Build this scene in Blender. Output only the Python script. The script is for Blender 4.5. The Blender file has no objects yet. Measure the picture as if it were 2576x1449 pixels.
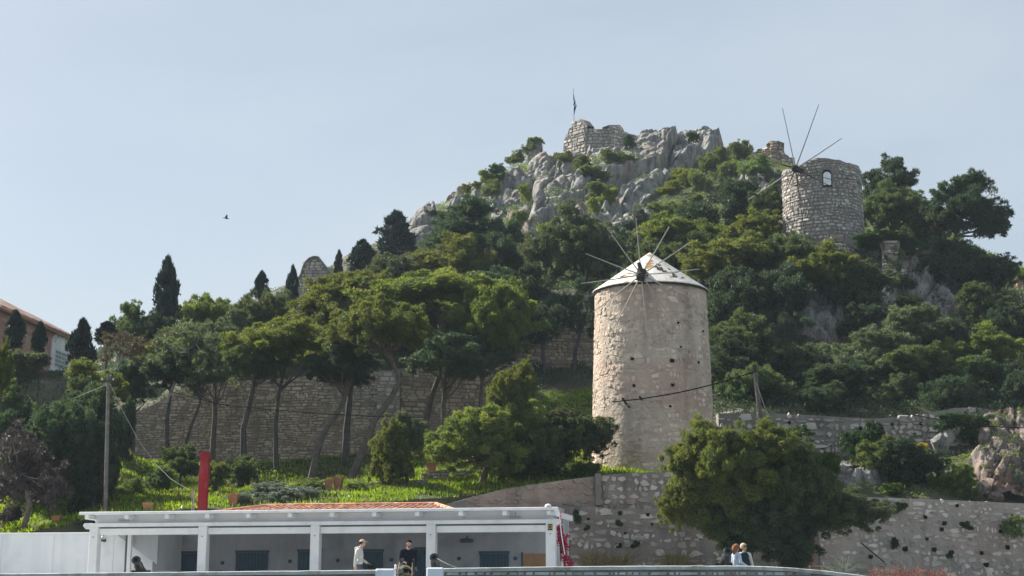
import bpy, bmesh, math, random
import numpy as np
from mathutils import Vector, Matrix, noise as mnoise

# ------------------------------------------------------------------ camera, sky, sun, exposure
scene = bpy.context.scene
FPX, CX, CY = 3800.0, 1288.0, 724.5          # focal length and centre in a 2576 x 1449 frame
PITCH = math.atan((1480.0 - CY) / FPX)
cam_d = bpy.data.cameras.new('camera'); cam = bpy.data.objects.new('camera', cam_d)
scene.collection.objects.link(cam); scene.camera = cam
cam.location = (0, 0, 0); cam.rotation_euler = (math.pi / 2 + PITCH, 0, 0)
cam_d.sensor_width = 36.0; cam_d.lens = 18.0 * FPX / CX
cam_d.clip_start = 0.5; cam_d.clip_end = 9000

SUN_AZ, SUN_EL = math.radians(-57), math.radians(40)      # clockwise from straight ahead
world = bpy.data.worlds.new('World'); scene.world = world; world.use_nodes = True
wn, wl = world.node_tree.nodes, world.node_tree.links
wn.clear()
w_out = wn.new('ShaderNodeOutputWorld'); w_bg = wn.new('ShaderNodeBackground')
w_bg.inputs['Strength'].default_value = 0.052
sky = wn.new('ShaderNodeTexSky'); sky.sky_type = 'NISHITA'; sky.sun_disc = False
sky.sun_elevation = SUN_EL; sky.sun_rotation = SUN_AZ % (2 * math.pi)
sky.air_density = 1.0; sky.dust_density = 2.0; sky.ozone_density = 1.6; sky.altitude = 0
w_tc = wn.new('ShaderNodeTexCoord'); w_map = wn.new('ShaderNodeMapping')
w_map.inputs['Scale'].default_value = (1.2, 1.2, 3.6); w_map.inputs['Rotation'].default_value = (0.0, 0.35, 0.3)
w_noise = wn.new('ShaderNodeTexNoise'); w_noise.inputs['Scale'].default_value = 1.7
w_noise.inputs['Detail'].default_value = 5; w_noise.inputs['Roughness'].default_value = 0.5
w_ramp = wn.new('ShaderNodeMapRange')
for k, v in (('From Min', 0.33), ('From Max', 0.72), ('To Min', 0.42), ('To Max', 0.80)):
    w_ramp.inputs[k].default_value = v
w_mix = wn.new('ShaderNodeMix'); w_mix.data_type = 'RGBA'
w_mix.inputs['B'].default_value = (6.1, 6.85, 7.5, 1)                 # thin cloud veil
wl.new(w_tc.outputs['Generated'], w_map.inputs['Vector']); wl.new(w_map.outputs['Vector'], w_noise.inputs['Vector'])
wl.new(w_noise.outputs['Fac'], w_ramp.inputs['Value']); wl.new(w_ramp.outputs['Result'], w_mix.inputs['Factor'])
wl.new(sky.outputs['Color'], w_mix.inputs['A']); wl.new(w_mix.outputs['Result'], w_bg.inputs['Color'])
wl.new(w_bg.outputs['Background'], w_out.inputs['Surface'])

sun_d = bpy.data.lights.new('sun', 'SUN'); sun_d.energy = 5.0; sun_d.angle = math.radians(1.2); sun_d.color = (1.0, 0.95, 0.86)
sun = bpy.data.objects.new('sun', sun_d); scene.collection.objects.link(sun)
to_sun = Vector((math.sin(SUN_AZ) * math.cos(SUN_EL), math.cos(SUN_AZ) * math.cos(SUN_EL), math.sin(SUN_EL)))
sun.rotation_euler = to_sun.to_track_quat('Z', 'Y').to_euler()
sun.location = to_sun * 300
vs = scene.view_settings; vs.view_transform = 'Standard'; vs.look = 'None'; vs.gamma = 1; vs.exposure = 1.12
scene.cycles.max_bounces = 6; scene.cycles.diffuse_bounces = 4; scene.cycles.transmission_bounces = 3
scene.cycles.transparent_max_bounces = 4; scene.cycles.use_denoising = True

# ------------------------------------------------------------------ helpers
COL = scene.collection.objects
rnd = random.Random(7)
CT, ST = math.cos(PITCH), math.sin(PITCH)

def P(x, y, Y):
    """the point at depth Y that the photograph shows at pixel (x, y) of 2576 x 1449"""
    dx, dy = (x - CX) / FPX, (CY - y) / FPX
    t = Y / (CT - ST * dy)
    return Vector((dx * t, Y, (ST + CT * dy) * t))

def MPP(y, Y):
    return Y / (CT - ST * (CY - y) / FPX) / FPX

def tag(o, label=None, cat=None, group=None, kind=None):
    if label: o['label'] = label
    if cat: o['category'] = cat; o['kind'] = 'thing'
    if group: o['group'] = group
    if kind: o['kind'] = kind
    return o

def empty(name, loc=(0, 0, 0), label=None, cat=None, group=None, rz=0.0):
    o = bpy.data.objects.new(name, None); COL.link(o); o.location = loc; o.rotation_euler = (0, 0, rz)
    o.empty_display_size = 0.3
    return tag(o, label, cat, group)

def mesh_np(name, V, F, tint=None, smooth=False, mat_idx=None):
    V = np.asarray(V, dtype=np.float32).reshape(-1, 3)
    me = bpy.data.meshes.new(name)
    if isinstance(F, np.ndarray):
        m, k = F.shape
        me.vertices.add(len(V)); me.vertices.foreach_set('co', V.ravel())
        me.loops.add(m * k); me.loops.foreach_set('vertex_index', F.astype(np.int32).ravel())
        me.polygons.add(m)
        me.polygons.foreach_set('loop_start', np.arange(0, m * k, k, dtype=np.int32))
        me.polygons.foreach_set('loop_total', np.full(m, k, dtype=np.int32))
        me.update(calc_edges=True); me.validate()
    else:
        me.from_pydata([tuple(map(float, v)) for v in V], [], [tuple(f) for f in F])
    n = len(me.polygons)
    if smooth: me.polygons.foreach_set('use_smooth', np.ones(n, dtype=bool))
    if mat_idx is not None: me.polygons.foreach_set('material_index', np.asarray(mat_idx, dtype=np.int32))
    if tint is not None:
        a = me.attributes.new('tint', 'FLOAT', 'FACE')
        arr = np.full(n, tint, dtype=np.float32) if np.isscalar(tint) else np.asarray(tint, dtype=np.float32)
        a.data.foreach_set('value', arr)
    return me

def link(name, me, mat=None, parent=None, loc=None):
    o = bpy.data.objects.new(name, me); COL.link(o)
    if mat is not None:
        mats = mat if isinstance(mat, (list, tuple)) else [mat]
        if not me.materials:
            for m in mats: me.materials.append(m)
    if parent is not None: o.parent = parent
    if loc is not None: o.location = loc
    return o

class MB:
    """collects shapes for one mesh"""
    def __init__(s): s.V, s.F = [], []
    def add(s, V, F):
        b = len(s.V); s.V += [tuple(v) for v in V]; s.F += [tuple(i + b for i in f) for f in F]; return s
    def box(s, x0, x1, y0, y1, z0, z1, bev=0.0):
        if bev <= 0:
            V = [(x0,y0,z0),(x1,y0,z0),(x1,y1,z0),(x0,y1,z0),(x0,y0,z1),(x1,y0,z1),(x1,y1,z1),(x0,y1,z1)]
            return s.add(V, [(0,3,2,1),(4,5,6,7),(0,1,5,4),(1,2,6,5),(2,3,7,6),(3,0,4,7)])
        bm = bmesh.new(); bmesh.ops.create_cube(bm, size=1)
        for v in bm.verts: v.co = ((x0+x1)/2+v.co.x*(x1-x0), (y0+y1)/2+v.co.y*(y1-y0), (z0+z1)/2+v.co.z*(z1-z0))
        bmesh.ops.bevel(bm, geom=bm.edges[:], offset=bev, segments=1, affect='EDGES')
        bm.verts.index_update()
        s.add([v.co[:] for v in bm.verts], [[v.index for v in f.verts] for f in bm.faces]); bm.free(); return s
    def tube(s, pts, rad, n=8, cap=True):
        pts = [Vector(p) for p in pts]; m = len(pts)
        if not hasattr(rad, '__len__'): rad = [rad] * m
        base = len(s.V); ref = None
        for i, p in enumerate(pts):
            d = (pts[min(i+1, m-1)] - pts[max(i-1, 0)]).normalized()
            if ref is None:
                ref = Vector((0, 0, 1)) if abs(d.z) < 0.9 else Vector((1, 0, 0))
            a = (ref - d * ref.dot(d))
            if a.length < 1e-5: a = d.orthogonal()
            a.normalize(); ref = a; b = d.cross(a)
            for k in range(n):
                t = 2 * math.pi * k / n
                s.V.append(tuple(p + (a * math.cos(t) + b * math.sin(t)) * rad[i]))
        for i in range(m - 1):
            for k in range(n):
                q = (k + 1) % n
                s.F.append((base+i*n+k, base+i*n+q, base+(i+1)*n+q, base+(i+1)*n+k))
        if cap:
            s.F.append(tuple(base + k for k in reversed(range(n)))); s.F.append(tuple(base + (m-1)*n + k for k in range(n)))
        return s
    def lathe(s, prof, n=24, origin=(0, 0, 0), axis=(0, 0, 1), cap=True):
        q = Vector((0, 0, 1)).rotation_difference(Vector(axis).normalized()); o = Vector(origin); base = len(s.V)
        for r, z in prof:
            for k in range(n):
                t = 2*math.pi*k/n
                s.V.append(tuple(o + q @ Vector((r*math.cos(t), r*math.sin(t), z))))
        for i in range(len(prof)-1):
            for k in range(n):
                j = (k+1) % n
                s.F.append((base+i*n+k, base+i*n+j, base+(i+1)*n+j, base+(i+1)*n+k))
        if cap:
            s.F.append(tuple(base + k for k in reversed(range(n)))); s.F.append(tuple(base+(len(prof)-1)*n+k for k in range(n)))
        return s
    def build(s, name, mat, parent=None, loc=None, tint=None, smooth=False):
        return link(name, mesh_np(name, s.V, s.F, tint, smooth), mat, parent, loc)

# ------------------------------------------------------------------ materials
def new_mat(name):
    m = bpy.data.materials.new(name); m.use_nodes = True
    nt = m.node_tree; return m, nt.nodes, nt.links, nt.nodes['Principled BSDF']

def surf_mat(name, c1, c2, c3=None, scale=1.5, rough=0.85, bump=0.4, bscale=12.0, bdist=0.03, tint=0.0, spec=0.2, patch=None, pscale=0.5, pamt=(0.55, 0.7), metal=0.0, obj_rand=0.0, streak=0.0):
    """two-colour noise surface with fine relief, optional third colour in patches, optional per-piece tint"""
    m, N, L, B = new_mat(name)
    B.inputs['Roughness'].default_value = rough; B.inputs['Specular IOR Level'].default_value = spec; B.inputs['Metallic'].default_value = metal
    tc = N.new('ShaderNodeNewGeometry')
    n1 = N.new('ShaderNodeTexNoise'); n1.inputs['Scale'].default_value = scale; n1.inputs['Detail'].default_value = 6; n1.inputs['Roughness'].default_value = 0.65
    L.new(tc.outputs['Position'], n1.inputs['Vector'])
    r1 = N.new('ShaderNodeMapRange'); r1.inputs['From Min'].default_value = 0.3; r1.inputs['From Max'].default_value = 0.7
    L.new(n1.outputs['Fac'], r1.inputs['Value'])
    mx = N.new('ShaderNodeMix'); mx.data_type = 'RGBA'; mx.inputs['A'].default_value = (*c1, 1); mx.inputs['B'].default_value = (*c2, 1)
    L.new(r1.outputs['Result'], mx.inputs['Factor']); col = mx.outputs['Result']
    if c3 is not None:
        n3 = N.new('ShaderNodeTexNoise'); n3.inputs['Scale'].default_value = pscale; n3.inputs['Detail'].default_value = 4
        L.new(tc.outputs['Position'], n3.inputs['Vector'])
        r3 = N.new('ShaderNodeMapRange'); r3.inputs['From Min'].default_value = pamt[0]; r3.inputs['From Max'].default_value = pamt[1]
        L.new(n3.outputs['Fac'], r3.inputs['Value'])
        m3 = N.new('ShaderNodeMix'); m3.data_type = 'RGBA'; m3.inputs['B'].default_value = (*c3, 1)
        L.new(col, m3.inputs['A']); L.new(r3.outputs['Result'], m3.inputs['Factor']); col = m3.outputs['Result']
    if streak > 0:
        sm = N.new('ShaderNodeMapping'); sm.inputs['Scale'].default_value = (1.5, 1.5, 0.13); L.new(tc.outputs['Position'], sm.inputs['Vector'])
        sn = N.new('ShaderNodeTexNoise'); sn.inputs['Scale'].default_value = 1.0; sn.inputs['Detail'].default_value = 5; L.new(sm.outputs['Vector'], sn.inputs['Vector'])
        sr = N.new('ShaderNodeMapRange'); sr.inputs['From Min'].default_value = 0.48; sr.inputs['From Max'].default_value = 0.72; sr.inputs['To Max'].default_value = streak; L.new(sn.outputs['Fac'], sr.inputs['Value'])
        sx_ = N.new('ShaderNodeMix'); sx_.data_type = 'RGBA'; sx_.blend_type = 'MULTIPLY'; sx_.inputs['B'].default_value = (0.45, 0.43, 0.42, 1); L.new(col, sx_.inputs['A']); L.new(sr.outputs['Result'], sx_.inputs['Factor']); col = sx_.outputs['Result']
    if tint > 0 or obj_rand > 0:
        hs = N.new('ShaderNodeHueSaturation'); L.new(col, hs.inputs['Color'])
        if tint > 0:
            at = N.new('ShaderNodeAttribute'); at.attribute_name = 'tint'; src = at.outputs['Fac']; amt = tint
        else:
            oi = N.new('ShaderNodeObjectInfo'); src = oi.outputs['Random']; amt = obj_rand
        rr = N.new('ShaderNodeMapRange'); rr.inputs['To Min'].default_value = 1 - amt; rr.inputs['To Max'].default_value = 1 + amt
        L.new(src, rr.inputs['Value']); L.new(rr.outputs['Result'], hs.inputs['Value']); col = hs.outputs['Color']
    L.new(col, B.inputs['Base Color'])
    if bump > 0:
        nb = N.new('ShaderNodeTexNoise'); nb.inputs['Scale'].default_value = bscale; nb.inputs['Detail'].default_value = 5; nb.inputs['Roughness'].default_value = 0.6
        L.new(tc.outputs['Position'], nb.inputs['Vector'])
        bp = N.new('ShaderNodeBump'); bp.inputs['Strength'].default_value = bump; bp.inputs['Distance'].default_value = bdist
        L.new(nb.outputs['Fac'], bp.inputs['Height']); L.new(bp.outputs['Normal'], B.inputs['Normal'])
    return m

def leaf_mat(name, ca, cb, transl=0.35, tcol=None, orand=0.25, rough=0.55):
    m, N, L, B = new_mat(name)
    at = N.new('ShaderNodeAttribute'); at.attribute_name = 'tint'
    mx = N.new('ShaderNodeMix'); mx.data_type = 'RGBA'; mx.inputs['A'].default_value = (*ca, 1); mx.inputs['B'].default_value = (*cb, 1)
    L.new(at.outputs['Fac'], mx.inputs['Factor'])
    oi = N.new('ShaderNodeObjectInfo'); hs = N.new('ShaderNodeHueSaturation'); L.new(mx.outputs['Result'], hs.inputs['Color'])
    r1 = N.new('ShaderNodeMapRange'); r1.inputs['To Min'].default_value = 1 - orand; r1.inputs['To Max'].default_value = 1 + orand
    r2 = N.new('ShaderNodeMapRange'); r2.inputs['To Min'].default_value = 0.485; r2.inputs['To Max'].default_value = 0.515
    L.new(oi.outputs['Random'], r1.inputs['Value']); L.new(oi.outputs['Random'], r2.inputs['Value'])
    L.new(r1.outputs['Result'], hs.inputs['Value']); L.new(r2.outputs['Result'], hs.inputs['Hue'])
    L.new(hs.outputs['Color'], B.inputs['Base Color']); B.inputs['Roughness'].default_value = rough; B.inputs['Specular IOR Level'].default_value = 0.25
    tr = N.new('ShaderNodeBsdfTranslucent')
    if tcol:
        tm = N.new('ShaderNodeMix'); tm.data_type = 'RGBA'; tm.blend_type = 'MULTIPLY'; tm.inputs['Factor'].default_value = 1
        tm.inputs['B'].default_value = (*tcol, 1); L.new(hs.outputs['Color'], tm.inputs['A']); L.new(tm.outputs['Result'], tr.inputs['Color'])
    else:
        L.new(hs.outputs['Color'], tr.inputs['Color'])
    ms = N.new('ShaderNodeMixShader'); ms.inputs['Fac'].default_value = transl
    L.new(B.outputs['BSDF'], ms.inputs[1]); L.new(tr.outputs['BSDF'], ms.inputs[2])
    L.new(ms.outputs['Shader'], N['Material Output'].inputs['Surface'])
    return m

def flat(name, c, rough=0.6, spec=0.3, metal=0.0, bump=0.0):
    return surf_mat(name, tuple(x * 0.93 for x in c), tuple(min(1, x * 1.05) for x in c), scale=2.5, rough=rough, spec=spec, metal=metal, bump=bump, bscale=30, bdist=0.01)

M = {}
M['mill'] = surf_mat('tan_plastered_rubble', (0.45, 0.37, 0.29), (0.66, 0.565, 0.465), (0.50, 0.36, 0.28), scale=0.9, bump=1.0, bscale=6, bdist=0.12, tint=0.26, pscale=0.35, pamt=(0.50, 0.70), streak=0.55)
M['mill_mortar'] = surf_mat('tan_mortar', (0.42, 0.345, 0.275), (0.63, 0.54, 0.445), (0.48, 0.35, 0.275), scale=1.3, bump=1.0, bscale=7, bdist=0.12, pscale=0.4, pamt=(0.48, 0.70), streak=0.55)
M['greystone'] = surf_mat('grey_rubble_stone', (0.34, 0.305, 0.275), (0.53, 0.485, 0.44), scale=2.0, bump=0.7, bscale=9, bdist=0.05, tint=0.34, streak=0.35)
M['greymortar'] = surf_mat('dark_grey_mortar', (0.15, 0.135, 0.122), (0.27, 0.24, 0.215), scale=1.2, bump=0.8, bscale=8, bdist=0.05)
M['fortstone'] = surf_mat('brown_grey_ashlar', (0.36, 0.285, 0.22), (0.54, 0.45, 0.36), (0.40, 0.375, 0.33), scale=0.7, bump=0.8, bscale=9, bdist=0.05, tint=0.34, pscale=0.25, streak=0.5)
M['fortmortar'] = surf_mat('brown_mortar', (0.17, 0.135, 0.108), (0.29, 0.235, 0.19), scale=1.0, bump=0.7, bscale=8, bdist=0.05)
M['retstone'] = surf_mat('pale_rubble_stone', (0.34, 0.31, 0.28), (0.55, 0.51, 0.46), (0.42, 0.31, 0.27), scale=1.5, bump=0.7, bscale=9, bdist=0.05, tint=0.40, pscale=0.6, pamt=(0.58, 0.7), streak=0.4)
M['retmortar'] = surf_mat('grey_lime_mortar', (0.18, 0.165, 0.15), (0.33, 0.295, 0.265), (0.26, 0.20, 0.18), scale=0.6, bump=0.9, bscale=7, bdist=0.06, pscale=0.4, pamt=(0.5, 0.7), streak=0.6)
M['retmortar_r'] = surf_mat('pale_lime_mortar', (0.26, 0.235, 0.21), (0.41, 0.37, 0.33), (0.33, 0.27, 0.24), scale=0.6, bump=0.9, bscale=7, bdist=0.06, pscale=0.4, pamt=(0.5, 0.7), streak=0.5)
M['plaster'] = surf_mat('weathered_plaster', (0.28, 0.215, 0.18), (0.45, 0.365, 0.31), (0.22, 0.205, 0.185), scale=0.9, bump=0.9, bscale=5, bdist=0.08, pscale=0.45, pamt=(0.48, 0.66), streak=0.7)
M['parapet'] = surf_mat('harbour_wall_stone', (0.42, 0.42, 0.40), (0.60, 0.59, 0.56), (0.34, 0.31, 0.25), scale=2.2, bump=0.6, bscale=12, bdist=0.03, tint=0.30, pscale=2.0, pamt=(0.55, 0.7), streak=0.4)
M['coping'] = surf_mat('pale_coping', (0.42, 0.43, 0.41), (0.60, 0.60, 0.57), (0.33, 0.30, 0.24), scale=2.5, bump=0.5, bscale=12, bdist=0.03, pscale=2.0, pamt=(0.52, 0.68))
def rock_mat(name, c1, c2, c3, lich):
    m, N, L, B = new_mat(name); B.inputs['Roughness'].default_value = 0.95; B.inputs['Specular IOR Level'].default_value = 0.1
    g = N.new('ShaderNodeNewGeometry')
    def nz(scale, det, lo, hi, rough=0.65, vec=None):
        n = N.new('ShaderNodeTexNoise'); n.inputs['Scale'].default_value = scale; n.inputs['Detail'].default_value = det; n.inputs['Roughness'].default_value = rough
        L.new(vec or g.outputs['Position'], n.inputs['Vector']); r = N.new('ShaderNodeMapRange'); r.inputs['From Min'].default_value = lo; r.inputs['From Max'].default_value = hi; L.new(n.outputs['Fac'], r.inputs['Value']); return r.outputs['Result'], n.outputs['Fac']
    def mix(a, b, f):
        x = N.new('ShaderNodeMix'); x.data_type = 'RGBA'
        for k, v in (('A', a), ('B', b)):
            if isinstance(v, tuple): x.inputs[k].default_value = (*v, 1)
            else: L.new(v, x.inputs[k])
        L.new(f, x.inputs['Factor']); return x.outputs['Result']
    mp = N.new('ShaderNodeMapping'); mp.inputs['Rotation'].default_value = (0.3, 0.55, 0); mp.inputs['Scale'].default_value = (1.0, 1.0, 0.28); L.new(g.outputs['Position'], mp.inputs['Vector'])
    f1, _ = nz(0.5, 8, 0.3, 0.7, 0.75); f2, _ = nz(1.6, 6, 0.42, 0.62, 0.7, mp.outputs['Vector']); f3, _ = nz(0.20, 5, 0.50, 0.64); f4, _ = nz(2.4, 5, 0.56, 0.66)
    col = mix(c1, c2, f1); col = mix(col, c3, f3)
    dk = N.new('ShaderNodeMix'); dk.data_type = 'RGBA'; dk.blend_type = 'MULTIPLY'; dk.inputs['B'].default_value = (0.40, 0.40, 0.42, 1); L.new(col, dk.inputs['A']); L.new(f2, dk.inputs['Factor'])
    col = mix(dk.outputs['Result'], lich, f4); L.new(col, B.inputs['Base Color'])
    _, b1 = nz(1.5, 8, 0, 1, 0.7, mp.outputs['Vector']); _, b2 = nz(6.0, 6, 0, 1, 0.65)
    p1 = N.new('ShaderNodeBump'); p1.inputs['Strength'].default_value = 1.0; p1.inputs['Distance'].default_value = 0.55; L.new(b1, p1.inputs['Height'])
    p2 = N.new('ShaderNodeBump'); p2.inputs['Strength'].default_value = 0.9; p2.inputs['Distance'].default_value = 0.12; L.new(b2, p2.inputs['Height']); L.new(p1.outputs['Normal'], p2.inputs['Normal']); L.new(p2.outputs['Normal'], B.inputs['Normal'])
    return m
M['rock'] = rock_mat('grey_limestone', (0.27, 0.265, 0.26), (0.52, 0.51, 0.49), (0.46, 0.36, 0.28), (0.34, 0.34, 0.26))
M['redrock'] = rock_mat('reddish_limestone', (0.24, 0.195, 0.175), (0.46, 0.39, 0.345), (0.36, 0.235, 0.17), (0.34, 0.30, 0.26))
M['earth'] = surf_mat('hillside_earth', (0.045, 0.055, 0.028), (0.10, 0.095, 0.06), (0.17, 0.16, 0.14), scale=0.35, bump=0.8, bscale=1.5, bdist=0.2, pscale=0.2, pamt=(0.6, 0.72))
M['white'] = surf_mat('white_paint', (0.84, 0.86, 0.88), (0.92, 0.93, 0.94), (0.76, 0.77, 0.77), scale=1.2, rough=0.6, bump=0.2, bscale=20, bdist=0.01, pscale=1.8, pamt=(0.52, 0.72), streak=0.18)
M['whitewash'] = surf_mat('whitewashed_wall', (0.80, 0.84, 0.88), (0.90, 0.92, 0.94), (0.72, 0.74, 0.75), scale=0.8, rough=0.75, bump=0.35, bscale=10, bdist=0.02, pscale=0.9, pamt=(0.52, 0.72), streak=0.22)
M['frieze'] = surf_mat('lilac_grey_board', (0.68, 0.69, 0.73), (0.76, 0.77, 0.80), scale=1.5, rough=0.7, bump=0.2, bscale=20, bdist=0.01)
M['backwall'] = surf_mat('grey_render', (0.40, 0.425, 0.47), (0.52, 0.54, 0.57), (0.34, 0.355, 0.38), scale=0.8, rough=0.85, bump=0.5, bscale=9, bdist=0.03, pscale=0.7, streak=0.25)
M['shutter'] = surf_mat('blue_grey_shutter', (0.055, 0.105, 0.15), (0.08, 0.14, 0.19), scale=3, rough=0.6, bump=0.3, bscale=25, bdist=0.01)
M['shutterframe'] = flat('slate_frame', (0.09, 0.13, 0.17))
M['woodboard'] = surf_mat('bare_plywood', (0.33, 0.19, 0.10), (0.46, 0.29, 0.16), scale=2.5, rough=0.7, bump=0.3, bscale=25, bdist=0.01)
M['tile'] = surf_mat('terracotta_tile', (0.42, 0.17, 0.10), (0.62, 0.33, 0.22), (0.60, 0.50, 0.40), scale=3, rough=0.8, bump=0.4, bscale=20, bdist=0.01, obj_rand=0.28, pscale=3, pamt=(0.55, 0.7))
M['oldtile'] = surf_mat('weathered_roof_tile', (0.42, 0.25, 0.19), (0.62, 0.47, 0.38), (0.60, 0.55, 0.48), scale=1.5, rough=0.85, bump=0.6, bscale=12, bdist=0.03, obj_rand=0.25, pscale=1.2, pamt=(0.55, 0.7))
M['brickred'] = surf_mat('red_ochre_render', (0.36, 0.19, 0.15), (0.50, 0.31, 0.24), (0.45, 0.37, 0.29), scale=0.5, rough=0.9, bump=0.6, bscale=8, bdist=0.03, pscale=0.3, pamt=(0.5, 0.68))
M['brick'] = surf_mat('ochre_brick', (0.36, 0.21, 0.16), (0.50, 0.33, 0.26), scale=0.8, rough=0.9, bump=0.5, bscale=12, bdist=0.02, tint=0.2)
M['red'] = surf_mat('red_paint', (0.17, 0.008, 0.016), (0.25, 0.014, 0.024), (0.22, 0.04, 0.04), scale=2, rough=0.75, bump=0.4, bscale=9, bdist=0.02, pscale=1.5, streak=0.5)
M['pot'] = surf_mat('terracotta_pot', (0.30, 0.145, 0.075), (0.43, 0.235, 0.13), (0.40, 0.30, 0.22), scale=4, rough=0.85, bump=0.3, bscale=20, bdist=0.01, pscale=4)
M['iron'] = surf_mat('black_iron', (0.012, 0.016, 0.020), (0.03, 0.035, 0.04), scale=6, rough=0.42, spec=0.5, bump=0.3, bscale=30, bdist=0.005)
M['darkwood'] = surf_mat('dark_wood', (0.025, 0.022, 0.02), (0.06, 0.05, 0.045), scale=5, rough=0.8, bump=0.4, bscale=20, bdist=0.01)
M['hole'] = flat('painted_hole_shade', (0.015, 0.012, 0.010), rough=1, spec=0)  # near black stands in for the shade inside openings
M['pole'] = surf_mat('grey_wood', (0.085, 0.08, 0.075), (0.16, 0.15, 0.14), scale=4, rough=0.9, bump=0.4, bscale=20, bdist=0.01)
M['palepole'] = surf_mat('weathered_sail_pole', (0.30, 0.29, 0.25), (0.42, 0.40, 0.35), scale=4, rough=0.8, bump=0.3, bscale=20, bdist=0.01)
M['bluepole'] = surf_mat('grey_blue_sail_pole', (0.22, 0.25, 0.28), (0.34, 0.36, 0.38), scale=4, rough=0.7, bump=0.2, bscale=20, bdist=0.01)
M['cable'] = flat('black_cable', (0.012, 0.013, 0.015), rough=1.0, spec=0.0)
M['whitecable'] = flat('pale_cable', (0.36, 0.34, 0.28), rough=0.9, spec=0.0)
M['bark'] = surf_mat('grey_pine_bark', (0.075, 0.062, 0.056), (0.17, 0.145, 0.13), scale=4, rough=0.95, bump=0.9, bscale=10, bdist=0.04)
M['darkbark'] = surf_mat('dark_pine_bark', (0.045, 0.042, 0.045), (0.11, 0.10, 0.10), scale=4, rough=0.95, bump=0.9, bscale=10, bdist=0.04)
M['palebark'] = surf_mat('pale_bare_branch', (0.33, 0.30, 0.28), (0.48, 0.45, 0.42), scale=4, rough=0.95, bump=0.7, bscale=10, bdist=0.03)
M['pave'] = surf_mat('promenade_paving', (0.30, 0.29, 0.27), (0.42, 0.41, 0.38), scale=1, rough=0.9, bump=0.3)
M['water'] = surf_mat('sea', (0.015, 0.05, 0.07), (0.02, 0.07, 0.09), scale=0.2, rough=0.12, spec=0.5, bump=0.5, bscale=1.2, bdist=0.15)
M['flagblue'] = flat('flag_blue', (0.02, 0.10, 0.36), rough=0.8)
M['flagwhite'] = flat('flag_white', (0.62, 0.68, 0.75), rough=0.8)
M['metal'] = flat('galvanised_metal', (0.40, 0.42, 0.44), rough=0.45, metal=0.6)
M['glass'] = flat('window_glass', (0.22, 0.30, 0.36), rough=0.15, spec=0.6)
M['yellowsign'] = flat('yellow_sign', (0.55, 0.38, 0.06))
# foliage
M['pine'] = leaf_mat('pine_needles', (0.044, 0.080, 0.050), (0.112, 0.150, 0.062), 0.46, (1.3, 1.2, 0.6))
M['pinegold'] = leaf_mat('golden_pine_needles', (0.062, 0.098, 0.044), (0.178, 0.212, 0.060), 0.50, (1.32, 1.18, 0.5))
M['pinedark'] = leaf_mat('dark_pine_needles', (0.030, 0.062, 0.048), (0.070, 0.108, 0.060), 0.40, (1.25, 1.2, 0.65))
M['pinegrey'] = leaf_mat('grey_green_needles', (0.066, 0.100, 0.068), (0.145, 0.180, 0.098), 0.44, (1.2, 1.15, 0.7))
M['pinebright'] = leaf_mat('fresh_green_needles', (0.066, 0.110, 0.044), (0.180, 0.225, 0.060), 0.50, (1.3, 1.2, 0.5))
M['deadneedle'] = leaf_mat('dead_brown_needles', (0.045, 0.040, 0.046), (0.090, 0.072, 0.062), 0.22, orand=0.1)
M['brownneedle'] = leaf_mat('tan_needles', (0.10, 0.085, 0.05), (0.17, 0.13, 0.07), 0.3, orand=0.1)
M['cypress'] = leaf_mat('cypress_scales', (0.014, 0.032, 0.030), (0.032, 0.056, 0.042), 0.12)
M['shrub'] = leaf_mat('scrub_leaves', (0.085, 0.130, 0.050), (0.190, 0.240, 0.088), 0.42, (1.2, 1.15, 0.55))
M['shrubyellow'] = leaf_mat('yellow_green_leaves', (0.125, 0.160, 0.030), (0.255, 0.295, 0.048), 0.45, (1.2, 1.15, 0.5))
M['shrubgrey'] = leaf_mat('sage_leaves', (0.12, 0.16, 0.12), (0.22, 0.26, 0.19), 0.25)
M['glossy'] = leaf_mat('glossy_leaves', (0.038, 0.085, 0.014), (0.095, 0.150, 0.024), 0.30, (1.2, 1.15, 0.5), rough=0.4)
M['ivy'] = leaf_mat('ivy_leaves', (0.028, 0.075, 0.024), (0.065, 0.125, 0.032), 0.34, rough=0.45)
M['grass'] = leaf_mat('fresh_grass', (0.090, 0.200, 0.024), (0.330, 0.430, 0.036), 0.52, (1.25, 1.15, 0.35), orand=0.0)
M['drygrass'] = leaf_mat('dry_grass', (0.16, 0.13, 0.06), (0.27, 0.22, 0.11), 0.3, orand=0.0)
M['bract'] = leaf_mat('magenta_bracts', (0.38, 0.008, 0.07), (0.62, 0.03, 0.16), 0.35, orand=0.0)
M['yellowflower'] = leaf_mat('yellow_flowers', (0.50, 0.42, 0.02), (0.62, 0.55, 0.04), 0.3, orand=0.0)
M['whiteflower'] = leaf_mat('white_flowers', (0.6, 0.6, 0.52), (0.7, 0.7, 0.62), 0.2, orand=0.0)
M['deadtwig'] = flat('dry_red_brown_twig', (0.24, 0.10, 0.065), rough=0.9)

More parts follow.
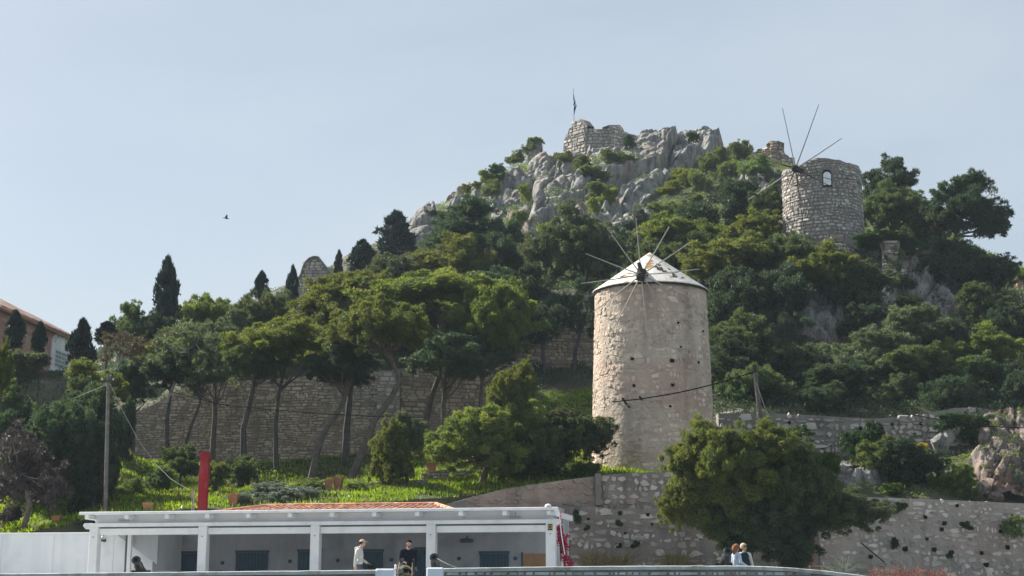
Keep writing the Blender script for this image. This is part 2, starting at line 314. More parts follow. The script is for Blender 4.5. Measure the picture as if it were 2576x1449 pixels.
# ------------------------------------------------------------------ terrain
CTRL = [
 # foot of the slope, just behind the houses and retaining walls
 (-500,1330,71),(-200,1330,71),(0,1330,71),(120,1322,70),(260,1292,68.5),(450,1284,68),(700,1276,68.5),(1000,1262,69.5),(1200,1246,71.5),(1350,1218,73),(1500,1199,74.5),(1650,1192,75),(1800,1198,75),(1950,1225,75.5),(2090,1243,76),(2300,1252,76.5),(2576,1266,77.5),(2900,1270,78),
 # green bank below the fortress wall
 (330,1180,95.6),(450,1175,95.6),(560,1170,95.6),(660,1166,95.4),(760,1162,95.2),(860,1156,95),(950,1148,94.8),(1040,1140,94.6),(1130,1128,94.4),(450,1232,80),(620,1228,80),(800,1216,79),(1000,1205,79),(1120,1180,81),(1250,1172,84),(1400,1120,88),(1300,1010,97),(1450,1000,97),(300,1240,80),
 # behind the fortress wall and the upper bank
 (330,1035,99.8),(420,985,99.6),(500,950,99.5),(650,940,99.3),(800,930,99.2),(950,915,99),(1200,930,102),(1310,925,103.5),(1500,915,103.5),(1400,730,113),(1530,730,113),(1600,760,113),
 (-300,1100,85),(0,1110,85),(150,1210,76),(-300,985,103),(0,990,103),(185,985,104),(250,1100,88),
 # ridge from left to right
 (-500,980,125),(-200,960,125),(0,975,126),(200,945,126),(420,835,132),(600,805,138),(780,790,146),(900,725,152),(1000,645,158),(1060,575,165),(1140,515,172),(1220,470,178),(1330,400,185),(1420,402,188),(1550,404,190),(1640,380,190),(1740,368,190),(1815,395,190),(1880,402,186),(1960,412,182),(2060,440,168),(2150,490,152),(2300,645,127),(2450,700,121),(2576,775,119),(2800,860,119),(3100,950,119),
 # flanks
 (1000,770,125),(1200,760,122),(1100,655,145),(1250,620,150),(1400,640,145),(1500,560,155),(1350,505,170),(1450,470,176),(1650,480,165),(1800,480,157),(1700,600,136),(1600,690,124),(1900,560,136),(1800,700,116),(1900,650,119),(2000,607,114),(2068,602,116),(2160,598,117),(1850,850,101),(1850,1000,92.5),(1700,1100,85),(1950,900,98),(2150,850,101),(2100,700,108),(2300,765,108),(2300,900,98),(2500,900,100),(2200,1030,89),(2450,1015,90),(2700,1000,92),(650,900,115),(300,930,112),
 # the terrace under the upper right wall
 (1850,1140,82.6),(2000,1150,82.9),(2100,1155,83),(2200,1160,83.1),(2300,1160,83.2),(2000,1190,79),(2150,1205,79),(2300,1215,78.8),(2450,1150,80),(1850,1047,84.6),(2000,1047,84.8),(2100,1050,85),(2200,1056,85.2),(2300,1048,85.3),(2400,1035,85.4),(2520,1042,86),(2600,1100,82),
 # the far side
 (0,1300,230),(700,1250,250),(1300,1200,290),(1800,1200,290),(2300,1250,240),(2800,1350,200),(-600,1400,200),
]
_cp = np.array([P(*c)[:] for c in CTRL])
_pts, _zv = _cp[:, :2], _cp[:, 2]
_D = np.linalg.norm(_pts[:, None] - _pts[None], axis=2)
_n = len(_pts)
_A = np.zeros((_n + 3, _n + 3)); _A[:_n, :_n] = _D + np.eye(_n) * 0.15
_A[:_n, _n] = 1; _A[:_n, _n+1:] = _pts; _A[_n, :_n] = 1; _A[_n+1:, :_n] = _pts.T
_w = np.linalg.solve(_A, np.concatenate([_zv, [0, 0, 0]]))

def ground(x, y):
    q = np.stack([np.atleast_1d(x), np.atleast_1d(y)], -1).astype(float)
    out = np.empty(len(q))
    for i in range(0, len(q), 20000):
        d = np.linalg.norm(q[i:i+20000, None] - _pts[None], axis=2)
        out[i:i+20000] = d @ _w[:_n] + _w[_n] + q[i:i+20000] @ _w[_n+1:]
    return out

# walls that hold back a step in the ground: (pixel x, foot y, depth) along each
STEPS = [[(322,1168,98.2),(560,1168,97.4),(760,1160,97.0),(960,1144,96.6),(1000,1140,97.2)], [(1000,1132,97.2),(1150,1090,99.2),(1330,990,101)], [(1300,928,103.2),(1540,915,104.5)], [(1806,1132,83.2),(2100,1152,83.8),(2330,1168,84.2),(2440,1150,84.0)]]
_st = []
for st in STEPS:
    q = [P(*c) for c in st]; _st.append((np.array([p.x for p in q]), np.array([p.y for p in q]), np.array([p.z for p in q])))
_ground0 = ground
def ground(x, y):
    x, y = np.atleast_1d(x).astype(float), np.atleast_1d(y).astype(float); z = _ground0(x, y)
    for xs, ys, zs in _st:
        wy = np.interp(x, xs, ys); m = (x > xs[0] - 0.3) & (x < xs[-1] + 0.2) & (y < wy + 0.85) & (y > wy - 9)
        z = np.where(m, np.minimum(z, np.interp(x, xs, zs) - 0.03 * (wy - y)), z)
    return z

def gz(x, y): return float(ground([x], [y])[0])

CRAGS = []
def up_at(x, y):
    """how far the split rock faces stand out of the hillside here"""
    u = np.zeros(np.shape(x))
    for poly, xa, xb, ya, yb, up in CRAGS:
        ny, nx = up.shape; i = np.rint((x - xa) / (xb - xa) * (nx - 1)).astype(int); j = np.rint((y - ya) / (yb - ya) * (ny - 1)).astype(int)
        ok = (i >= 0) & (i < nx) & (j >= 0) & (j < ny); u = np.where(ok, np.maximum(u, up[np.clip(j, 0, ny - 1), np.clip(i, 0, nx - 1)]), u)
    return u
def hit(px, py, y0=69.0, y1=215.0):
    """where the line of sight through a pixel meets the hillside"""
    Ys = np.arange(y0, y1, 0.4)
    a = P(px, py, 1.0)
    g = ground(a.x * Ys, Ys) + 1.35 * up_at(a.x * Ys, Ys)
    k = np.nonzero(g >= a.z * Ys)[0]
    if len(k) == 0: return None
    Y = Ys[k[0]]
    return Vector((a.x * Y, Y, float(g[k[0]])))

WALL_LINE = [(-60, 70.0), (-30, 69.5), (-20, 68.3), (-9, 68.3), (-6, 69.2), (-4.75, 70.0), (-1.65, 72.0), (1.1, 72.95), (4.2, 73.6), (4.5, 73.9), (8, 74.3), (16, 75.2), (27, 76.7), (60, 78)]
def y_front(x): return float(np.interp(x, [p[0] for p in WALL_LINE], [p[1] for p in WALL_LINE]))

NX, NY = 330, 300
gx = np.linspace(-62, 62, NX); gt = np.linspace(0, 1, NY) ** 1.15
TX = np.repeat(gx[None], NY, 0) * (1 + 0.75 * gt[:, None])
TY = np.array([y_front(x) for x in gx])[None] * (1 - gt[:, None]) + 250 * gt[:, None]
TZ = ground(TX.ravel(), TY.ravel()).reshape(NY, NX)
for j in range(NY):
    for i in range(NX):
        x, y = TX[j, i], TY[j, i]
        a = 0.18 if y < 100 else min(0.6, 0.18 + (y - 100) / 90)
        TZ[j, i] += a * (mnoise.fractal((x * 0.16, y * 0.16, 3.1), 0.9, 2.0, 4) - 0.35)
tv = np.stack([TX, TY, TZ], -1).reshape(-1, 3)
idx = np.arange(NX * NY).reshape(NY, NX)
tf = np.stack([idx[:-1, :-1], idx[:-1, 1:], idx[1:, 1:], idx[1:, :-1]], -1).reshape(-1, 4)
sk = tv[:NX].copy(); sk[:, 2] = -0.3; b0 = len(tv); tv = np.concatenate([tv, sk])
tf = np.concatenate([tf, np.stack([np.arange(b0, b0 + NX - 1), np.arange(b0 + 1, b0 + NX), np.arange(1, NX), np.arange(0, NX - 1)], -1)])
hill = link('hill', mesh_np('hill', tv, tf, smooth=True), M['earth']); tag(hill, kind='structure')

# sea and promenade
sea = link('sea', mesh_np('sea', [(-6000, -3000, -3), (6000, -3000, -3), (6000, 8000, -3), (-6000, 8000, -3)], [(0, 1, 2, 3)]), M['water']); tag(sea, kind='structure')
prom = MB().box(-70, 70, 50.15, 80, -2.9, -0.1).build('promenade', M['pave']); tag(prom, kind='structure')

# ------------------------------------------------------------------ stone walls
def stones_on(root, surf, ulen, vlo, vhi, row_h, stone_w, mat, seed, proud=0.04, gap=0.018, jit=0.15, wob=0.0, maxparts=300, skip=None, minfill=1.0, corner=0.28, depth=0.05):
    """lays single stones on surf(u, v) -> (point, normal); vlo / vhi give the wall's foot and crown along u"""
    r = random.Random(seed); out = []
    v = min(vlo(ulen * k / 40) for k in range(41)); vmax = max(vhi(ulen * k / 40) for k in range(41)); row = 0
    while v < vmax:
        h = row_h * r.uniform(0.62, 1.45); u = -r.random() * stone_w
        while u < ulen:
            w = stone_w * r.choice((0.5, 0.7, 0.9, 1.0, 1.2, 1.5, 1.9)) * r.uniform(0.85, 1.15)
            u0, u1 = max(u, 0), min(u + w, ulen); uc = (u0 + u1) / 2
            u += w
            if u1 - u0 < stone_w * 0.3 or r.random() > minfill: continue
            off = wob * mnoise.noise((uc * 0.8, row * 0.31, seed)) if wob else 0
            lo, hi = v + off, v + h + off
            if (lo + hi) / 2 < vlo(uc) or hi > vhi(uc) + 0.3 * h: continue
            if skip and skip(uc, (lo + hi) / 2): continue
            a, b = (u1 - u0) / 2 - gap, (hi - lo) / 2 - gap
            if a < 0.02 or b < 0.02: continue
            c = corner * min(a, b) * r.uniform(0.6, 1.4)
            ring = [(-a + c, -b), (a - c, -b), (a, -b + c), (a, b - c), (a - c, b), (-a + c, b), (-a, b - c), (-a, -b + c)]
            ring = [(p + r.uniform(-1, 1) * jit * a, q + r.uniform(-1, 1) * jit * b) for p, q in ring]
            pr = proud * r.uniform(0.4, 1.5); sc = r.uniform(0.70, 0.88); V = []
            vc = (lo + hi) / 2
            for p, q in ring:
                pt, n = surf(uc + p, vc + q); V.append(pt - n * depth)
            tx, ty = r.uniform(-.35, .35) * pr, r.uniform(-.35, .35) * pr
            for p, q in ring:
                pt, n = surf(uc + p * sc, vc + q * sc); V.append(pt + n * (pr + tx * p / a + ty * q / b))
            F = [(k, (k + 1) % 8, 8 + (k + 1) % 8, 8 + k) for k in range(8)] + [tuple(range(8, 16))]
            out.append((a * b, V, F, r.random()))
        v += h; row += 1
    out.sort(key=lambda s: -s[0])
    for area, V, F, t in out[:maxparts]:
        link('stone', mesh_np('stone', V, F, tint=t), mat, root)
    rest = out[maxparts:]
    if rest:
        VV, FF, TT = [], [], []
        for area, V, F, t in rest:
            b = len(VV); VV += V; FF += [tuple(i + b for i in f) for f in F]; TT += [t] * len(F)
        tag(link('smaller_stones', mesh_np('smaller_stones', VV, FF, tint=TT), mat, root), kind='stuff')
    return len(out)

def wall_sheet(name, root, surf, ulen, vlo, vhi, mat, thick=0.6, nu=60, nv=10, rough=0.02, seed=0):
    """the mortar body of a wall: front face with slight unevenness, top and back"""
    V, F = [], []
    for j in range(nv + 1):
        for i in range(nu + 1):
            u = ulen * i / nu; a, b = vlo(u), vhi(u); v = a + (b - a) * j / nv
            p, n = surf(u, v); V.append(p + n * (rough * (mnoise.noise((u * 1.7, v * 1.7, seed)))))
    for i in range(nu + 1):
        u = ulen * i / nu; p, n = surf(u, vhi(u)); V.append(p - n * thick)
    for i in range(nu + 1):
        u = ulen * i / nu; p, n = surf(u, vlo(u)); V.append(p - n * thick)
    w = nu + 1
    for j in range(nv):
        for i in range(nu): F.append((j*w+i, j*w+i+1, (j+1)*w+i+1, (j+1)*w+i))
    t, b = nv * w, (nv + 1) * w
    for i in range(nu):
        F.append((t+i, t+i+1, b+i+1, b+i)); F.append((b+i, b+i+1, b+w+i+1, b+w+i))
    for i in (0, nu):
        col = [j * w + i for j in range(nv + 1)] + [b + i, b + w + i]
        F.append(tuple(col))
    return link(name, mesh_np(name, V, F), mat, root)

def line_surf(pts, batter=0.0, z0=0.0):
    """vertical (or battered) surface over a plan polyline; u is length along it, v is height"""
    pts = [Vector((p[0], p[1], 0)) for p in pts]; L = [0]
    for a, b in zip(pts, pts[1:]): L.append(L[-1] + (b - a).length)
    nrm = []
    for a, b in zip(pts, pts[1:]):
        d = (b - a).normalized(); nrm.append(Vector((d.y, -d.x, 0)))
    def surf(u, v):
        k = 0
        while k < len(nrm) - 1 and u > L[k + 1]: k += 1
        d = (pts[k+1] - pts[k]).normalized(); p = pts[k] + d * (u - L[k]); n = nrm[k]
        return Vector((p.x, p.y, v)) - n * (batter * (v - z0)), n
    return surf, L[-1]

def top_profile(pix, Yf, surf_pts):
    """crown height along a wall from pixels on its top edge: returns f(u)"""
    us, vs_ = [], []
    a = Vector((surf_pts[0][0], surf_pts[0][1], 0)); 
    for (x, y) in pix:
        p = P(x, y, Yf(x)); us.append((Vector((p.x, p.y, 0)) - a).length); vs_.append(p.z)
    return lambda u: float(np.interp(u, us, vs_))

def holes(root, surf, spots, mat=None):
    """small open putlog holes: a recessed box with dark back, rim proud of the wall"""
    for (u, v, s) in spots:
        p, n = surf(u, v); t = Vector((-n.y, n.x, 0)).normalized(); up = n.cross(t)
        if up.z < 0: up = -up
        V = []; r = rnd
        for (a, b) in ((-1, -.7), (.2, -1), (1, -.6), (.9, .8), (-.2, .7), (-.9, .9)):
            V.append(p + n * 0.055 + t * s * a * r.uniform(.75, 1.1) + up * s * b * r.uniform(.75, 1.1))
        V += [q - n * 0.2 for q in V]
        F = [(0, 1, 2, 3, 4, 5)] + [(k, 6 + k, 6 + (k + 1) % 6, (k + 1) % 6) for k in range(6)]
        link('putlog_hole_shade', mesh_np('putlog_hole_shade', V, F), mat or M['hole'], root)

# ---- fortress wall, two faces
def fort():
    Y = 95.2
    pts = [P(x, 1100, y) for x, y in ((322, 98.2), (560, 97.4), (960, 96.6))]
    A = [(p.x, p.y) for p in pts]; surf, L = line_surf(A, batter=0.10, z0=7)
    prof = top_profile([(322,1046),(350,1030),(430,992),(500,962),(570,956),(700,948),(960,928)], lambda x: np.interp(x, (322, 560, 960), (98.2, 97.4, 96.6)), A)
    lo = lambda u: 7.2
    r = empty('fortress_wall', (pts[0].x, pts[0].y, 7.2), 'long brown stone fortress wall with rising left end behind the pine trunks', 'stone wall')
    r.location = (0, 0, 0)
    wall_sheet('wall_body', r, surf, L, lo, prof, M['fortmortar'], 0.8, 80, 8)
    stones_on(r, surf, L, lo, prof, 0.17, 0.37, M['fortstone'], 11, proud=0.04, gap=0.012, jit=0.20, wob=0.14, corner=0.45)
    # corner pilaster
    q = P(974, 1100, 96.2); r2 = empty('corner_buttress', (0, 0, 0), 'pale grey corner buttress between the two faces of the fortress wall', 'buttress')
    ps, pl = line_surf([(q.x - 0.75, q.y - 0.1), (q.x + 0.75, q.y - 0.1)], batter=0.10, z0=7)
    wall_sheet('buttress_body', r2, ps, pl, lambda u: 6.8, lambda u: 13.8, M['retmortar'], 1.2, 8, 8)
    stones_on(r2, ps, pl, lambda u: 6.8, lambda u: 13.7, 0.24, 0.5, M['greystone'], 12, proud=0.03, jit=0.08, maxparts=120)
    # second, recessed face
    pts = [P(x, 1050, y) for x, y in ((1000, 97.2), (1330, 101))]
    A = [(p.x, p.y) for p in pts]; surf, L = line_surf(A, batter=0.08, z0=8)
    prof = top_profile([(1000,925),(1150,915),(1330,905)], lambda x: np.interp(x, (1000, 1330), (97.2, 101)), A)
    r = empty('fortress_wall', (0, 0, 0), 'shaded stone fortress wall right of the buttress, behind the bright pine', 'stone wall')
    wall_sheet('wall_body', r, surf, L, lambda u: 7.5, prof, M['fortmortar'], 0.8, 40, 8)
    stones_on(r, surf, L, lambda u: 7.5, prof, 0.20, 0.46, M['fortstone'], 13, proud=0.04, gap=0.012, jit=0.20, wob=0.14, corner=0.45, maxparts=260)
    # upper face beside the big mill
    pts = [P(x, 850, y) for x, y in ((1300, 103.2), (1540, 104.5))]
    A = [(p.x, p.y) for p in pts]; surf, L = line_surf(A, batter=0.12, z0=14)
    prof = top_profile([(1300,878),(1345,815),(1390,748),(1450,735),(1540,728)], lambda x: np.interp(x, (1300, 1540), (103.2, 104.5)), A)
    r = empty('fortress_wall', (0, 0, 0), 'dark upper fortress wall left of the roofed windmill, behind a thin pine', 'stone wall')
    wall_sheet('wall_body', r, surf, L, lambda u: 13.5, prof, M['fortmortar'], 0.8, 40, 8)
    stones_on(r, surf, L, lambda u: 13.5, prof, 0.22, 0.5, M['fortstone'], 14, proud=0.04, gap=0.012, jit=0.20, wob=0.14, corner=0.45, maxparts=260)
fort()

# ---- retaining walls in front
def retaining():
    # plastered ramp wall
    A = [(P(1030, 1285, 69.6).x, 69.6), (P(1200, 1245, 71.6).x, 71.6), (P(1345, 1216, 72.6).x, 72.6), (P(1505, 1197, 73.2).x, 73.2)]
    surf, L = line_surf(A, 0.03, 0)
    prof = top_profile([(1030,1290),(1060,1281),(1120,1270),(1200,1248),(1270,1230),(1345,1219),(1420,1208),(1505,1198)], lambda x: np.interp(x, (1030, 1200, 1345, 1505), (69.6, 71.6, 72.6, 73.2)), A)
    r = empty('ramp_wall', (0, 0, 0), 'brown plastered wall climbing to the windmill above the white pergola', 'retaining wall')
    wall_sheet('wall_body', r, surf, L, lambda u: -0.1, prof, M['plaster'], 0.6, 90, 14, rough=0.03)
    stones_on(r, surf, L, lambda u: 1.5, prof, 0.22, 0.36, M['plaster'], 21, proud=0.05, gap=0.02, jit=0.4, wob=0.25, corner=0.7, maxparts=200, minfill=0.62)
    surf2, L2 = line_surf([(A[-1][0] - 0.15, 73.05), (A[-1][0] + 0.12, 73.05)])
    wall_sheet('end_quoin', r, surf2, L2, lambda u: 3.9, lambda u: P(1505, 1195, 73.2).z + 0.06, M['retstone'], 0.5, 3, 8, rough=0.04)
    # rubble wall under the mill, down to the promenade
    A = [(P(1505, 1197, 73.3).x, 73.3), (P(1660, 1190, 73.6).x, 73.6), (P(2080, 1245, 74.6).x, 74.6)]
    surf, L = line_surf(A, 0.0, 0)
    prof = top_profile([(1505,1196),(1560,1192),(1640,1187),(1700,1190),(1800,1205),(1950,1232),(2080,1247)], lambda x: np.interp(x, (1505, 1660, 2080), (73.3, 73.6, 74.6)), A)
    r = empty('retaining_wall', (0, 0, 0), 'upper rubble retaining wall directly below the roofed windmill', 'retaining wall')
    zl = P(1500, 1277, 72.6).z
    wall_sheet('wall_body', r, surf, L, lambda u: zl - 0.5, prof, M['retmortar'], 0.6, 60, 8, rough=0.05)
    stones_on(r, surf, L, lambda u: zl - 0.2, prof, 0.27, 0.38, M['retstone'], 22, proud=0.05, gap=0.035, jit=0.42, wob=0.25, corner=0.8, skip=lambda u, v: u > 6.5)
    A = [(P(1385, 1300, 72.4).x, 72.4), (P(1660, 1300, 72.8).x, 72.8), (P(2080, 1300, 73.8).x, 73.8)]
    surf, L = line_surf(A, 0.03, 0)
    lowtop = lambda u: zl + 0.06 * math.sin(u * 1.3) + 0.03 * math.sin(u * 3.7)
    r = empty('retaining_wall', (0, 0, 0), 'tall grey rubble retaining wall between the pergola and the big round tree', 'retaining wall')
    wall_sheet('wall_body', r, surf, L, lambda u: -0.1, lowtop, M['retmortar'], 0.9, 80, 10, rough=0.02)
    stones_on(r, surf, L, lambda u: 0.0, lowtop, 0.26, 0.42, M['retstone'], 23, proud=0.04, gap=0.03, jit=0.45, wob=0.30, corner=0.8, minfill=0.80, skip=lambda u, v: u > 8.5)
    m = lambda x, y: ((x - 1385) * 72.4 / 3800, P(x, y, 72.4).z)
    holes(r, surf, [(*m(1735, 1292), .12), (*m(1556, 1371), .15), (*m(1630, 1293), .10), (*m(1830, 1440), .12), (*m(1480, 1305), .07), (*m(1572, 1340), .06), (*m(1640, 1318), .06), (*m(1560, 1290), .11)])
    # right hand rubble wall
    A = [(P(2060, 1300, 73.6).x, 73.6), (P(2330, 1300, 74.4).x, 74.4), (P(2700, 1300, 75.5).x, 75.5)]
    surf, L = line_surf(A, 0.04, 0)
    prof = top_profile([(2060,1244),(2100,1247),(2250,1252),(2400,1258),(2576,1266),(2700,1272)], lambda x: np.interp(x, (2060, 2330, 2700), (73.6, 74.4, 75.5)), A)
    r = empty('retaining_wall', (0, 0, 0), 'pale rubble retaining wall with dark holes in the lower right corner', 'retaining wall')
    wall_sheet('wall_body', r, surf, L, lambda u: -0.1, prof, M['retmortar_r'], 0.7, 80, 12, rough=0.02)
    stones_on(r, surf, L, lambda u: -0.05, prof, 0.25, 0.36, M['retstone'], 24, proud=0.03, gap=0.03, jit=0.42, wob=0.30, corner=0.75, minfill=0.86)
    cp, cl = line_surf([(a, b - 0.05) for a, b in A], 0.0)
    V = []
    m = lambda x, y: ((x - 2060) * 74.3 / 3800 * 1.0, P(x, y, 74.2).z)
    holes(r, surf, [(*m(2388, 1315), .13), (*m(2339, 1300), .10), (*m(2380, 1330), .12), (*m(2340, 1355), .08), (*m(2535, 1335), .12), (*m(2550, 1375), .12), (*m(2280, 1380), .14), (*m(2355, 1382), .13), (*m(2480, 1390), .10), (*m(2490, 1420), .13), (*m(2425, 1270), .09), (*m(2190, 1400), .11)])
    # upper right wall with the swung top
    A = [(P(1808, 1050, 83.2).x, 83.2), (P(2100, 1050, 83.8).x, 83.8), (P(2330, 1050, 84.2).x, 84.2), (P(2545, 1050, 83.6).x, 83.6)]
    surf, L = line_surf(A, 0.03, 7)
    prof = top_profile([(1808,1040),(1850,1038),(1960,1040),(2000,1042),(2060,1045),(2130,1050),(2200,1053),(2280,1047),(2350,1036),(2400,1026),(2460,1024),(2510,1032),(2538,1046),(2545,1075)], lambda x: np.interp(x, (1808, 2100, 2330, 2545), (83.2, 83.8, 84.2, 83.6)), A)
    lo = lambda u: 5.2
    r = empty('terrace_wall', (0, 0, 0), 'curving pale rubble terrace wall with a swung top on the right slope', 'stone wall')
    wall_sheet('wall_body', r, surf, L, lo, prof, M['retmortar'], 0.6, 80, 8, rough=0.01)
    stones_on(r, surf, L, lo, prof, 0.30, 0.44, M['retstone'], 25, proud=0.07, gap=0.03, jit=0.42, wob=0.30, corner=0.75)
    m = lambda x, y: ((x - 1808) * 83.5 / 3800, P(x, y, 83.5).z)
    holes(r, surf, [(*m(2172, 1075), .12), (*m(2255, 1064), .10), (*m(1990, 1062), .10), (*m(2330, 1062), .10)])
    # dry stone wall on the bank
    A = [(P(1060, 1200, 77.5).x, 77.5), (P(1280, 1190, 78.0).x, 78.0)]
    surf, L = line_surf(A)
    g0 = P(1060, 1232, 77.5).z
    prof = top_profile([(1060,1192),(1110,1182),(1200,1181),(1280,1186)], lambda x: 77.7, A)
    r = empty('dry_stone_wall', (0, 0, 0), 'low dark dry stone wall on the grass left of the windswept pine', 'stone wall')
    wall_sheet('wall_body', r, surf, L, lambda u: g0 - 0.4, prof, M['greymortar'], 0.5, 20, 5)
    stones_on(r, surf, L, lambda u: g0 - 0.3, prof, 0.17, 0.32, M['greystone'], 26, proud=0.05, gap=0.02, jit=0.3, wob=0.08, corner=0.5, maxparts=200)
    A = [(P(835, 1230, 75.5).x, 75.5), (P(1075, 1212, 75.5).x, 75.5)]
    surf, L = line_surf(A)
    prof = top_profile([(835,1226),(900,1218),(1000,1210),(1075,1206)], lambda x: 75.5, A)
    r = empty('dry_stone_wall', (0, 0, 0), 'lower dry stone wall on the bank beside the two terracotta pots', 'stone wall')
    wall_sheet('wall_body', r, surf, L, lambda u: 3.6, prof, M['greymortar'], 0.5, 20, 5)
    stones_on(r, surf, L, lambda u: 3.7, prof, 0.15, 0.3, M['greystone'], 27, proud=0.05, gap=0.02, jit=0.3, wob=0.08, corner=0.5, maxparts=150)
retaining()

# ---- ruin on the summit and the ruin beside the small mill
def ruins():
    A = [(P(1410, 380, 190.5).x, 190.5), (P(1470, 380, 187.2).x, 187.2), (P(1540, 380, 187.0).x, 187.0), (P(1618, 360, 190.5).x, 190.5)]
    surf, L = line_surf(A, 0.06, 48)
    prof = top_profile([(1410,362),(1416,340),(1424,322),(1430,318),(1433,303),(1441,303),(1450,296),(1458,299),(1466,309),(1480,320),(1500,322),(1540,320),(1560,316),(1585,319),(1604,320),(1612,328),(1618,340)], lambda x: np.interp(x, (1410, 1470, 1540, 1618), (190.5, 187.2, 187.0, 190.5)), A)
    lo = lambda u: P(1500, 398, 187).z
    r = empty('ruined_fort', (0, 0, 0), 'ruined stone bastion with ragged top and flag on the rocky summit', 'ruin')
    wall_sheet('wall_body', r, surf, L, lo, prof, M['greymortar'], 1.2, 120, 10, rough=0.1)
    stones_on(r, surf, L, lo, prof, 0.36, 0.62, M['greystone'], 31, proud=0.08, gap=0.03, jit=0.2, wob=0.15, corner=0.4, depth=0.1)
    A = [(P(1880, 385, 178).x, 178), (P(1945, 385, 175.5).x, 175.5), (P(2005, 400, 176).x, 176)]
    surf, L = line_surf(A, 0.15, 46)
    prof = top_profile([(1880,385),(1895,372),(1925,366),(1938,352),(1955,347),(1972,350),(1985,358),(1992,380),(2005,392)], lambda x: np.interp(x, (1880, 1945, 2005), (178, 175.5, 176)), A)
    r = empty('ruined_wall', (0, 0, 0), 'crumbling brown masonry hump on the ridge behind the roofless mill', 'ruin')
    wall_sheet('wall_body', r, surf, L, lambda u: P(1940, 425, 176).z, prof, M['fortmortar'], 1.5, 60, 8, rough=0.35)
    stones_on(r, surf, L, lambda u: P(1940, 420, 176).z, prof, 0.36, 0.6, M['fortstone'], 32, proud=0.12, gap=0.03, jit=0.35, wob=0.3, corner=0.5, depth=0.2, maxparts=140)
    # rubble footing under the roofless mill
    for k, (poly, Y, lab) in enumerate((
        (((2055,600),(2075,585),(2110,583),(2140,598),(2175,612),(2178,625)), 109.5, 'collapsed dry stone footing just below the roofless mill'),
        (((2208,630),(2228,603),(2250,600),(2272,622),(2288,640),(2292,655)), 108.0, 'heap of loose masonry right of the footing, under the ivy hedge'))):
        x0, x1 = poly[0][0], poly[-1][0]
        A = [(P(x0, 620, Y).x, Y), (P((x0 + x1) / 2, 620, Y - 0.6).x, Y - 0.6), (P(x1, 620, Y).x, Y)]
        surf, L = line_surf(A, 0.25, 20); prof = top_profile(poly, lambda x: Y, A)
        zb = P(x0, 648 if k == 0 else 690, Y).z
        r = empty('rubble_wall', (0, 0, 0), lab, 'ruin')
        wall_sheet('wall_body', r, surf, L, lambda u: zb, prof, M['fortmortar'], 0.5, 30, 6, rough=0.2)
        stones_on(r, surf, L, lambda u: zb, prof, 0.27, 0.42, M['retstone'], 35 + k, proud=0.10, gap=0.02, jit=0.35, wob=0.2, corner=0.5, depth=0.15, maxparts=160)
ruins()

# ------------------------------------------------------------------ harbour parapet
def parapet():
    for k, (pix, lab) in enumerate((
        (((-120,1444),(0,1443),(300,1440),(600,1437),(900,1434),(992,1433)), 'grey stone harbour parapet left of the gap with the stroller'),
        (((1074,1430),(1200,1428),(1400,1425),(1640,1423),(1880,1423),(1980,1427),(2080,1436),(2160,1446),(2260,1462)), 'grey stone harbour parapet on the right, sloping down at its end'))):
        x0, x1 = pix[0][0], pix[-1][0]; Y = 50.2
        A = [(P(x0, 1440, Y).x, Y), (P(x1, 1440, Y).x, Y)]
        surf, L = line_surf(A); prof = top_profile(pix, lambda x: Y, A); pr2 = lambda u, f=prof: f(u) - 0.13
        r = empty('parapet', (0, 0, 0), lab, 'parapet')
        wall_sheet('wall_body', r, surf, L, lambda u: -3.2, pr2, M['retmortar'], 0.45, 60, 8, rough=0.01)
        stones_on(r, surf, L, lambda u: -1.0, pr2, 0.19, 0.30, M['parapet'], 41 + k, proud=0.025, gap=0.014, jit=0.16, corner=0.3, maxparts=260, depth=0.03)
        n = 60 if k == 0 else 70; V, F = [], []
        for i in range(n + 1):
            u = L * i / n; p, nn = surf(u, prof(u)); w = 0.012 * mnoise.noise((u * 2.1, k, 0)); b = prof(u) - 0.13
            V += [(p.x, Y - 0.05 + w, b), (p.x, Y - 0.05 + w, p.z - 0.02 + w), (p.x, Y - 0.01, p.z + w), (p.x, Y + 0.48, p.z + w * 0.5), (p.x, Y + 0.48, b)]
        for i in range(n):
            for q in range(4): F.append((i*5+q, (i+1)*5+q, (i+1)*5+q+1, i*5+q+1))
        F += [(0, 1, 2, 3, 4), tuple(n*5 + q for q in (4, 3, 2, 1, 0))]
        link('coping', mesh_np('coping', V, F), M['coping'], r)
        # whitewashed end block beside the gap
        e = P(x1, 1433, Y) if k == 0 else P(x0, 1430, Y)
        xa, xb = (e.x - 0.62, e.x + 0.02) if k == 0 else (e.x - 0.02, e.x + 0.55)
        MB().box(xa, xb, Y - 0.09, Y + 0.52, -0.2, e.z + 0.035, 0.05).build('end_block', M['whitewash'], r)
parapet()

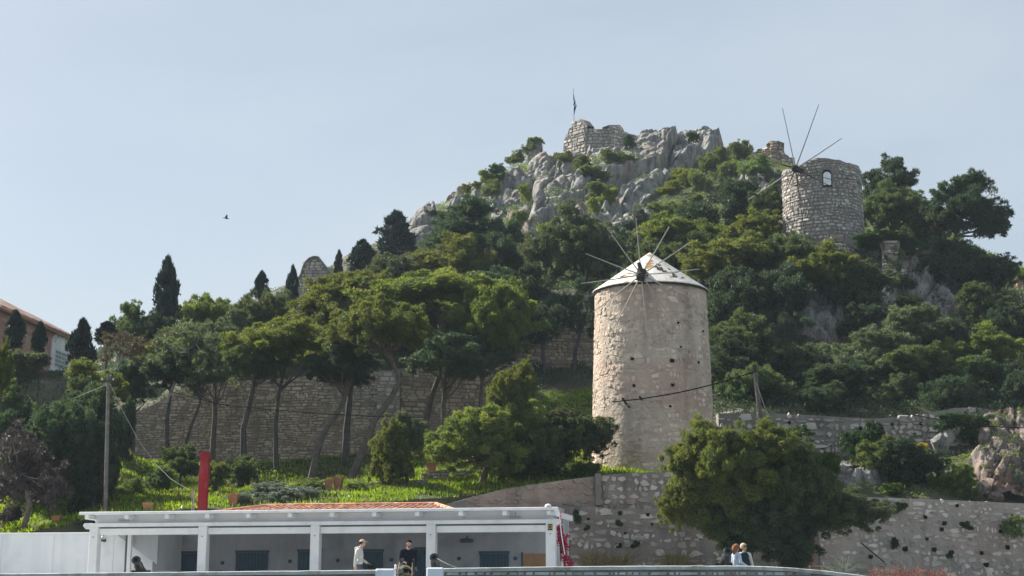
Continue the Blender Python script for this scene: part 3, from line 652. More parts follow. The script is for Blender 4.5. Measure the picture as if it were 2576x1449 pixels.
# ------------------------------------------------------------------ windmills
def tower(root, c, rb, rt, zb, zt, topfn, mats, seed, row, sw, body_name, span=2.0, **kw):
    def rad(v): return rb + (rt - rb) * (v - zb) / (zt - zb)
    U = rb * 2 * span
    def surf(u, v):
        a = (u - U / 2) / rb; n = Vector((math.sin(a), -math.cos(a), 0)); return Vector((c[0], c[1], v)) + n * rad(v), n
    n, V, F = 96, [], []; nv = 26
    for j in range(nv + 1):
        for i in range(n):
            a = 2 * math.pi * i / n; zt_ = topfn(a); v = zb - 1.0 + (zt_ - zb + 1.0) * j / nv
            w = 0.045 * mnoise.fractal((math.cos(a) * 3.2, math.sin(a) * 3.2, v * 1.1 + seed), 0.8, 2, 3)
            r_ = rad(v) + w; V.append((c[0] + math.sin(a) * r_, c[1] - math.cos(a) * r_, v))
    for i in range(n):
        a = 2 * math.pi * i / n; V.append((c[0] + math.sin(a) * (rt - 0.7), c[1] - math.cos(a) * (rt - 0.7), topfn(a)))
    for i in range(n):
        a = 2 * math.pi * i / n; V.append((c[0] + math.sin(a) * (rt - 0.7), c[1] - math.cos(a) * (rt - 0.7), zt - 1.5))
    for j in range(nv + 2):
        for i in range(n):
            q = (i + 1) % n; F.append((j*n+i, j*n+q, (j+1)*n+q, (j+1)*n+i))
    F.append(tuple((nv + 2) * n + i for i in range(n)))
    link(body_name, mesh_np(body_name, V, F, smooth=True), mats[1], root)
    tf_ = lambda u: topfn((u - U / 2) / rb)
    stones_on(root, surf, U, lambda u: zb - 0.3, tf_, row, sw, mats[0], seed, **kw)
    return surf, U

def roofed_mill():
    Yc = 79.4; c = P(1641, 1000, Yc); zb = P(1641, 1205, Yc).z - 0.4
    zt = P(1641, 739, Yc).z
    m1, m2 = MPP(745, Yc), MPP(1180, Yc)
    rt, rb = 139 * m1, 156.5 * m2
    r = empty('windmill', (0, 0, 0), 'tan stone windmill with white peeling conical roof and twelve bare sail poles', 'windmill')
    spots = [(1590,903,.09),(1689,908,.12),(1760,912,.08),(1594,970,.08),(1690,969,.09),(1583,1024,.06),(1683,1023,.08),(1706,812,.06),(1712,873,.05),(1777,833,.06)]
    surf, U = tower(r, (c.x, c.y), rb, rt, zb + 0.4, zt, lambda a: zt + 0.06, (M['mill'], M['mill_mortar']), 51, 0.24, 0.36, 'tower_wall', span=1.75, proud=0.020, gap=0.016, jit=0.38, wob=0.30, corner=0.65, minfill=0.82)
    hs = []
    for (x, y, s) in spots:
        a = math.asin(max(-0.97, min(0.97, (P(x, y, Yc - 2.6).x - c.x) / (rb - 0.15)))); hs.append((U / 2 + a * rb, P(x, y, Yc - 3 * math.cos(a)).z, s))
    holes(r, surf, hs)
    # cap: dark ring put in for the eave shadow, sheet panels, peeling patches
    re = rt + 0.10; za = P(1638, 637, Yc).z
    MB().lathe([(rt - 0.3, zt - 0.05), (re - 0.02, zt - 0.05), (re - 0.02, zt + 0.09), (rt - 0.3, zt + 0.09)], 64, (c.x, c.y, 0)).build('eave_shadow_ring', M['darkwood'], r)
    roofm = surf_mat('peeling_white_roof_sheet', (0.50, 0.48, 0.44), (0.68, 0.66, 0.62), (0.36, 0.24, 0.15), scale=2.2, rough=0.75, bump=0.7, bscale=7, bdist=0.05, pscale=1.6, pamt=(0.58, 0.64), tint=0.06)
    nseg = 20; q = random.Random(5); z0 = zt + 0.06
    for k in range(nseg):
        a0, a1 = 2*math.pi*k/nseg, 2*math.pi*(k+1)/nseg; lift = 0.02 + 0.02 * q.random(); V = []
        for t in (0, 0.5, 1):
            a = a0 + (a1 - a0) * t
            V += [(c.x + re*math.sin(a)*1.012, c.y - re*math.cos(a)*1.012, z0 + lift), (c.x + 0.03*math.sin(a), c.y - 0.03*math.cos(a), za + lift)]
        V += [(v[0], v[1], v[2] - 0.05) for v in V]
        F = [(0, 2, 3, 1), (2, 4, 5, 3), (6, 7, 9, 8), (8, 9, 11, 10), (0, 6, 8, 2), (2, 8, 10, 4), (0, 1, 7, 6), (4, 10, 11, 5)]
        link('roof_panel', mesh_np('roof_panel', V, F, tint=q.random()), roofm, r)
    rust = surf_mat('rust_patch', (0.30, 0.15, 0.06), (0.45, 0.26, 0.10), scale=5, bump=0.6, bscale=15)
    cz = lambda R: z0 + (za - z0) * (1 - R / re)
    for (x, y, s, kind) in ((1632,664,.17,1),(1636,672,.13,1),(1628,677,.12,1),(1662,682,.14,0),(1658,668,.10,0),(1671,692,.11,0),(1694,703,.16,0),(1640,655,.10,1),(1652,676,.09,0),(1565,700,.08,0),(1716,706,.07,0),(1684,680,.07,0)):
        b = P(x, y, Yc - 1.5); dz = (za - b.z) / (za - z0) * re; dx = b.x - c.x
        dy = -math.sqrt(max(0.02, dz * dz - dx * dx)); V = []
        for i in range(9):
            t = 2 * math.pi * i / 9; rr = s * q.uniform(0.7, 2.0)
            px_, py_ = dx + math.cos(t) * rr, dy + math.sin(t) * rr; V.append((c.x + px_, c.y + py_, cz(math.hypot(px_, py_)) + 0.062))
        V += [(v[0], v[1], v[2] - 0.03) for v in V]
        link('rust_patch', mesh_np('rust_patch', V, [tuple(range(9))] + [(i, 9 + i, 9 + (i+1) % 9, (i+1) % 9) for i in range(9)]), rust if kind else M['darkwood'], r)
    # shaft, hub and twelve poles
    hubY = Yc - rt - 0.75; h = P(1613, 691, hubY); back = Vector((c.x - 0.05, c.y - 0.9, h.z + 0.55))
    MB().tube([back, h + (back - h) * 0.12, h, h - (back - h).normalized() * 0.45], [0.17, 0.16, 0.20, 0.10], 12).build('sail_shaft', M['darkwood'], r)
    hb = MB()
    hb.lathe([(0.02, -0.34), (0.22, -0.32), (0.24, -0.1), (0.19, 0.0), (0.24, 0.12), (0.22, 0.30), (0.02, 0.34)], 12, h, (0.15, -0.25, 0.95))
    hb.build('sail_hub', M['darkwood'], r)
    MB().tube([h + Vector((0.02, -0.05, 0.1)), h + Vector((-0.12, -0.05, 0.62))], [0.13, 0.10], 10).build('hub_bracket', M['darkwood'], r)
    ends = ((-305,-420),(-48,-512),(255,-435),(440,-290),(525,-50),(495,230),(315,445),(58,535),(-255,500),(-430,335),(-540,80),(-500,-190))
    k = 0.8519 / 3.05
    for (ex, ey) in ends:
        e = P(1613 + ex * k, 691 + ey * k, hubY - 0.10)
        d = (e - h); mid = h + d * 0.5 + Vector((0, 0, -0.03))
        MB().tube([h, mid, e], [0.036, 0.030, 0.020], 7).build('sail_pole', M['palepole'], r)
    # cross ties near the hub
    for (ex, ey) in ((-170, 25), (-120, -12), (330, -20)):
        e = P(1613 + ex * k, 691 + ey * k, hubY - 0.15); MB().tube([h, e], [0.03, 0.02], 6).build('hub_strut', M['palepole'], r)
    # cable brackets
    for (x0, y0, x1, y1) in ((1566, 1002, 1577, 1018), (1609, 998, 1620, 1013)):
        a, b = P(x0, y0, Yc - 3.5), P(x1, y1, Yc - 2.6)
        MB().tube([a, b], [0.055, 0.06], 6).build('cable_bracket', M['darkwood'], r)
    # pale plaster patches
    return c, Yc
MILL = roofed_mill()

def open_mill():
    Yc = 116.0; c = P(2069, 520, Yc); zb = P(2069, 612, Yc).z; zt = P(2069, 432, Yc).z
    m = MPP(520, Yc); rt, rb = 96.5 * m, 99 * m
    r = empty('windmill', (0, 0, 0), 'roofless grey stone windmill tower on the slope with eight bare sail poles', 'windmill')
    def topfn(a):
        a = (a + math.pi) % (2 * math.pi) - math.pi
        return zt + 0.28 * math.exp(-((a + 0.25) / 0.5) ** 2) - 0.10 * max(0, -math.cos(a)) + 0.10 * mnoise.noise((a * 5, 2, 0)) + 0.05 * mnoise.noise((a * 17, 5, 0)) - 0.3 * math.exp(-((a + 0.95) / 0.25) ** 2)
    ww = P(2080, 447, Yc - 3); wa = math.asin((ww.x - c.x) / rt)
    wu, wz0, wz1, wh = wa, P(2080, 467, Yc - 3).z, P(2080, 430, Yc - 3).z, 0.34
    surf, U = tower(r, (c.x, c.y), rb, rt, zb, zt, topfn, (M['greystone'], M['greymortar']), 52, 0.23, 0.33, 'tower_wall', span=1.75, proud=0.05, gap=0.026, jit=0.36, wob=0.16, corner=0.75,
        skip=lambda u, v: abs(u - (rb * 1.75 + wa * rb)) < 0.48 and wz0 - 0.1 < v < wz1 + 0.25)
    uc = rb * 1.75 + wa * rb
    # arched window: dark plate painting in the recess shade, voussoirs, white board in two pieces, sill
    def arch(hw, z0, z1, n=9):
        ring = [(-hw, z0), (hw, z0)]; zs = z1 - hw
        for i in range(n + 1):
            t = math.pi * i / n; ring.append((hw * math.cos(t), zs + hw * math.sin(t)))
        return ring
    def plate(name, ring, dn, th, mat):
        V = [];
        for (u, v) in ring:
            p, n = surf(uc + u, v); V.append(p + n * dn)
        for (u, v) in ring:
            p, n = surf(uc + u, v); V.append(p + n * (dn - th))
        k = len(ring); F = [tuple(range(k))] + [(i, k + i, k + (i + 1) % k, (i + 1) % k) for i in range(k)]
        return link(name, mesh_np(name, V, F), mat, r)
    plate('window_recess_shade', arch(0.36, wz0 - 0.03, wz1 + 0.06), 0.045, 0.3, M['hole'])
    rb_ = arch(0.30, wz0 + 0.02, wz1 - 0.10)
    zsplit = wz0 + (wz1 - wz0) * 0.46
    plate('window_board', [(-0.29, wz0 + 0.03), (0.29, wz0 + 0.03), (0.29, zsplit - 0.12), (-0.29, zsplit + 0.06)], 0.10, 0.05, M['white'])
    plate('window_board', [(-0.29, zsplit + 0.12), (0.29, zsplit - 0.05)] + [p for p in rb_ if p[1] > zsplit + 0.2], 0.10, 0.05, M['white'])
    plate('window_sill', [(-0.36, wz0 - 0.10), (0.36, wz0 - 0.12), (0.36, wz0 - 0.02), (-0.36, wz0)], 0.14, 0.1, M['darkwood'])
    for i in range(9):
        t = math.pi * (i + 0.5) / 9; r0, r1 = 0.44, 0.74; zs = wz1 - 0.32; w = 0.055
        ring = []
        for (rr, s) in ((r0, -1), (r1, -1.4), (r1, 1.4), (r0, 1)):
            ring.append((rr * math.cos(t) - math.sin(t) * w * s, zs + rr * math.sin(t) + math.cos(t) * w * s))
        me = plate('voussoir', ring, 0.07, 0.1, M['greystone'])
    # sail wheel, seen at an angle
    hubY = Yc - rt - 0.1; h = P(2001, 424, hubY)
    ax = Vector((-0.62, -0.78, 0.05)).normalized()
    MB().tube([Vector((c.x - 0.4, c.y - 0.3, h.z + 0.1)), h, h + ax * 0.5], [0.2, 0.2, 0.12], 12).build('sail_shaft', M['darkwood'], r)
    MB().lathe([(0.02, -0.42), (0.24, -0.36), (0.30, 0), (0.22, 0.32), (0.02, 0.40)], 12, h, ax).build('sail_hub', M['darkwood'], r)
    k = 0.8519 / 3.407
    for (ex, ey, r0, r1, mt) in ((-130,-605,.05,.03,'bluepole'),(235,-645,.06,.03,'bluepole'),(465,-305,.06,.035,'bluepole'),(410,205,.05,.02,'darkwood'),(92,655,.05,.025,'darkwood'),(-120,295,.05,.02,'darkwood'),(-470,310,.075,.045,'palepole'),(-315,-90,.05,.02,'darkwood'),(-395,-148,.04,.02,'darkwood')):
        dx = ex * k * MPP(424, hubY)
        depth = -dx * ax.x / ax.y      # the wheel's plane stands square to its shaft
        e = P(2001 + ex * k, 424 + ey * k, hubY + depth * 0.8 - 0.2)
        MB().tube([h, h + (e - h) * 0.5 + Vector((0, 0, -0.03)), e], [r0, (r0 + r1) / 2, r1], 7).build('sail_pole', M[mt], r)
    e = P(2001 - 400 * k, 424 + 262 * k, hubY + 0.6)
    MB().tube([e + Vector((-.5, 0, .15)), e, e + Vector((.25, 0, -.28))], [.06, .1, .05], 6).build('pole_end_wrap', M['darkwood'], r)
open_mill()

# ------------------------------------------------------------------ pergola restaurant
def pergola():
    A, B = P(235, 1440, 59.6), P(1387, 1428, 56.0)
    L = math.hypot(B.x - A.x, B.y - A.y); ang = math.atan2(B.y - A.y, B.x - A.x); G = -0.1
    r = empty('pergola', (A.x, A.y, G), 'long white timber pergola with five posts along the promenade', 'pergola', rz=ang)
    H = 3.0                                       # top of roof edge above ground
    for k in range(5):
        u = L * k / 4; po = MB().box(u - 0.175, u + 0.175, -0.175, 0.175, 0, H - 0.56, 0.015).build('post', M['white'], r)
        MB().lathe([(0.03, 0), (0.03, 0.02)], 10, (u, -0.178, 2.05), (0, -1, 0)).build('bolt', M['metal'], po)
    MB().box(-0.42, L + 0.36, -0.62, -0.5, H - 0.11, H, 0.015).build('roof_edge', M['white'], r)
    V = [(-0.4, -0.5, H - 0.012), (L + 0.34, -0.5, H - 0.012), (L - 1.2, 5.0, H + 0.06), (-0.4, 5.0, H + 0.06)]
    link('roof_deck', mesh_np('roof_deck', V + [(a, b, c - 0.06) for a, b, c in V], [(0, 1, 2, 3), (7, 6, 5, 4), (0, 4, 5, 1), (1, 5, 6, 2), (2, 6, 7, 3), (3, 7, 4, 0)]), M['white'], r)
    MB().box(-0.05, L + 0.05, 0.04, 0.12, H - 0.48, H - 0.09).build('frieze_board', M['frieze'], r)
    MB().box(-0.12, L + 0.02, -0.20, 0.02, H - 0.56, H - 0.42, 0.01).build('main_beam', M['white'], r)
    for s, u in ((-1, -0.12), (1, L + 0.02)):
        pr = [(0, -0.13), (0.28, -0.13), (0.34, -0.19), (0.34, -0.24), (0.22, -0.36), (0, -0.36)]
        V = [(u + s * a, -0.16, H - 0.28 + b) for a, b in pr] + [(u + s * a, 0.10, H - 0.28 + b) for a, b in pr]
        n = len(pr); link('beam_end', mesh_np('beam_end', V, [tuple(range(n)), tuple(range(2*n-1, n-1, -1))] + [(i, n+i, n+(i+1) % n, (i+1) % n) for i in range(n)]), M['white'], r)
    for k in range(12):
        u = -0.12 + (L + 0.14) * k / 11
        MB().box(u - 0.085, u + 0.085, -0.56, 0.20, H - 0.28, H - 0.115, 0.01).build('rafter_tail', M['white'], r)
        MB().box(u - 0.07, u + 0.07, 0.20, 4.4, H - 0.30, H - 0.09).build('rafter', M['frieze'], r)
    for k in range(4):
        u0, u1 = L * k / 4 + 0.18, L * (k + 1) / 4 - 0.18
        q = MB().box(u0, u1, -0.06, 0.10, H - 0.87, H - 0.62, 0.015).build('awning_box', M['white'], r)
        MB().box(u0 + 0.02, u1 - 0.02, -0.02, 0.06, H - 0.615, H - 0.57).build('awning_roller', M['shutterframe'], q)
    # small fittings
    MB().box(0.95, 1.35, -0.01, 0.035, H - 0.33, H - 0.25, 0.01).build('emergency_light', M['metal'], r)
    f = MB().box(L - 1.35, L - 1.33, 0.0, 0.035, H - 0.30, H - 0.14); f.box(L - 1.55, L - 1.15, -0.03, 0.035, H - 0.33, H - 0.29).build('lamp_bracket', M['metal'], r)
    s = MB().box(L - 0.09, L + 0.08, -0.20, -0.18, 2.18, 2.40).build('notice_plate', M['cable'], r)
    MB().box(L - 0.075, L + 0.065, -0.206, -0.201, 2.22, 2.36).build('notice_face', M['yellowsign'], s)
    nb = MB(); nb.box(L - 0.04, L - 0.015, -0.211, -0.207, 2.24, 2.33); nb.box(L + 0.01, L + 0.035, -0.211, -0.207, 2.24, 2.33); nb.box(L - 0.04, L + 0.035, -0.211, -0.207, 2.29, 2.33)
    nb.build('notice_symbol', M['cable'], s)
    # inner left post and slanting side blind
    MB().box(0.92, 1.08, 0.9, 1.04, 0, 2.2, 0.01).build('inner_post', M['white'], r)
    MB().box(0.84, 0.915, 0.9, 1.0, 0, 2.2).build('inner_post_shade_strip', M['shutterframe'], r)  # solid dark strip painted in as the shadow beside the post
    V = [(0.30, 1.15, 2.20), (2.1, 1.15, 1.02), (2.1, 1.15, 2.35), (0.30, 1.15, 2.35)]
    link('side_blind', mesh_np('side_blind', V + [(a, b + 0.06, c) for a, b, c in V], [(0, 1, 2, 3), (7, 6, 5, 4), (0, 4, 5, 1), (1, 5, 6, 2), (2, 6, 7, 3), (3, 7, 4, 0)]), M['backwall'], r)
    # right hand end: small white step wall
    st = MB().box(L + 0.30, L + 0.50, 0.3, 1.4, 0, 0.75, 0.04); st.box(L + 0.30, L + 0.38, 0.3, 1.4, 0.75, 1.35, 0.03); st.build('end_wall', M['white'], r)
    MB().tube([(L + 0.62, 0.2, 0), (L + 0.62, 0.2, 0.75)], 0.04, 8).build('end_stake', M['white'], r)
    MB().tube([(L + 0.34, -0.3, H - 0.1), (L + 0.42, -0.2, 2.0), (L + 0.50, 0, 1.3)], 0.018, 6).build('drip_cord', M['white'], r)
    fl = MB(); fl.tube([(L + 0.2, -0.4, H - 0.22), (L + 0.36, -0.6, H - 0.26)], [0.04, 0.10], 10); fl.tube([(L + 0.16, -0.4, H - 0.14), (L + 0.32, -0.6, H - 0.13)], [0.04, 0.07], 10); fl.build('floodlight', M['white'], r)
    MB().lathe([(0.02, 0), (0.13, 0.02), (0.10, 0.09), (0.02, 0.12)], 14, (L - 0.02, -0.5, H + 0.0)).build('roof_cap', M['white'], r)

    # the house behind it
    hw = 4.4
    h = empty('restaurant_house', (A.x, A.y, G), 'low grey house with blue shutters in the shade of the pergola', 'house', rz=ang)
    x0, x1 = 1.55, L - 0.9
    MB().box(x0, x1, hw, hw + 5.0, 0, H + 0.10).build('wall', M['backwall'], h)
    mp = L / (1387 - 235)          # metres per pixel along the front, at the back wall it is a little more
    def ux(px): return (px - 235) * mp * (1 + hw / 58.0) - 0.02 * hw + (-(hw) * math.sin(ang) * 0 + (hw * (-0.2)))
    def wx(px):
        # intersect the sight line of a pixel with the back wall plane
        d = P(px, 1420, 1.0); e1 = Vector((math.cos(ang), math.sin(ang))); e2 = Vector((-math.sin(ang), math.cos(ang)))
        o = Vector((A.x, A.y)) + e2 * hw; t = o.dot(e2) / Vector((d.x, 1)).dot(e2); q = Vector((d.x, 1)) * t
        return (q - o).dot(e1), t
    for (a, b, yt, kind) in ((440, 515, 1393, 'door'), (599, 669, 1391, 'window'), (755, 803, 1388, 'door'), (912, 958, 1388, 'window'), (1049, 1087, 1383, 'door'), (1213, 1275, 1393, 'window'), (1316, 1374, 1393, 'board')):
        ua, t = wx(a); ub, _ = wx(b); zt = P(a, yt, t).z - G
        if kind == 'board':
            MB().box(ua, ub, hw - 0.06, hw - 0.005, 0.1, zt, 0.01).build('boarded_opening', M['woodboard'], h)
            MB().box(ua - 0.07, ua - 0.004, hw - 0.07, hw - 0.004, 0.1, zt + 0.06).build('board_frame', M['shutterframe'], h); continue
        fr = MB(); fr.box(ua - 0.09, ua, hw - 0.06, hw - 0.004, 0.0, zt); fr.box(ub, ub + 0.09, hw - 0.06, hw - 0.004, 0.0, zt); fr.box(ua - 0.12, ub + 0.12, hw - 0.07, hw - 0.004, zt + 0.002, zt + 0.10)
        o = fr.build(kind + '_frame', M['shutterframe'], h)
        n = max(4, int((ub - ua) / 0.14))
        for k in range(n):
            p0, p1 = ua + (ub - ua) * k / n + 0.006, ua + (ub - ua) * (k + 1) / n - 0.006
            MB().box(p0, p1, hw - 0.045, hw - 0.004, 0.12, zt - 0.005).build('shutter_board', M['shutter'], o)
    for px, py in ((395, 1418), (560, 1416), (730, 1412), (850, 1410), (985, 1408), (1155, 1405), (1297, 1405)):
        u, t = wx(px); MB().lathe([(0.07, 0), (0.08, 0.05), (0.05, 0.10)], 12, (u, hw - 0.001, P(px, py, t).z - G), (0, -1, 0)).build('wall_lamp', M['shutterframe'], h)
    for px, py in ((370, 1365), (1175, 1360)):
        u, t = wx(px); z = P(px, py, t).z - G
        q = MB().box(u - 0.25, u + 0.25, hw - 0.25, hw - 0.05, z - 0.08, z + 0.05, 0.02); q.tube([(u, hw - 0.05, z), (u, hw, z + 0.2)], 0.03, 6); q.build('wall_heater', M['shutterframe'], h)
    # tiled hip roof: each tile its own piece
    ze, zr = H + 0.06, H + 0.50; y0, yr = hw - 0.3, hw + 2.6
    ra, t = wx(505); rb, _ = wx(1085); ra += 0.2; rb += 1.1
    V = [(ra, y0, ze), (rb, y0, ze), (rb - 1.6, yr, zr), (ra + 1.6, yr, zr), (ra, y0 + 5.8, ze), (rb, y0 + 5.8, ze)]
    rf = link('roof', mesh_np('roof', V, [(0, 1, 2, 3), (1, 5, 2), (4, 0, 3), (5, 4, 3, 2)]), M['tile'], h)
    def tile_mesh():
        V, F = [], []
        for (yy, zz, rr) in ((0, 0.0, 0.105), (0.52, 0.045, 0.085)):
            for k in range(7):
                t = math.pi * k / 6; V.append((rr * math.cos(t), yy, zz + rr * math.sin(t) * 0.85))
        for (yy, zz, rr) in ((0, 0.0, 0.08), (0.52, 0.045, 0.06)):
            for k in range(7):
                t = math.pi * k / 6; V.append((rr * math.cos(t), yy, zz + rr * math.sin(t) * 0.85))
        for k in range(6):
            F.append((k, k + 1, 8 + k, 7 + k)); F.append((k + 1, k, 14 + k, 15 + k))
        return mesh_np('tile', V, F, smooth=True)
    tm = tile_mesh(); tm.materials.append(M['tile']); n = int((rb - ra) / 0.27); sl = (zr - ze) / (yr - y0)
    for row in range(6):
        yy = y0 + row * 0.48
        a, b = ra + 1.6 * row * 0.48 / (yr - y0), rb - 1.6 * row * 0.48 / (yr - y0)
        for k in range(n):
            u = ra + 0.135 + (rb - ra) * k / n
            if u < a or u > b: continue
            o = link('tile', tm, None, rf); o.location = (u + rnd.uniform(-.012, .012), yy - 0.06, ze + sl * (yy - y0) + 0.012); o.rotation_euler = (math.atan(sl) - 0.06 + rnd.uniform(-.02, .02), 0, rnd.uniform(-.03, .03))
    for (p, q) in (((ra + 1.6, yr, zr), (rb - 1.6, yr, zr)), ((ra, y0, ze), (ra + 1.6, yr, zr)), ((rb, y0, ze), (rb - 1.6, yr, zr))):
        p, q = Vector(p), Vector(q); m = max(3, int((q - p).length / 0.42))
        for k in range(m):
            a, b = p + (q - p) * k / m, p + (q - p) * (k + 1.12) / m
            MB().tube([a + Vector((0, 0, .05)), b + Vector((0, 0, .06))], [0.12, 0.10], 8).build('ridge_tile', M['tile'], rf)

    # white block on the left
    w = empty('white_block', (A.x, A.y, G), 'plain white walled block at the lower left beside the pergola', 'building', rz=ang)
    zt = P(100, 1337, 60.5).z - G
    MB().box(-12, 1.7, 1.6, 6.5, 0, zt - 0.07).build('wall', M['whitewash'], w)
    MB().box(-12, 1.75, 1.55, 6.55, zt - 0.068, zt, 0.01).build('wall_cap', M['white'], w)
    for (a, b, c, d) in ((-1.05, 0.0, 0.0, 1.15),):
        dr = MB().box(a, b, 1.575, 1.597, c, d, 0.004).build('flush_door', M['whitewash'], w)
        MB().box(b - 0.12, b - 0.09, 1.545, 1.575, 0.5, 0.62).build('handle', M['metal'], dr)
    for a in (-2.6, -4.9, 0.0): MB().box(a, a + 0.02, 1.585, 1.598, 0, zt - 0.1).build('panel_joint', M['frieze'], w)
    cm = empty('security_camera', (A.x, A.y, G), 'small dark security camera on the white block beside the first post', 'camera', rz=ang)
    cm_z = P(226, 1357, 60.5).z - G
    MB().tube([(-0.50, 1.36, cm_z + 0.0), (-0.24, 1.36, cm_z - 0.02)], [0.055, 0.07], 10).build('camera_body', M['iron'], cm)
    MB().tube([(-0.46, 1.6, cm_z + 0.2), (-0.42, 1.38, cm_z + 0.08)], 0.025, 6).build('mount', M['metal'], cm)
    return A, B, ang, L
PERG = pergola()

# ------------------------------------------------------------------ far houses
def arch_house():
    # long facade running away to the right; roof edge falls from (0,795) to (185,838)
    a, b = P(-60, 780, 104), P(187, 838, 122)
    L = math.hypot(b.x - a.x, b.y - a.y); ang = math.atan2(b.y - a.y, b.x - a.x)
    zt = P(60, 808, 104 + 18 * 120 / 247).z; zb = P(100, 985, 110).z
    r = empty('brick_house', (a.x, a.y, zb), 'red ochre house with tiled roof and white arched window at the left edge', 'house', rz=ang)
    h = zt - zb
    MB().box(0, L, 0, 9, -3, h).build('wall', M['brickred'], r)
    # brick courses on the visible facade
    q = random.Random(3); parts = []
    # tiled roof, single barrel tiles along the eave
    rf_m = MB(); 
    V = [(-0.5, -0.45, h + 0.05), (L + 0.5, -0.45, h + 0.05), (L - 3.5, 4.5, h + 2.6), (0, 4.5, h + 2.6), (L + 0.5, 9.4, h + 0.05)]
    rf = link('roof', mesh_np('roof', V, [(0, 1, 2, 3), (1, 4, 2)]), M['oldtile'], r)
    MB().box(-0.5, L + 0.45, -0.4, -0.02, h - 0.12, h + 0.03).build('eave_cornice', M['brick'], r)
    V, F = [], []
    for (yy, rr) in ((0, 0.13), (0.95, 0.11)):
        for k in range(6):
            t = math.pi * k / 5; V.append((rr * math.cos(t), yy, rr * math.sin(t)))
    for k in range(5): F.append((k, k + 1, 7 + k, 6 + k))
    tm = mesh_np('tile', V, F, smooth=True); tm.materials.append(M['oldtile'])
    sl = math.atan(2.55 / 4.95)
    for row in range(6):
        y = -0.5 + row * 0.85; z = h + 0.05 + (y + 0.45) * math.tan(sl)
        for k in range(int(L / 0.34)):
            u = 0.0 + k * 0.34
            if u > L + 0.4 - (y + 0.45) * 4.0 / 4.95 or u < 3.0: continue
            o = link('tile', tm, None, rf); o.location = (u + q.uniform(-.03, .03), y, z + 0.02); o.rotation_euler = (sl + q.uniform(-.03, .03), 0, q.uniform(-.05, .05))
    # arched window at pixels x 128..172
    def ux(px):
        d = P(px, 880, 1.0); e1 = Vector((math.cos(ang), math.sin(ang))); e2 = Vector((-e1.y, e1.x)); o = Vector((a.x, a.y))
        t = o.dot(e2) / Vector((d.x, 1)).dot(e2); return (Vector((d.x, 1)) * t - o).dot(e1), t
    u0, t0 = ux(128); u1, t1 = ux(175); uc, hw = (u0 + u1) / 2, (u1 - u0) / 2
    z0, z1 = P(145, 928, t0).z - zb, P(150, 846, t1).z - zb
    zs = z1 - hw * 0.62
    def arch(hw_, za, zsp, rise, n=12):
        return [(-hw_, za), (hw_, za)] + [(hw_ * math.cos(math.pi * i / n), zsp + rise * math.sin(math.pi * i / n)) for i in range(n + 1)]
    def slab(name, ring, y0_, y1_, mat, par):
        k = len(ring); V = [(uc + p, y0_, z) for p, z in ring] + [(uc + p, y1_, z) for p, z in ring]
        return link(name, mesh_np(name, V, [tuple(range(k))] + [(i, k + i, k + (i+1) % k, (i+1) % k) for i in range(k)]), mat, par)
    wf = slab('window', arch(hw, z0, zs, hw * 0.62), -0.12, -0.002, M['whitewash'], r)
    iw = hw * 0.72; gt_ = zs - 0.25
    slab('window_opening', [(-iw, z0 + 0.22), (iw, z0 + 0.22), (iw, gt_), (-iw, gt_)], -0.135, -0.05, M['frieze'], wf)
    for cx_ in (0, 1):
        for rw in range(4):
            pa, pb = -iw + 0.14 + cx_ * (iw - 0.08), -iw + 0.14 + cx_ * (iw - 0.08) + iw - 0.20
            za, zb_ = z0 + 0.36 + rw * (gt_ - z0 - 0.45) / 4, z0 + 0.36 + (rw + 1) * (gt_ - z0 - 0.45) / 4 - 0.10
            slab('pane', [(pa, za), (pb, za), (pb, zb_), (pa, zb_)], -0.15, -0.13, M['glass'], wf)
    MB().box(uc - hw * 1.12, uc + hw * 1.12, -0.26, -0.004, z0 - 0.16, z0 - 0.003).build('sill', M['whitewash'], wf)
    n = 11
    for i in range(n):                       # the row of letters round the arch
        if i == 6: continue
        t = math.pi * (1 - (i + 0.9) / (n + 0.8)); rx, rz_ = hw * 0.80, hw * 0.62 * 0.78
        cxl, czl = rx * math.cos(t), zs + rz_ * math.sin(t); dr = Vector((math.cos(t), math.sin(t) * 1.1)).normalized(); tg = Vector((-dr.y, dr.x)); l, w = 0.15, 0.035
        for off in (-0.055, 0.045):
            ring = [(cxl + tg.x * (off + sx * w) + dr.x * sy * l, czl + tg.y * (off + sx * w) + dr.y * sy * l) for sx, sy in ((-.5, -1), (.5, -1), (.5, 1), (-.5, 1))]
            slab('letter_stroke', ring, -0.128, -0.12, M['shutterframe'], wf)
    # bricks: courses picked out beside the window
    stones_on(r, lambda u, v: (Vector((u, 0.0, v)), Vector((0, -1, 0))), L, lambda u: z0 - 2.5, lambda u: h - 0.2, 0.30, 0.62, M['brick'], 61, proud=0.015, gap=0.012, jit=0.03, corner=0.1, maxparts=220, minfill=0.8,
              skip=lambda u, v: (abs(u - uc) < hw * 1.2 and z0 - 0.3 < v < z1 + 0.3) or u < 4)
arch_house()

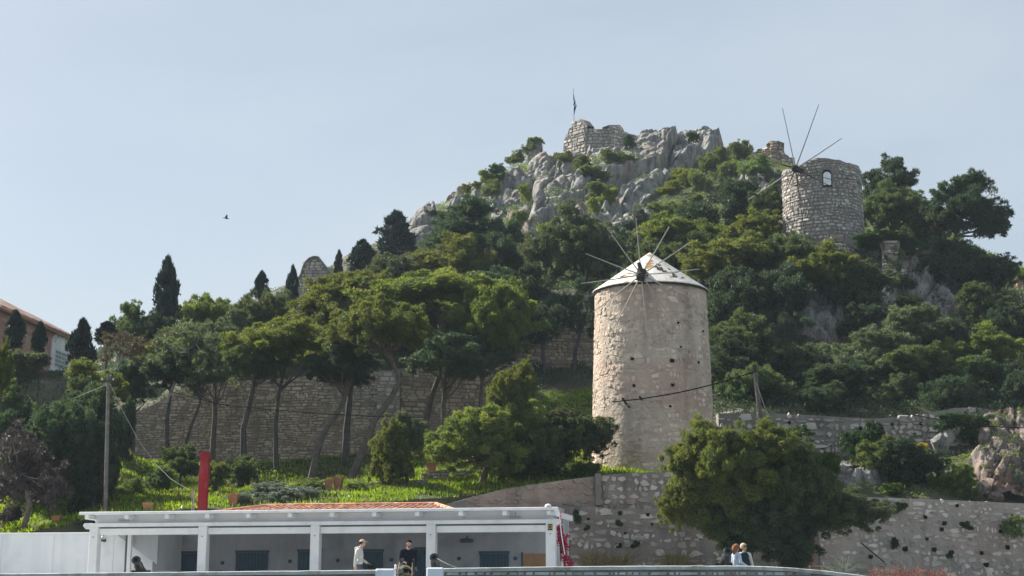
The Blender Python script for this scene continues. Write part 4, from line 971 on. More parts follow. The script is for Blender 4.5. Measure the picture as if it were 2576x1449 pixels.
def gable():
    Y = 148
    out = [(745,790),(748,705),(757,690),(762,672),(768,660),(778,650),(790,646),(800,647),(812,662),(826,680),(834,688),(840,700),(840,790)]
    r = empty('gable_facade', (0, 0, 0), 'grey stone gable with curved top standing behind the cypresses', 'building')
    pts = [P(x, y, Y) for x, y in out]; n = len(pts); cx_ = sum(p.x for p in pts) / n
    V = [tuple(p) for p in pts] + [(p.x, Y + 1.2, p.z) for p in pts]
    link('wall', mesh_np('wall', V, [tuple(range(n))] + [(i, (i+1) % n, n + (i+1) % n, n + i) for i in range(n)] + [tuple(range(2*n-1, n-1, -1))]), M['greymortar'], r)
    us = [p.x for p in pts[1:-1]]; zs = [p.z for p in pts[1:-1]]
    x0 = us[0]; surf = lambda u, v: (Vector((x0 + u, Y, v)), Vector((0, -1, 0)))
    stones_on(r, surf, us[-1] - x0, lambda u: P(790, 785, Y).z, lambda u: float(np.interp(x0 + u, us, zs)) - 0.15, 0.30, 0.46, M['greystone'], 62, proud=0.03, gap=0.015, jit=0.12, corner=0.3, maxparts=220)
    cp = MB(); cp.tube([p + Vector((0, -0.1, 0.02)) for p in pts[1:-1]], 0.10, 6); cp.build('coping', M['greystone'], r)
    MB().box(P(694, 740, Y).x, P(742, 740, Y).x, Y, Y + 1.5, P(700, 790, Y).z, P(700, 735, Y).z).build('low_wing', M['greystone'], r)
    V = [P(868, 690, Y + 3), P(875, 672, Y + 3), P(885, 666, Y + 3), P(905, 690, Y + 3)]
    g = empty('gable_facade', (0, 0, 0), 'small grey gable tip right of the double cypress', 'building')
    V2 = [tuple(v) for v in V] + [(v.x, v.y + 1.2, v.z) for v in V]
    V2 = V2 + [(V2[0][0], V2[0][1], V2[0][2] - 3), (V2[3][0], V2[3][1], V2[3][2] - 3)]
    link('wall', mesh_np('wall', V2, [(8, 9, 3, 2, 1, 0), (0, 1, 5, 4), (1, 2, 6, 5), (2, 3, 7, 6), (4, 5, 6, 7)]), M['greystone'], g)
gable()

def small_buildings():
    # small white domed cistern on the right slope
    c = P(2443, 700, 117.5); r = empty('domed_cistern', tuple(c), 'tiny white domed roof among the trees on the right slope', 'small building')
    V, F = [], []; n = 12; w, d, h = 0.46, 1.2, 0.40
    for yy in (-d / 2, d / 2):
        for i in range(n + 1):
            t = math.pi * i / n; V.append((w * math.cos(t) * (1.0 if abs(math.cos(t)) > .9 else 1.05), yy, h * math.sin(t) ** 0.7))
    for i in range(n): F.append((i, i + 1, n + 2 + i, n + 1 + i))
    F += [tuple(range(n + 1)), tuple(range(2 * n + 1, n, -1))]
    link('vault', mesh_np('vault', V, F, smooth=False), M['whitewash'], r)
    MB().box(-w, w, -d / 2 + .02, d / 2 - .02, -1.2, -0.003).build('wall', M['whitewash'], r)
    # corner of a tiled house at the right edge
    c = P(2590, 705, 130); r = empty('tiled_house', tuple(c), 'corner of an orange tiled house at the far right edge of the ridge', 'house')
    MB().box(-1.1, 4, 0, 4, -4, 0.0).build('wall', M['brickred'], r)
    V = [(-1.3, -.3, 0.003), (4.2, -.3, 0.003), (4.2, 4.3, 0.003), (-1.3, 4.3, 0.003), (1.5, 2, 0.9)]
    link('roof', mesh_np('roof', V, [(0, 1, 4), (1, 2, 4), (2, 3, 4), (3, 0, 4)]), M['tile'], r)
    # red pillar behind the pergola
    a, b = P(508, 1290, 67.3), P(508, 1139, 67.3); w = 10.5 * MPP(1200, 67.3)
    r = empty('red_pillar', (a.x, a.y, a.z - 0.6), 'tall red painted square pillar rising behind the white pergola', 'pillar')
    V = []
    for (z, s, dx) in ((0, 1.02, 0), (b.z - a.z + 0.6, 1.0, 0.05)):
        V += [(-w*s+dx, -w*s, z), (w*s+dx, -w*s, z), (w*s+dx, w*s, z), (-w*s+dx, w*s, z)]
    link('shaft', mesh_np('shaft', V, [(0, 1, 5, 4), (1, 2, 6, 5), (2, 3, 7, 6), (3, 0, 4, 7), (4, 5, 6, 7)]), M['red'], r)
    zt = b.z - a.z + 0.6
    MB().box(-w + 0.09, w + 0.03, -w + 0.04, w - 0.04, zt + 0.003, zt + 0.05, 0.01).build('cap', M['red'], r)
small_buildings()

# ------------------------------------------------------------------ poles and cables
def utility():
    g = P(266, 1292, 69.0); t = P(273, 940, 69.0)
    r = empty('utility_pole', (g.x, g.y, g.z - 0.5), 'grey wooden utility pole standing in front of the dark pines on the left', 'utility pole')
    d = t - g
    MB().tube([(0, 0, 0), (d.x * 0.5, 0, d.z * 0.5 + .25), (d.x, 0, d.z + 0.5)], [0.10, 0.09, 0.075], 9).build('mast', M['pole'], r)
    MB().box(d.x - 0.3, d.x + 0.3, -0.1, -0.03, d.z + 0.1, d.z + 0.17).build('cross_arm', M['darkwood'], r)
    for s in (-.25, .25): MB().lathe([(0.03, 0), (0.05, 0.05), (0.03, 0.12)], 8, (d.x + s, -0.065, d.z + 0.172)).build('insulator', M['metal'], r)
    g2, t2 = P(1924, 1128, 79.5), P(1897, 918, 79.5)
    r = empty('utility_pole', (g2.x, g2.y, g2.z - 0.5), 'leaning grey wooden pole between the roofed windmill and the terrace wall', 'utility pole')
    d = t2 - g2
    MB().tube([(0, 0, 0), (d.x * .5, 0, d.z * .5 + .25), (d.x, 0, d.z + .5)], [0.14, 0.125, 0.10], 9).build('mast', M['pole'], r)
    MB().box(d.x - 0.06, d.x + 0.09, -0.16, -0.09, d.z + 0.1, d.z + 0.5).build('bracket', M['darkwood'], r)
    p0, p1 = Vector((d.x * .9, -0.12, d.z * 0.9)), P(1957, 1115, 78.6) - Vector((g2.x, g2.y, g2.z - .5))
    MB().tube([p0, p1], 0.022, 5).build('guy_wire', M['whitecable'], r)
    def cable(pix, rad, mat, lab, sag=0.0):
        pts = [P(*p) for p in pix]; out = []
        for a, b in zip(pts, pts[1:]):
            for k in range(8):
                s = k / 8; q = a.lerp(b, s); q.z -= sag * 4 * s * (1 - s) * (b - a).length * 0.02; out.append(q)
        out.append(pts[-1]); tag(MB().tube(out, rad, 5).build('cable', M[mat], None), lab, 'cable')
    Ym = MILL[1]
    cable([(1540, 1011, Ym - 4.0), (1571, 1008, Ym - 3.55), (1615, 1003, Ym - 3.5), (1700, 989, Ym - 3.45), (1790, 968, Ym - 2.2), (1898, 935, 79.4)], 0.034, 'cable', 'black cable slung across the roofed windmill to the leaning pole', 0.3)
    cable([(430, 985, 88), (560, 1018, 84), (760, 1037, 80), (960, 1048, 78), (1060, 1050, 77.5)], 0.024, 'cable', 'thin black cable sagging in front of the fortress wall', 0.2)
    cable([(186, 1002, 69.5), (272, 966, 69.0)], 0.011, 'whitecable', 'pale cable from the left utility pole towards the house')
    cable([(274, 960, 69.0), (312, 1040, 70), (350, 1110, 70.5), (390, 1165, 70), (430, 1205, 69), (475, 1232, 68)], 0.012, 'whitecable', 'pale sagging cable from the pole down to the thin stake', 0.1)
    cable([(2280, 1040, 80), (2400, 1062, 78), (2480, 1072, 77), (2620, 1078, 76)], 0.026, 'cable', 'black cable crossing the terrace wall at the right edge', 0.2)
    cable([(2165, 1365, 71), (2225, 1415, 70.5)], 0.03, 'cable', 'dark cable hanging slantwise on the lower right wall')
    st = P(487, 1290, 68.0); o = MB().tube([(0, 0, 0), (-0.02, 0, 1.1)], [0.035, 0.03], 7); o.tube([(-0.08, 0.02, 0), (-0.1, 0.02, 1.08)], 0.02, 6)
    o = o.build('stake', M['whitecable'], None, (st.x, st.y, st.z - 0.1)); tag(o, 'thin pale stake beside the red pillar holding the cable end', 'stake')
utility()

# ------------------------------------------------------------------ flag and bird
def flag():
    a, b = P(1443, 300, 188.5), P(1442, 224, 188.5)
    r = empty('flag_pole', (a.x, a.y, a.z - 1.0), 'slim flagpole with hanging blue and white flag on the summit ruin', 'flag')
    d = b - a
    MB().tube([(0.05, 0, 0), (d.x, 0, d.z + 1.0)], [0.06, 0.04], 8).build('pole', M['metal'], r)
    MB().lathe([(0.0, 0), (0.06, 0.04), (0.0, 0.1)], 8, (d.x, 0, d.z + 1.0)).build('finial', M['metal'], r)
    z1, z0 = P(1442, 240, 188.5).z - a.z + 1.0, P(1444, 290, 188.5).z - a.z + 1.0
    NU, NV = 14, 26; V, F, MI = [], [], []
    for j in range(NV + 1):
        t = j / NV; z = z1 + (z0 - z1) * t; w = 0.05 + 0.34 * math.sin(min(1, t * 1.25) * math.pi * 0.78) ** 0.8 * (1.15 if 0.5 < t < 0.65 else 1)
        if t > 0.9: w *= (1 - (t - 0.9) * 6)
        for i in range(NU + 1):
            s = i / NU
            V.append((0.0 + w * (s * 0.85 - 0.05) + 0.05 * math.sin(t * 9 + s * 3), 0.10 * math.sin(s * 13 + t * 4) - 0.05, z + 0.12 * math.sin(s * 7)))
    for j in range(NV):
        for i in range(NU):
            k = j * (NU + 1) + i; F.append((k, k + 1, k + NU + 2, k + NU + 1))
            band = int((j / NV * 9 + i / NU * 2.2)); MI.append(1 if band in (3, 5, 8) else 0)
    me = mesh_np('flag_cloth', V, F, smooth=True, mat_idx=None); me.materials.append(M['flagblue']); me.materials.append(M['flagwhite'])
    me.polygons.foreach_set('material_index', MI); link('flag_cloth', me, None, r)
flag()

def bird():
    c = P(569, 549, 80); m = MPP(549, 80)
    r = empty('gull', tuple(c), 'small dark gull flying alone in the pale left sky', 'bird'); r.scale = (0.75, 0.75, 0.75)
    b = MB().lathe([(0.005, -0.18), (0.035, -0.12), (0.055, 0), (0.045, 0.09), (0.03, 0.13), (0.03, 0.16), (0.008, 0.21)], 10, (0, 0, 0), (0.9, 0.3, -0.12))
    b.build('body', M['iron'], r, smooth=True)
    for s, tip in ((1, (0.02, 0.02, 0.30)), (-1, (-0.03, -0.35, 0.10))):
        tp = Vector(tip); el = tp * 0.5 + Vector((0.04, 0, 0.04)); ch = Vector((0.06, 0.015, 0))
        V = [-ch, ch, el + ch * 0.9, el - ch * 0.9, tp - ch * 0.4]
        V = V + [v + Vector((0, 0.008, 0.01)) for v in V]
        link('wing', mesh_np('wing', V, [(0, 1, 2, 3), (3, 2, 4), (5, 8, 7, 6), (8, 9, 7), (0, 5, 6, 1), (1, 6, 7, 2), (2, 7, 9, 4), (4, 9, 8, 3), (3, 8, 5, 0)]), M['iron'], r)
    V = [(-0.14, -0.05, 0.01), (-0.14, -0.04, 0.04), (-0.26, -0.06, 0.0), (-0.25, -0.10, 0.03)]
    link('tail', mesh_np('tail', V, [(0, 1, 3, 2)]), M['iron'], r)
bird()

# ------------------------------------------------------------------ cannons
def cannons():
    for (mx, my, bx, by, lab, wheelx) in ((342, 1408, 357, 1442, 'black iron cannon tilted up behind the left parapet', 0), (1092, 1401, 1097, 1436, 'black iron cannon at the edge of the parapet gap, pale rope beside it', 1), (1832, 1386, 1820, 1424, 'black iron cannon beside the two women on the right parapet', 2)):
        m = P(mx, my, 50.75); b = P(bx, by, 51.75); ax = (b - m).normalized(); r = empty('cannon', (b.x, b.y, -0.1), lab, 'cannon')
        o = m - Vector((b.x, b.y, -0.1)); l = 1.75
        prof = [(0.062, 0.12), (0.065, 0.0), (0.135, 0.0), (0.150, 0.03), (0.150, 0.07), (0.125, 0.10), (0.118, 0.16), (0.135, 0.40), (0.15, 0.43), (0.15, 0.48), (0.140, 0.50), (0.165, 1.0), (0.18, 1.03), (0.18, 1.08), (0.17, 1.1), (0.195, l - 0.2), (0.21, l - 0.18), (0.21, l - 0.1), (0.12, l - 0.04), (0.05, l), (0.075, l + 0.08), (0.05, l + 0.14), (0.0, l + 0.16)]
        MB().lathe(prof, 28, o, ax, cap=False).build('barrel', M['iron'], r, smooth=False)
        MB().lathe([(0.064, 0.0), (0.064, 0.12)], 20, o + ax * 0.001, ax).build('bore_shade', M['hole'], r)  # dark plug closing the muzzle, shade of the bore put in as colour
        side = ax.cross(Vector((0, 0, 1))).normalized(); tc = o + ax * 0.95
        MB().tube([tc - side * 0.32, tc + side * 0.32], 0.055, 12).build('trunnion', M['iron'], r)
        for s in (-1, 1):
            q = tc + side * s * 0.24; V = []
            for (a, z) in ((-0.55, 0.0), (0.55, 0.0), (0.5, 0.25), (0.2, q.z - 0.02), (-0.2, q.z - 0.02), (-0.5, 0.22)):
                V.append((q.x + ax.x * 0 + a * 0.2, q.y + a, max(0, z)))
            V += [(v[0] + side.x * s * 0.07, v[1] + side.y * s * 0.07, v[2]) for v in V]
            link('carriage_cheek', mesh_np('carriage_cheek', V, [tuple(range(6)), tuple(range(11, 5, -1))] + [(i, 6 + i, 6 + (i+1) % 6, (i+1) % 6) for i in range(6)]), M['darkwood'], r)
    # rope and trailing line beside the second cannon
    pts = [P(1100, 1405, 50.6), P(1112, 1412, 50.4), P(1128, 1420, 50.2), P(1150, 1429, 50.0)]
    tag(MB().tube(pts, 0.012, 5).build('rope', M['whitecable'], None), 'pale rope trailing from the middle cannon over the parapet', 'rope')
cannons()

# ------------------------------------------------------------------ people
SKIN = flat('skin', (0.55, 0.33, 0.24), rough=0.5)
def cloth(name, c): return surf_mat(name, tuple(x * 0.85 for x in c), c, scale=8, rough=0.9, bump=0.3, bscale=30, bdist=0.01, spec=0.1)
CL = {'hoodie': cloth('pale_grey_hoodie', (0.58, 0.58, 0.56)), 'jeans': cloth('grey_jeans', (0.10, 0.11, 0.15)), 'navy': cloth('navy_sweater', (0.012, 0.014, 0.028)), 'black': cloth('black_cloth', (0.012, 0.012, 0.015)),
      'blue': cloth('light_blue_jacket', (0.50, 0.60, 0.74)), 'teal': cloth('dark_teal_top', (0.015, 0.045, 0.06)), 'white': cloth('white_cardigan', (0.62, 0.60, 0.55)), 'darkhair': cloth('dark_hair', (0.015, 0.012, 0.010)),
      'redhair': cloth('auburn_hair', (0.26, 0.12, 0.06)), 'blond': cloth('pale_blond_hair', (0.62, 0.48, 0.33)), 'tancap': cloth('sand_cap', (0.58, 0.46, 0.34)), 'beige': cloth('beige_frame', (0.42, 0.34, 0.26)), 'camo': surf_mat('camouflage_cloth', (0.05, 0.07, 0.035), (0.22, 0.20, 0.12), (0.03, 0.03, 0.03), scale=9, bump=0.2, pscale=12, pamt=(0.5, 0.55))}

def capsule(bm, a, b, ra, rb, n=10):
    a, b = Vector(a), Vector(b); d = (b - a); L = max(d.length, 1e-4); d.normalize(); q = Vector((0, 0, 1)).rotation_difference(d); rings = []
    prof = [(ra * math.sin(t), -ra * math.cos(t)) for t in (0.35, 0.8, 1.2)] + [(ra, 0.0), ((ra + rb) / 2, L / 2), (rb, L)] + [(rb * math.cos(t), L + rb * math.sin(t)) for t in (0.4, 0.8, 1.2)]
    for r, z in prof: rings.append([bm.verts.new(a + q @ Vector((r * math.cos(2*math.pi*k/n), r * math.sin(2*math.pi*k/n), z))) for k in range(n)])
    for i in range(len(rings) - 1):
        for k in range(n): bm.faces.new((rings[i][k], rings[i][(k+1) % n], rings[i+1][(k+1) % n], rings[i+1][k]))
    bm.faces.new(list(reversed(rings[0]))); bm.faces.new(rings[-1])

def person(label, foot, rz, J, mats, extras, voxel=0.013):
    """J: list of (a, b, ra, rb, material index); one skin over all limbs by a voxel remesh"""
    r = empty('person', foot, label, 'person', rz=rz)
    bm = bmesh.new()
    for (a, b, ra, rb, mi) in J: capsule(bm, a, b, ra, rb)
    me = bpy.data.meshes.new('body'); bm.to_mesh(me); bm.free()
    o = bpy.data.objects.new('body_tmp', me); COL.link(o)
    md = o.modifiers.new('r', 'REMESH'); md.mode = 'VOXEL'; md.voxel_size = voxel
    sm = o.modifiers.new('s', 'SMOOTH'); sm.iterations = 2; sm.factor = 0.4
    dg = bpy.context.evaluated_depsgraph_get(); nm = bpy.data.meshes.new_from_object(o.evaluated_get(dg)); bpy.data.objects.remove(o)
    nm.name = 'body'; nm.materials.clear()
    for m in mats: nm.materials.append(m)
    n = len(nm.polygons); c = np.empty(n * 3, np.float32); nm.polygons.foreach_get('center', c); c = c.reshape(-1, 3)
    best = np.full(n, 9.0); mi_ = np.zeros(n, np.int32)
    for (a, b, ra, rb, mi) in J:
        a, b = np.array(a, float), np.array(b, float); d = b - a; L2 = max(d @ d, 1e-8); t = np.clip(((c - a) @ d) / L2, 0, 1)
        dist = np.linalg.norm(c - a - t[:, None] * d, axis=1) - (ra + (rb - ra) * t); k = dist < best; best[k] = dist[k]; mi_[k] = mi
    nm.polygons.foreach_set('material_index', mi_); nm.polygons.foreach_set('use_smooth', np.ones(n, bool))
    link('body', nm, None, r)
    for (nme, bmf, mat) in extras:
        e = MB(); bmf(e); e.build(nme, mat, r, smooth=True)
    return r

def hand(p, d, up, side, mi, curl=0.6):
    """palm, four fingers and a thumb"""
    p, d, up, side = Vector(p), Vector(d).normalized(), Vector(up).normalized(), Vector(side).normalized(); out = []
    for k, l in enumerate((0.075, 0.085, 0.08, 0.062)):
        q = p + side * (0.030 - 0.020 * k); out.append((q, q + d * 0.075, 0.014, 0.013, mi))
        k1 = q + d * 0.075; k2 = k1 + (d + up * -curl).normalized() * l * 0.55; k3 = k2 + (d * 0.3 - up * curl).normalized() * l * 0.5
        out += [(k1, k2, 0.0105, 0.0095, mi), (k2, k3, 0.0095, 0.008, mi)]
    t0 = p + side * 0.030 + d * 0.02; t1 = t0 + (side + d * 0.8).normalized() * 0.045; out += [(t0, t1, 0.013, 0.011, mi), (t1, t1 + (d - up * 0.4).normalized() * 0.035, 0.011, 0.009, mi)]
    return out

def head(c, f, s, mi, scale=1.0, beard=None):
    """c: centre, f: facing, s: right side"""
    c, f, s = Vector(c), Vector(f).normalized(), Vector(s).normalized(); u = s.cross(f).normalized(); k = scale
    J = [(c + u * 0.035 * k - f * 0.02 * k, c + u * 0.03 * k + f * 0.015 * k, 0.092 * k, 0.088 * k, mi), (c - u * 0.02 * k + f * 0.02 * k, c - u * 0.075 * k + f * 0.045 * k, 0.072 * k, 0.042 * k, mi if beard is None else beard),
         (c + f * 0.095 * k + u * 0.02 * k, c + f * 0.115 * k - u * 0.018 * k, 0.010, 0.016, mi), (c + f * 0.085 * k - u * 0.048 * k - s * 0.015, c + f * 0.085 * k - u * 0.048 * k + s * 0.015, 0.010, 0.010, mi)]
    for q in (-1, 1):
        J.append((c + s * 0.088 * k * q + u * 0.02 * k, c + s * 0.092 * k * q - u * 0.02 * k, 0.014, 0.011, mi))
        J.append((c + s * 0.034 * k * q + f * 0.082 * k + u * 0.028 * k, c + s * 0.045 * k * q + f * 0.080 * k + u * 0.028 * k, 0.012, 0.012, mi))
    return J, u

def dome(c, f, s, u, r, lo, k=(1, 1, 1)):
    """a hair cap or hat over the skull"""
    def fn(e):
        n, m = 18, 7; base = len(e.V)
        for j in range(m + 1):
            t = lo + (math.pi / 2 - lo) * j / m
            for i in range(n):
                a = 2 * math.pi * i / n; fr = math.cos(a)
                tt = t + (0.45 * max(0, fr) * (1 - j / m) if lo < 0 else 0)
                e.V.append(tuple(c + f * (r * k[0] * math.cos(tt) * fr) + s * (r * k[1] * math.cos(tt) * math.sin(a)) + u * (r * k[2] * math.sin(tt))))
        for j in range(m):
            for i in range(n):
                q = (i + 1) % n; e.F.append((base+j*n+i, base+j*n+q, base+(j+1)*n+q, base+(j+1)*n+i))
        e.F.append(tuple(base + m*n + i for i in range(n)))
    return fn

def people():
    G = -0.1
    # man in pale hoodie walking to the right (local +x is his forward)
    p = P(903, 1430, 53.2); f, s = Vector((1, 0, -0.12)).normalized(), Vector((0, -1, 0))
    hc = Vector((0.10, 0, 1.63)); J, u = head(hc, f, s, 1, 1.0)
    J += [((0.03, 0, 1.40), (0.07, 0, 1.54), 0.065, 0.058, 1), ((0.0, 0, 1.00), (0.0, 0, 1.20), 0.135, 0.15, 0), ((0.0, 0, 1.20), (-0.01, 0, 1.36), 0.155, 0.145, 0), ((-0.03, -0.14, 1.36), (-0.03, 0.14, 1.36), 0.095, 0.095, 0), ((0, -0.08, 0.98), (0, 0.08, 0.98), 0.13, 0.13, 0),
          ((-0.03, 0, 1.44), (-0.10, 0, 1.44), 0.09, 0.075, 0),
          ((-0.03, -0.20, 1.37), (-0.10, -0.24, 1.10), 0.075, 0.058, 0), ((-0.10, -0.24, 1.10), (-0.12, -0.25, 0.86), 0.058, 0.044, 0),
          ((-0.03, 0.20, 1.37), (0.03, 0.25, 1.10), 0.075, 0.058, 0), ((0.03, 0.25, 1.10), (0.24, 0.22, 0.98), 0.058, 0.044, 0),
          ((0, -0.09, 0.92), (0.16, -0.09, 0.50), 0.105, 0.075, 2), ((0.16, -0.09, 0.50), (0.12, -0.09, 0.10), 0.072, 0.05, 2), ((0.12, -0.09, 0.05), (0.28, -0.09, 0.04), 0.05, 0.042, 3),
          ((0, 0.09, 0.92), (-0.06, 0.09, 0.50), 0.105, 0.075, 2), ((-0.06, 0.09, 0.50), (-0.30, 0.09, 0.14), 0.072, 0.05, 2), ((-0.30, 0.09, 0.10), (-0.17, 0.09, 0.04), 0.05, 0.042, 3)]
    J += hand((-0.12, -0.25, 0.84), (0.05, 0, -1), (0, -1, 0), (1, 0, 0), 1) + hand((0.26, 0.22, 0.965), (1, 0, -0.2), (0, 0, 1), (0, -1, 0), 1)
    def brim(e):
        c = hc + u * 0.085; V = []
        for i in range(9):
            a = -1.2 + 2.4 * i / 8; V.append(c + f * (0.085 + 0.13 * math.cos(a * 1.2)) + s * 0.095 * math.sin(a) - u * 0.012)
        V += [c + s * 0.09 * math.sin(1.2) + f * 0.05, c - s * 0.09 * math.sin(1.2) + f * 0.05]
        V2 = [v - u * 0.012 for v in V]; n = len(V); e.add(V + V2, [tuple(range(n)), tuple(range(2*n-1, n-1, -1))] + [(i, n+i, n+(i+1) % n, (i+1) % n) for i in range(n)])
    def bag(e): e.box(0.30, 0.52, 0.08, 0.24, 0.66, 0.92, 0.05); e.tube([(0.33, 0.16, 0.92), (0.36, 0.2, 0.97), (0.45, 0.18, 0.97), (0.49, 0.16, 0.92)], 0.014, 6)
    person('man in pale grey hoodie and sand cap walking right behind the parapet', (p.x, p.y, G), 0.0, J, [CL['hoodie'], SKIN, CL['jeans'], CL['black']],
           [('cap', dome(hc + u * 0.045, f, s, u, 0.115, 0.05, (1.0, 0.92, 0.85)), CL['tancap']), ('cap_brim', brim, CL['tancap']), ('hair', dome(hc + u * 0.02 - f * 0.02, f, s, u, 0.104, -0.55, (0.95, 0.95, 0.9)), CL['darkhair']), ('hand_bag', bag, CL['black'])])
    # man in navy sweater behind the stroller, facing us
    p = P(1027, 1430, 53.4); f, s = Vector((0, -1, -0.45)).normalized(), Vector((-1, 0, 0))
    hc = Vector((0.02, -0.10, 1.62)); J, u = head(hc, f, s, 1, 1.02, beard=4)
    J += [((0.0, -0.01, 1.40), (0.01, -0.06, 1.54), 0.07, 0.06, 1), ((0, 0, 1.0), (0, 0, 1.2), 0.145, 0.165, 0), ((-0.06, 0, 1.22), (0.06, 0, 1.22), 0.15, 0.15, 0), ((-0.16, 0, 1.37), (0.16, 0, 1.37), 0.095, 0.095, 0), ((-0.07, 0, 0.98), (0.07, 0, 0.98), 0.13, 0.13, 0),
          ((-0.22, 0, 1.37), (-0.28, -0.02, 1.10), 0.08, 0.06, 0), ((-0.28, -0.02, 1.10), (-0.12, -0.26, 0.99), 0.06, 0.045, 0),
          ((0.22, 0, 1.37), (0.27, 0.02, 1.08), 0.08, 0.06, 0), ((0.27, 0.02, 1.08), (0.27, -0.06, 0.84), 0.06, 0.045, 0),
          ((-0.09, 0, 0.92), (-0.10, -0.02, 0.50), 0.105, 0.075, 2), ((-0.10, -0.02, 0.50), (-0.10, 0.02, 0.10), 0.072, 0.05, 2), ((-0.10, 0, 0.05), (-0.11, -0.15, 0.04), 0.05, 0.042, 3),
          ((0.09, 0, 0.92), (0.12, -0.02, 0.50), 0.105, 0.075, 2), ((0.12, -0.02, 0.50), (0.12, 0.02, 0.10), 0.072, 0.05, 2), ((0.12, 0, 0.05), (0.13, -0.15, 0.04), 0.05, 0.042, 3)]
    J += hand((-0.11, -0.29, 0.985), (0.5, -0.8, 0), (0, 0, 1), (-0.8, -0.5, 0), 1, 1.2) + hand((0.27, -0.07, 0.82), (0, -0.1, -1), (-1, 0, 0), (0, -1, 0), 1)
    person('man in navy sweater with dark beard bending his head behind the stroller', (p.x, p.y, G), 0.0, J, [CL['navy'], SKIN, CL['black'], CL['black'], CL['darkhair']],
           [('hair', dome(hc + u * 0.035 - f * 0.018, f, s, u, 0.112, -0.35, (0.98, 0.92, 0.95)), CL['darkhair'])])
    # stroller in the gap
    q = P(1019, 1440, 52.85); st = empty('stroller', (q.x, q.y, G), 'folding stroller with camouflage hood standing in the parapet gap', 'stroller')
    for sx in (-1, 1):
        MB().tube([(sx * 0.22, 0.35, 0.98), (sx * 0.24, 0.1, 0.72), (sx * 0.25, -0.30, 0.12)], 0.018, 8).build('frame_tube', CL['beige'], st)
        MB().tube([(sx * 0.22, 0.30, 0.10), (sx * 0.24, 0.02, 0.60)], 0.016, 8).build('rear_leg', CL['beige'], st)
        for yy in (0.30, -0.32):
            w = MB().lathe([(0.05, -0.025), (0.085, -0.03), (0.095, -0.015), (0.095, 0.015), (0.085, 0.03), (0.05, 0.025)], 18, (sx * 0.28, yy, 0.095), (1, 0, 0)).build('wheel', CL['black'], st)
            MB().lathe([(0.05, -0.02), (0.05, 0.02)], 12, (sx * 0.28, yy, 0.095), (1, 0, 0)).build('hub', M['white'], w)
    MB().tube([(-0.22, 0.35, 0.98), (-0.1, 0.36, 1.02), (0.1, 0.36, 1.02), (0.22, 0.35, 0.98)], 0.02, 8).build('push_handle', CL['black'], st)
    h = MB()
    for j in range(7):
        t = 0.15 + 1.5 * j / 6
        for i in range(9):
            a = math.pi * i / 8; h.V.append((-0.26 * math.cos(a), -0.28 * math.sin(t) * math.sin(a) * 0.9 + 0.12, 0.58 + 0.30 * math.sin(a) * (0.4 + 0.6 * math.cos(t * 0.7))))
    for j in range(6):
        for i in range(8): h.F.append((j*9+i, j*9+i+1, (j+1)*9+i+1, (j+1)*9+i))
    h.build('hood', CL['camo'], st, smooth=True)
    MB().tube([(-0.27 * math.cos(math.pi * i / 10), -0.15, 0.58 + 0.29 * math.sin(math.pi * i / 10)) for i in range(11)], 0.022, 7).build('hood_rim', CL['beige'], st)
    MB().box(-0.20, 0.20, -0.05, 0.16, 0.34, 0.62, 0.05).build('backrest', CL['camo'], st); MB().box(-0.21, 0.21, -0.28, 0.10, 0.30, 0.38, 0.03).build('seat', CL['teal'], st)
    MB().box(-0.18, -0.03, -0.40, -0.26, 0.16, 0.36, 0.04).build('leg_rest', M['white'], st); MB().box(0.04, 0.19, -0.40, -0.26, 0.16, 0.36, 0.04).build('leg_rest', M['white'], st)
    MB().lathe([(0.03, 0), (0.04, 0.02), (0.04, 0.14), (0.02, 0.17)], 12, (-0.33, 0.05, 0.74)).build('bottle', M['white'], st); MB().box(-0.36, -0.28, 0.02, 0.09, 0.55, 0.735, 0.01).build('cup_holder', CL['black'], st)
    # two women behind the right parapet
    p = P(1853, 1425, 51.5); f, s = Vector((0.75, 0.55, -0.15)).normalized(), Vector((0.55, -0.8, 0)).normalized()
    hc = Vector((0.02, 0, 1.43)); J, u = head(hc, f, s, 1, 0.96)
    J += [((0, 0, 1.22), (0.01, 0, 1.35), 0.055, 0.05, 1), ((0, 0, 0.85), (0, 0, 1.05), 0.125, 0.13, 0), ((-0.02, 0.06, 1.18), (0.02, -0.06, 1.18), 0.12, 0.12, 0), ((-0.06, 0.12, 1.19), (0.06, -0.12, 1.19), 0.085, 0.085, 0), ((0, 0, 1.2), (-0.01, 0.01, 1.24), 0.09, 0.08, 0),
          ((0.07, -0.16, 1.19), (0.12, -0.2, 0.95), 0.07, 0.055, 0), ((0.12, -0.2, 0.95), (0.32, -0.16, 0.82), 0.055, 0.042, 0), ((-0.07, 0.16, 1.19), (-0.10, 0.18, 0.95), 0.07, 0.055, 0), ((-0.10, 0.18, 0.95), (0.05, 0.25, 0.80), 0.055, 0.042, 0),
          ((0.05, -0.07, 0.80), (0.06, -0.08, 0.45), 0.11, 0.075, 2), ((0.06, -0.08, 0.45), (0.05, -0.08, 0.08), 0.07, 0.045, 2), ((-0.05, 0.07, 0.80), (-0.05, 0.08, 0.45), 0.11, 0.075, 2), ((-0.05, 0.08, 0.45), (-0.05, 0.08, 0.08), 0.07, 0.045, 2), ((0.05, -0.08, 0.05), (0.16, -0.02, 0.04), 0.045, 0.04, 2), ((-0.05, 0.08, 0.05), (0.06, 0.14, 0.04), 0.045, 0.04, 2)]
    J += hand((0.33, -0.16, 0.81), (1, 0, -0.2), (0, 0, 1), (0, 1, 0), 1) + hand((0.06, 0.26, 0.79), (1, 0.3, 0), (0, 0, 1), (0, 1, 0), 1)
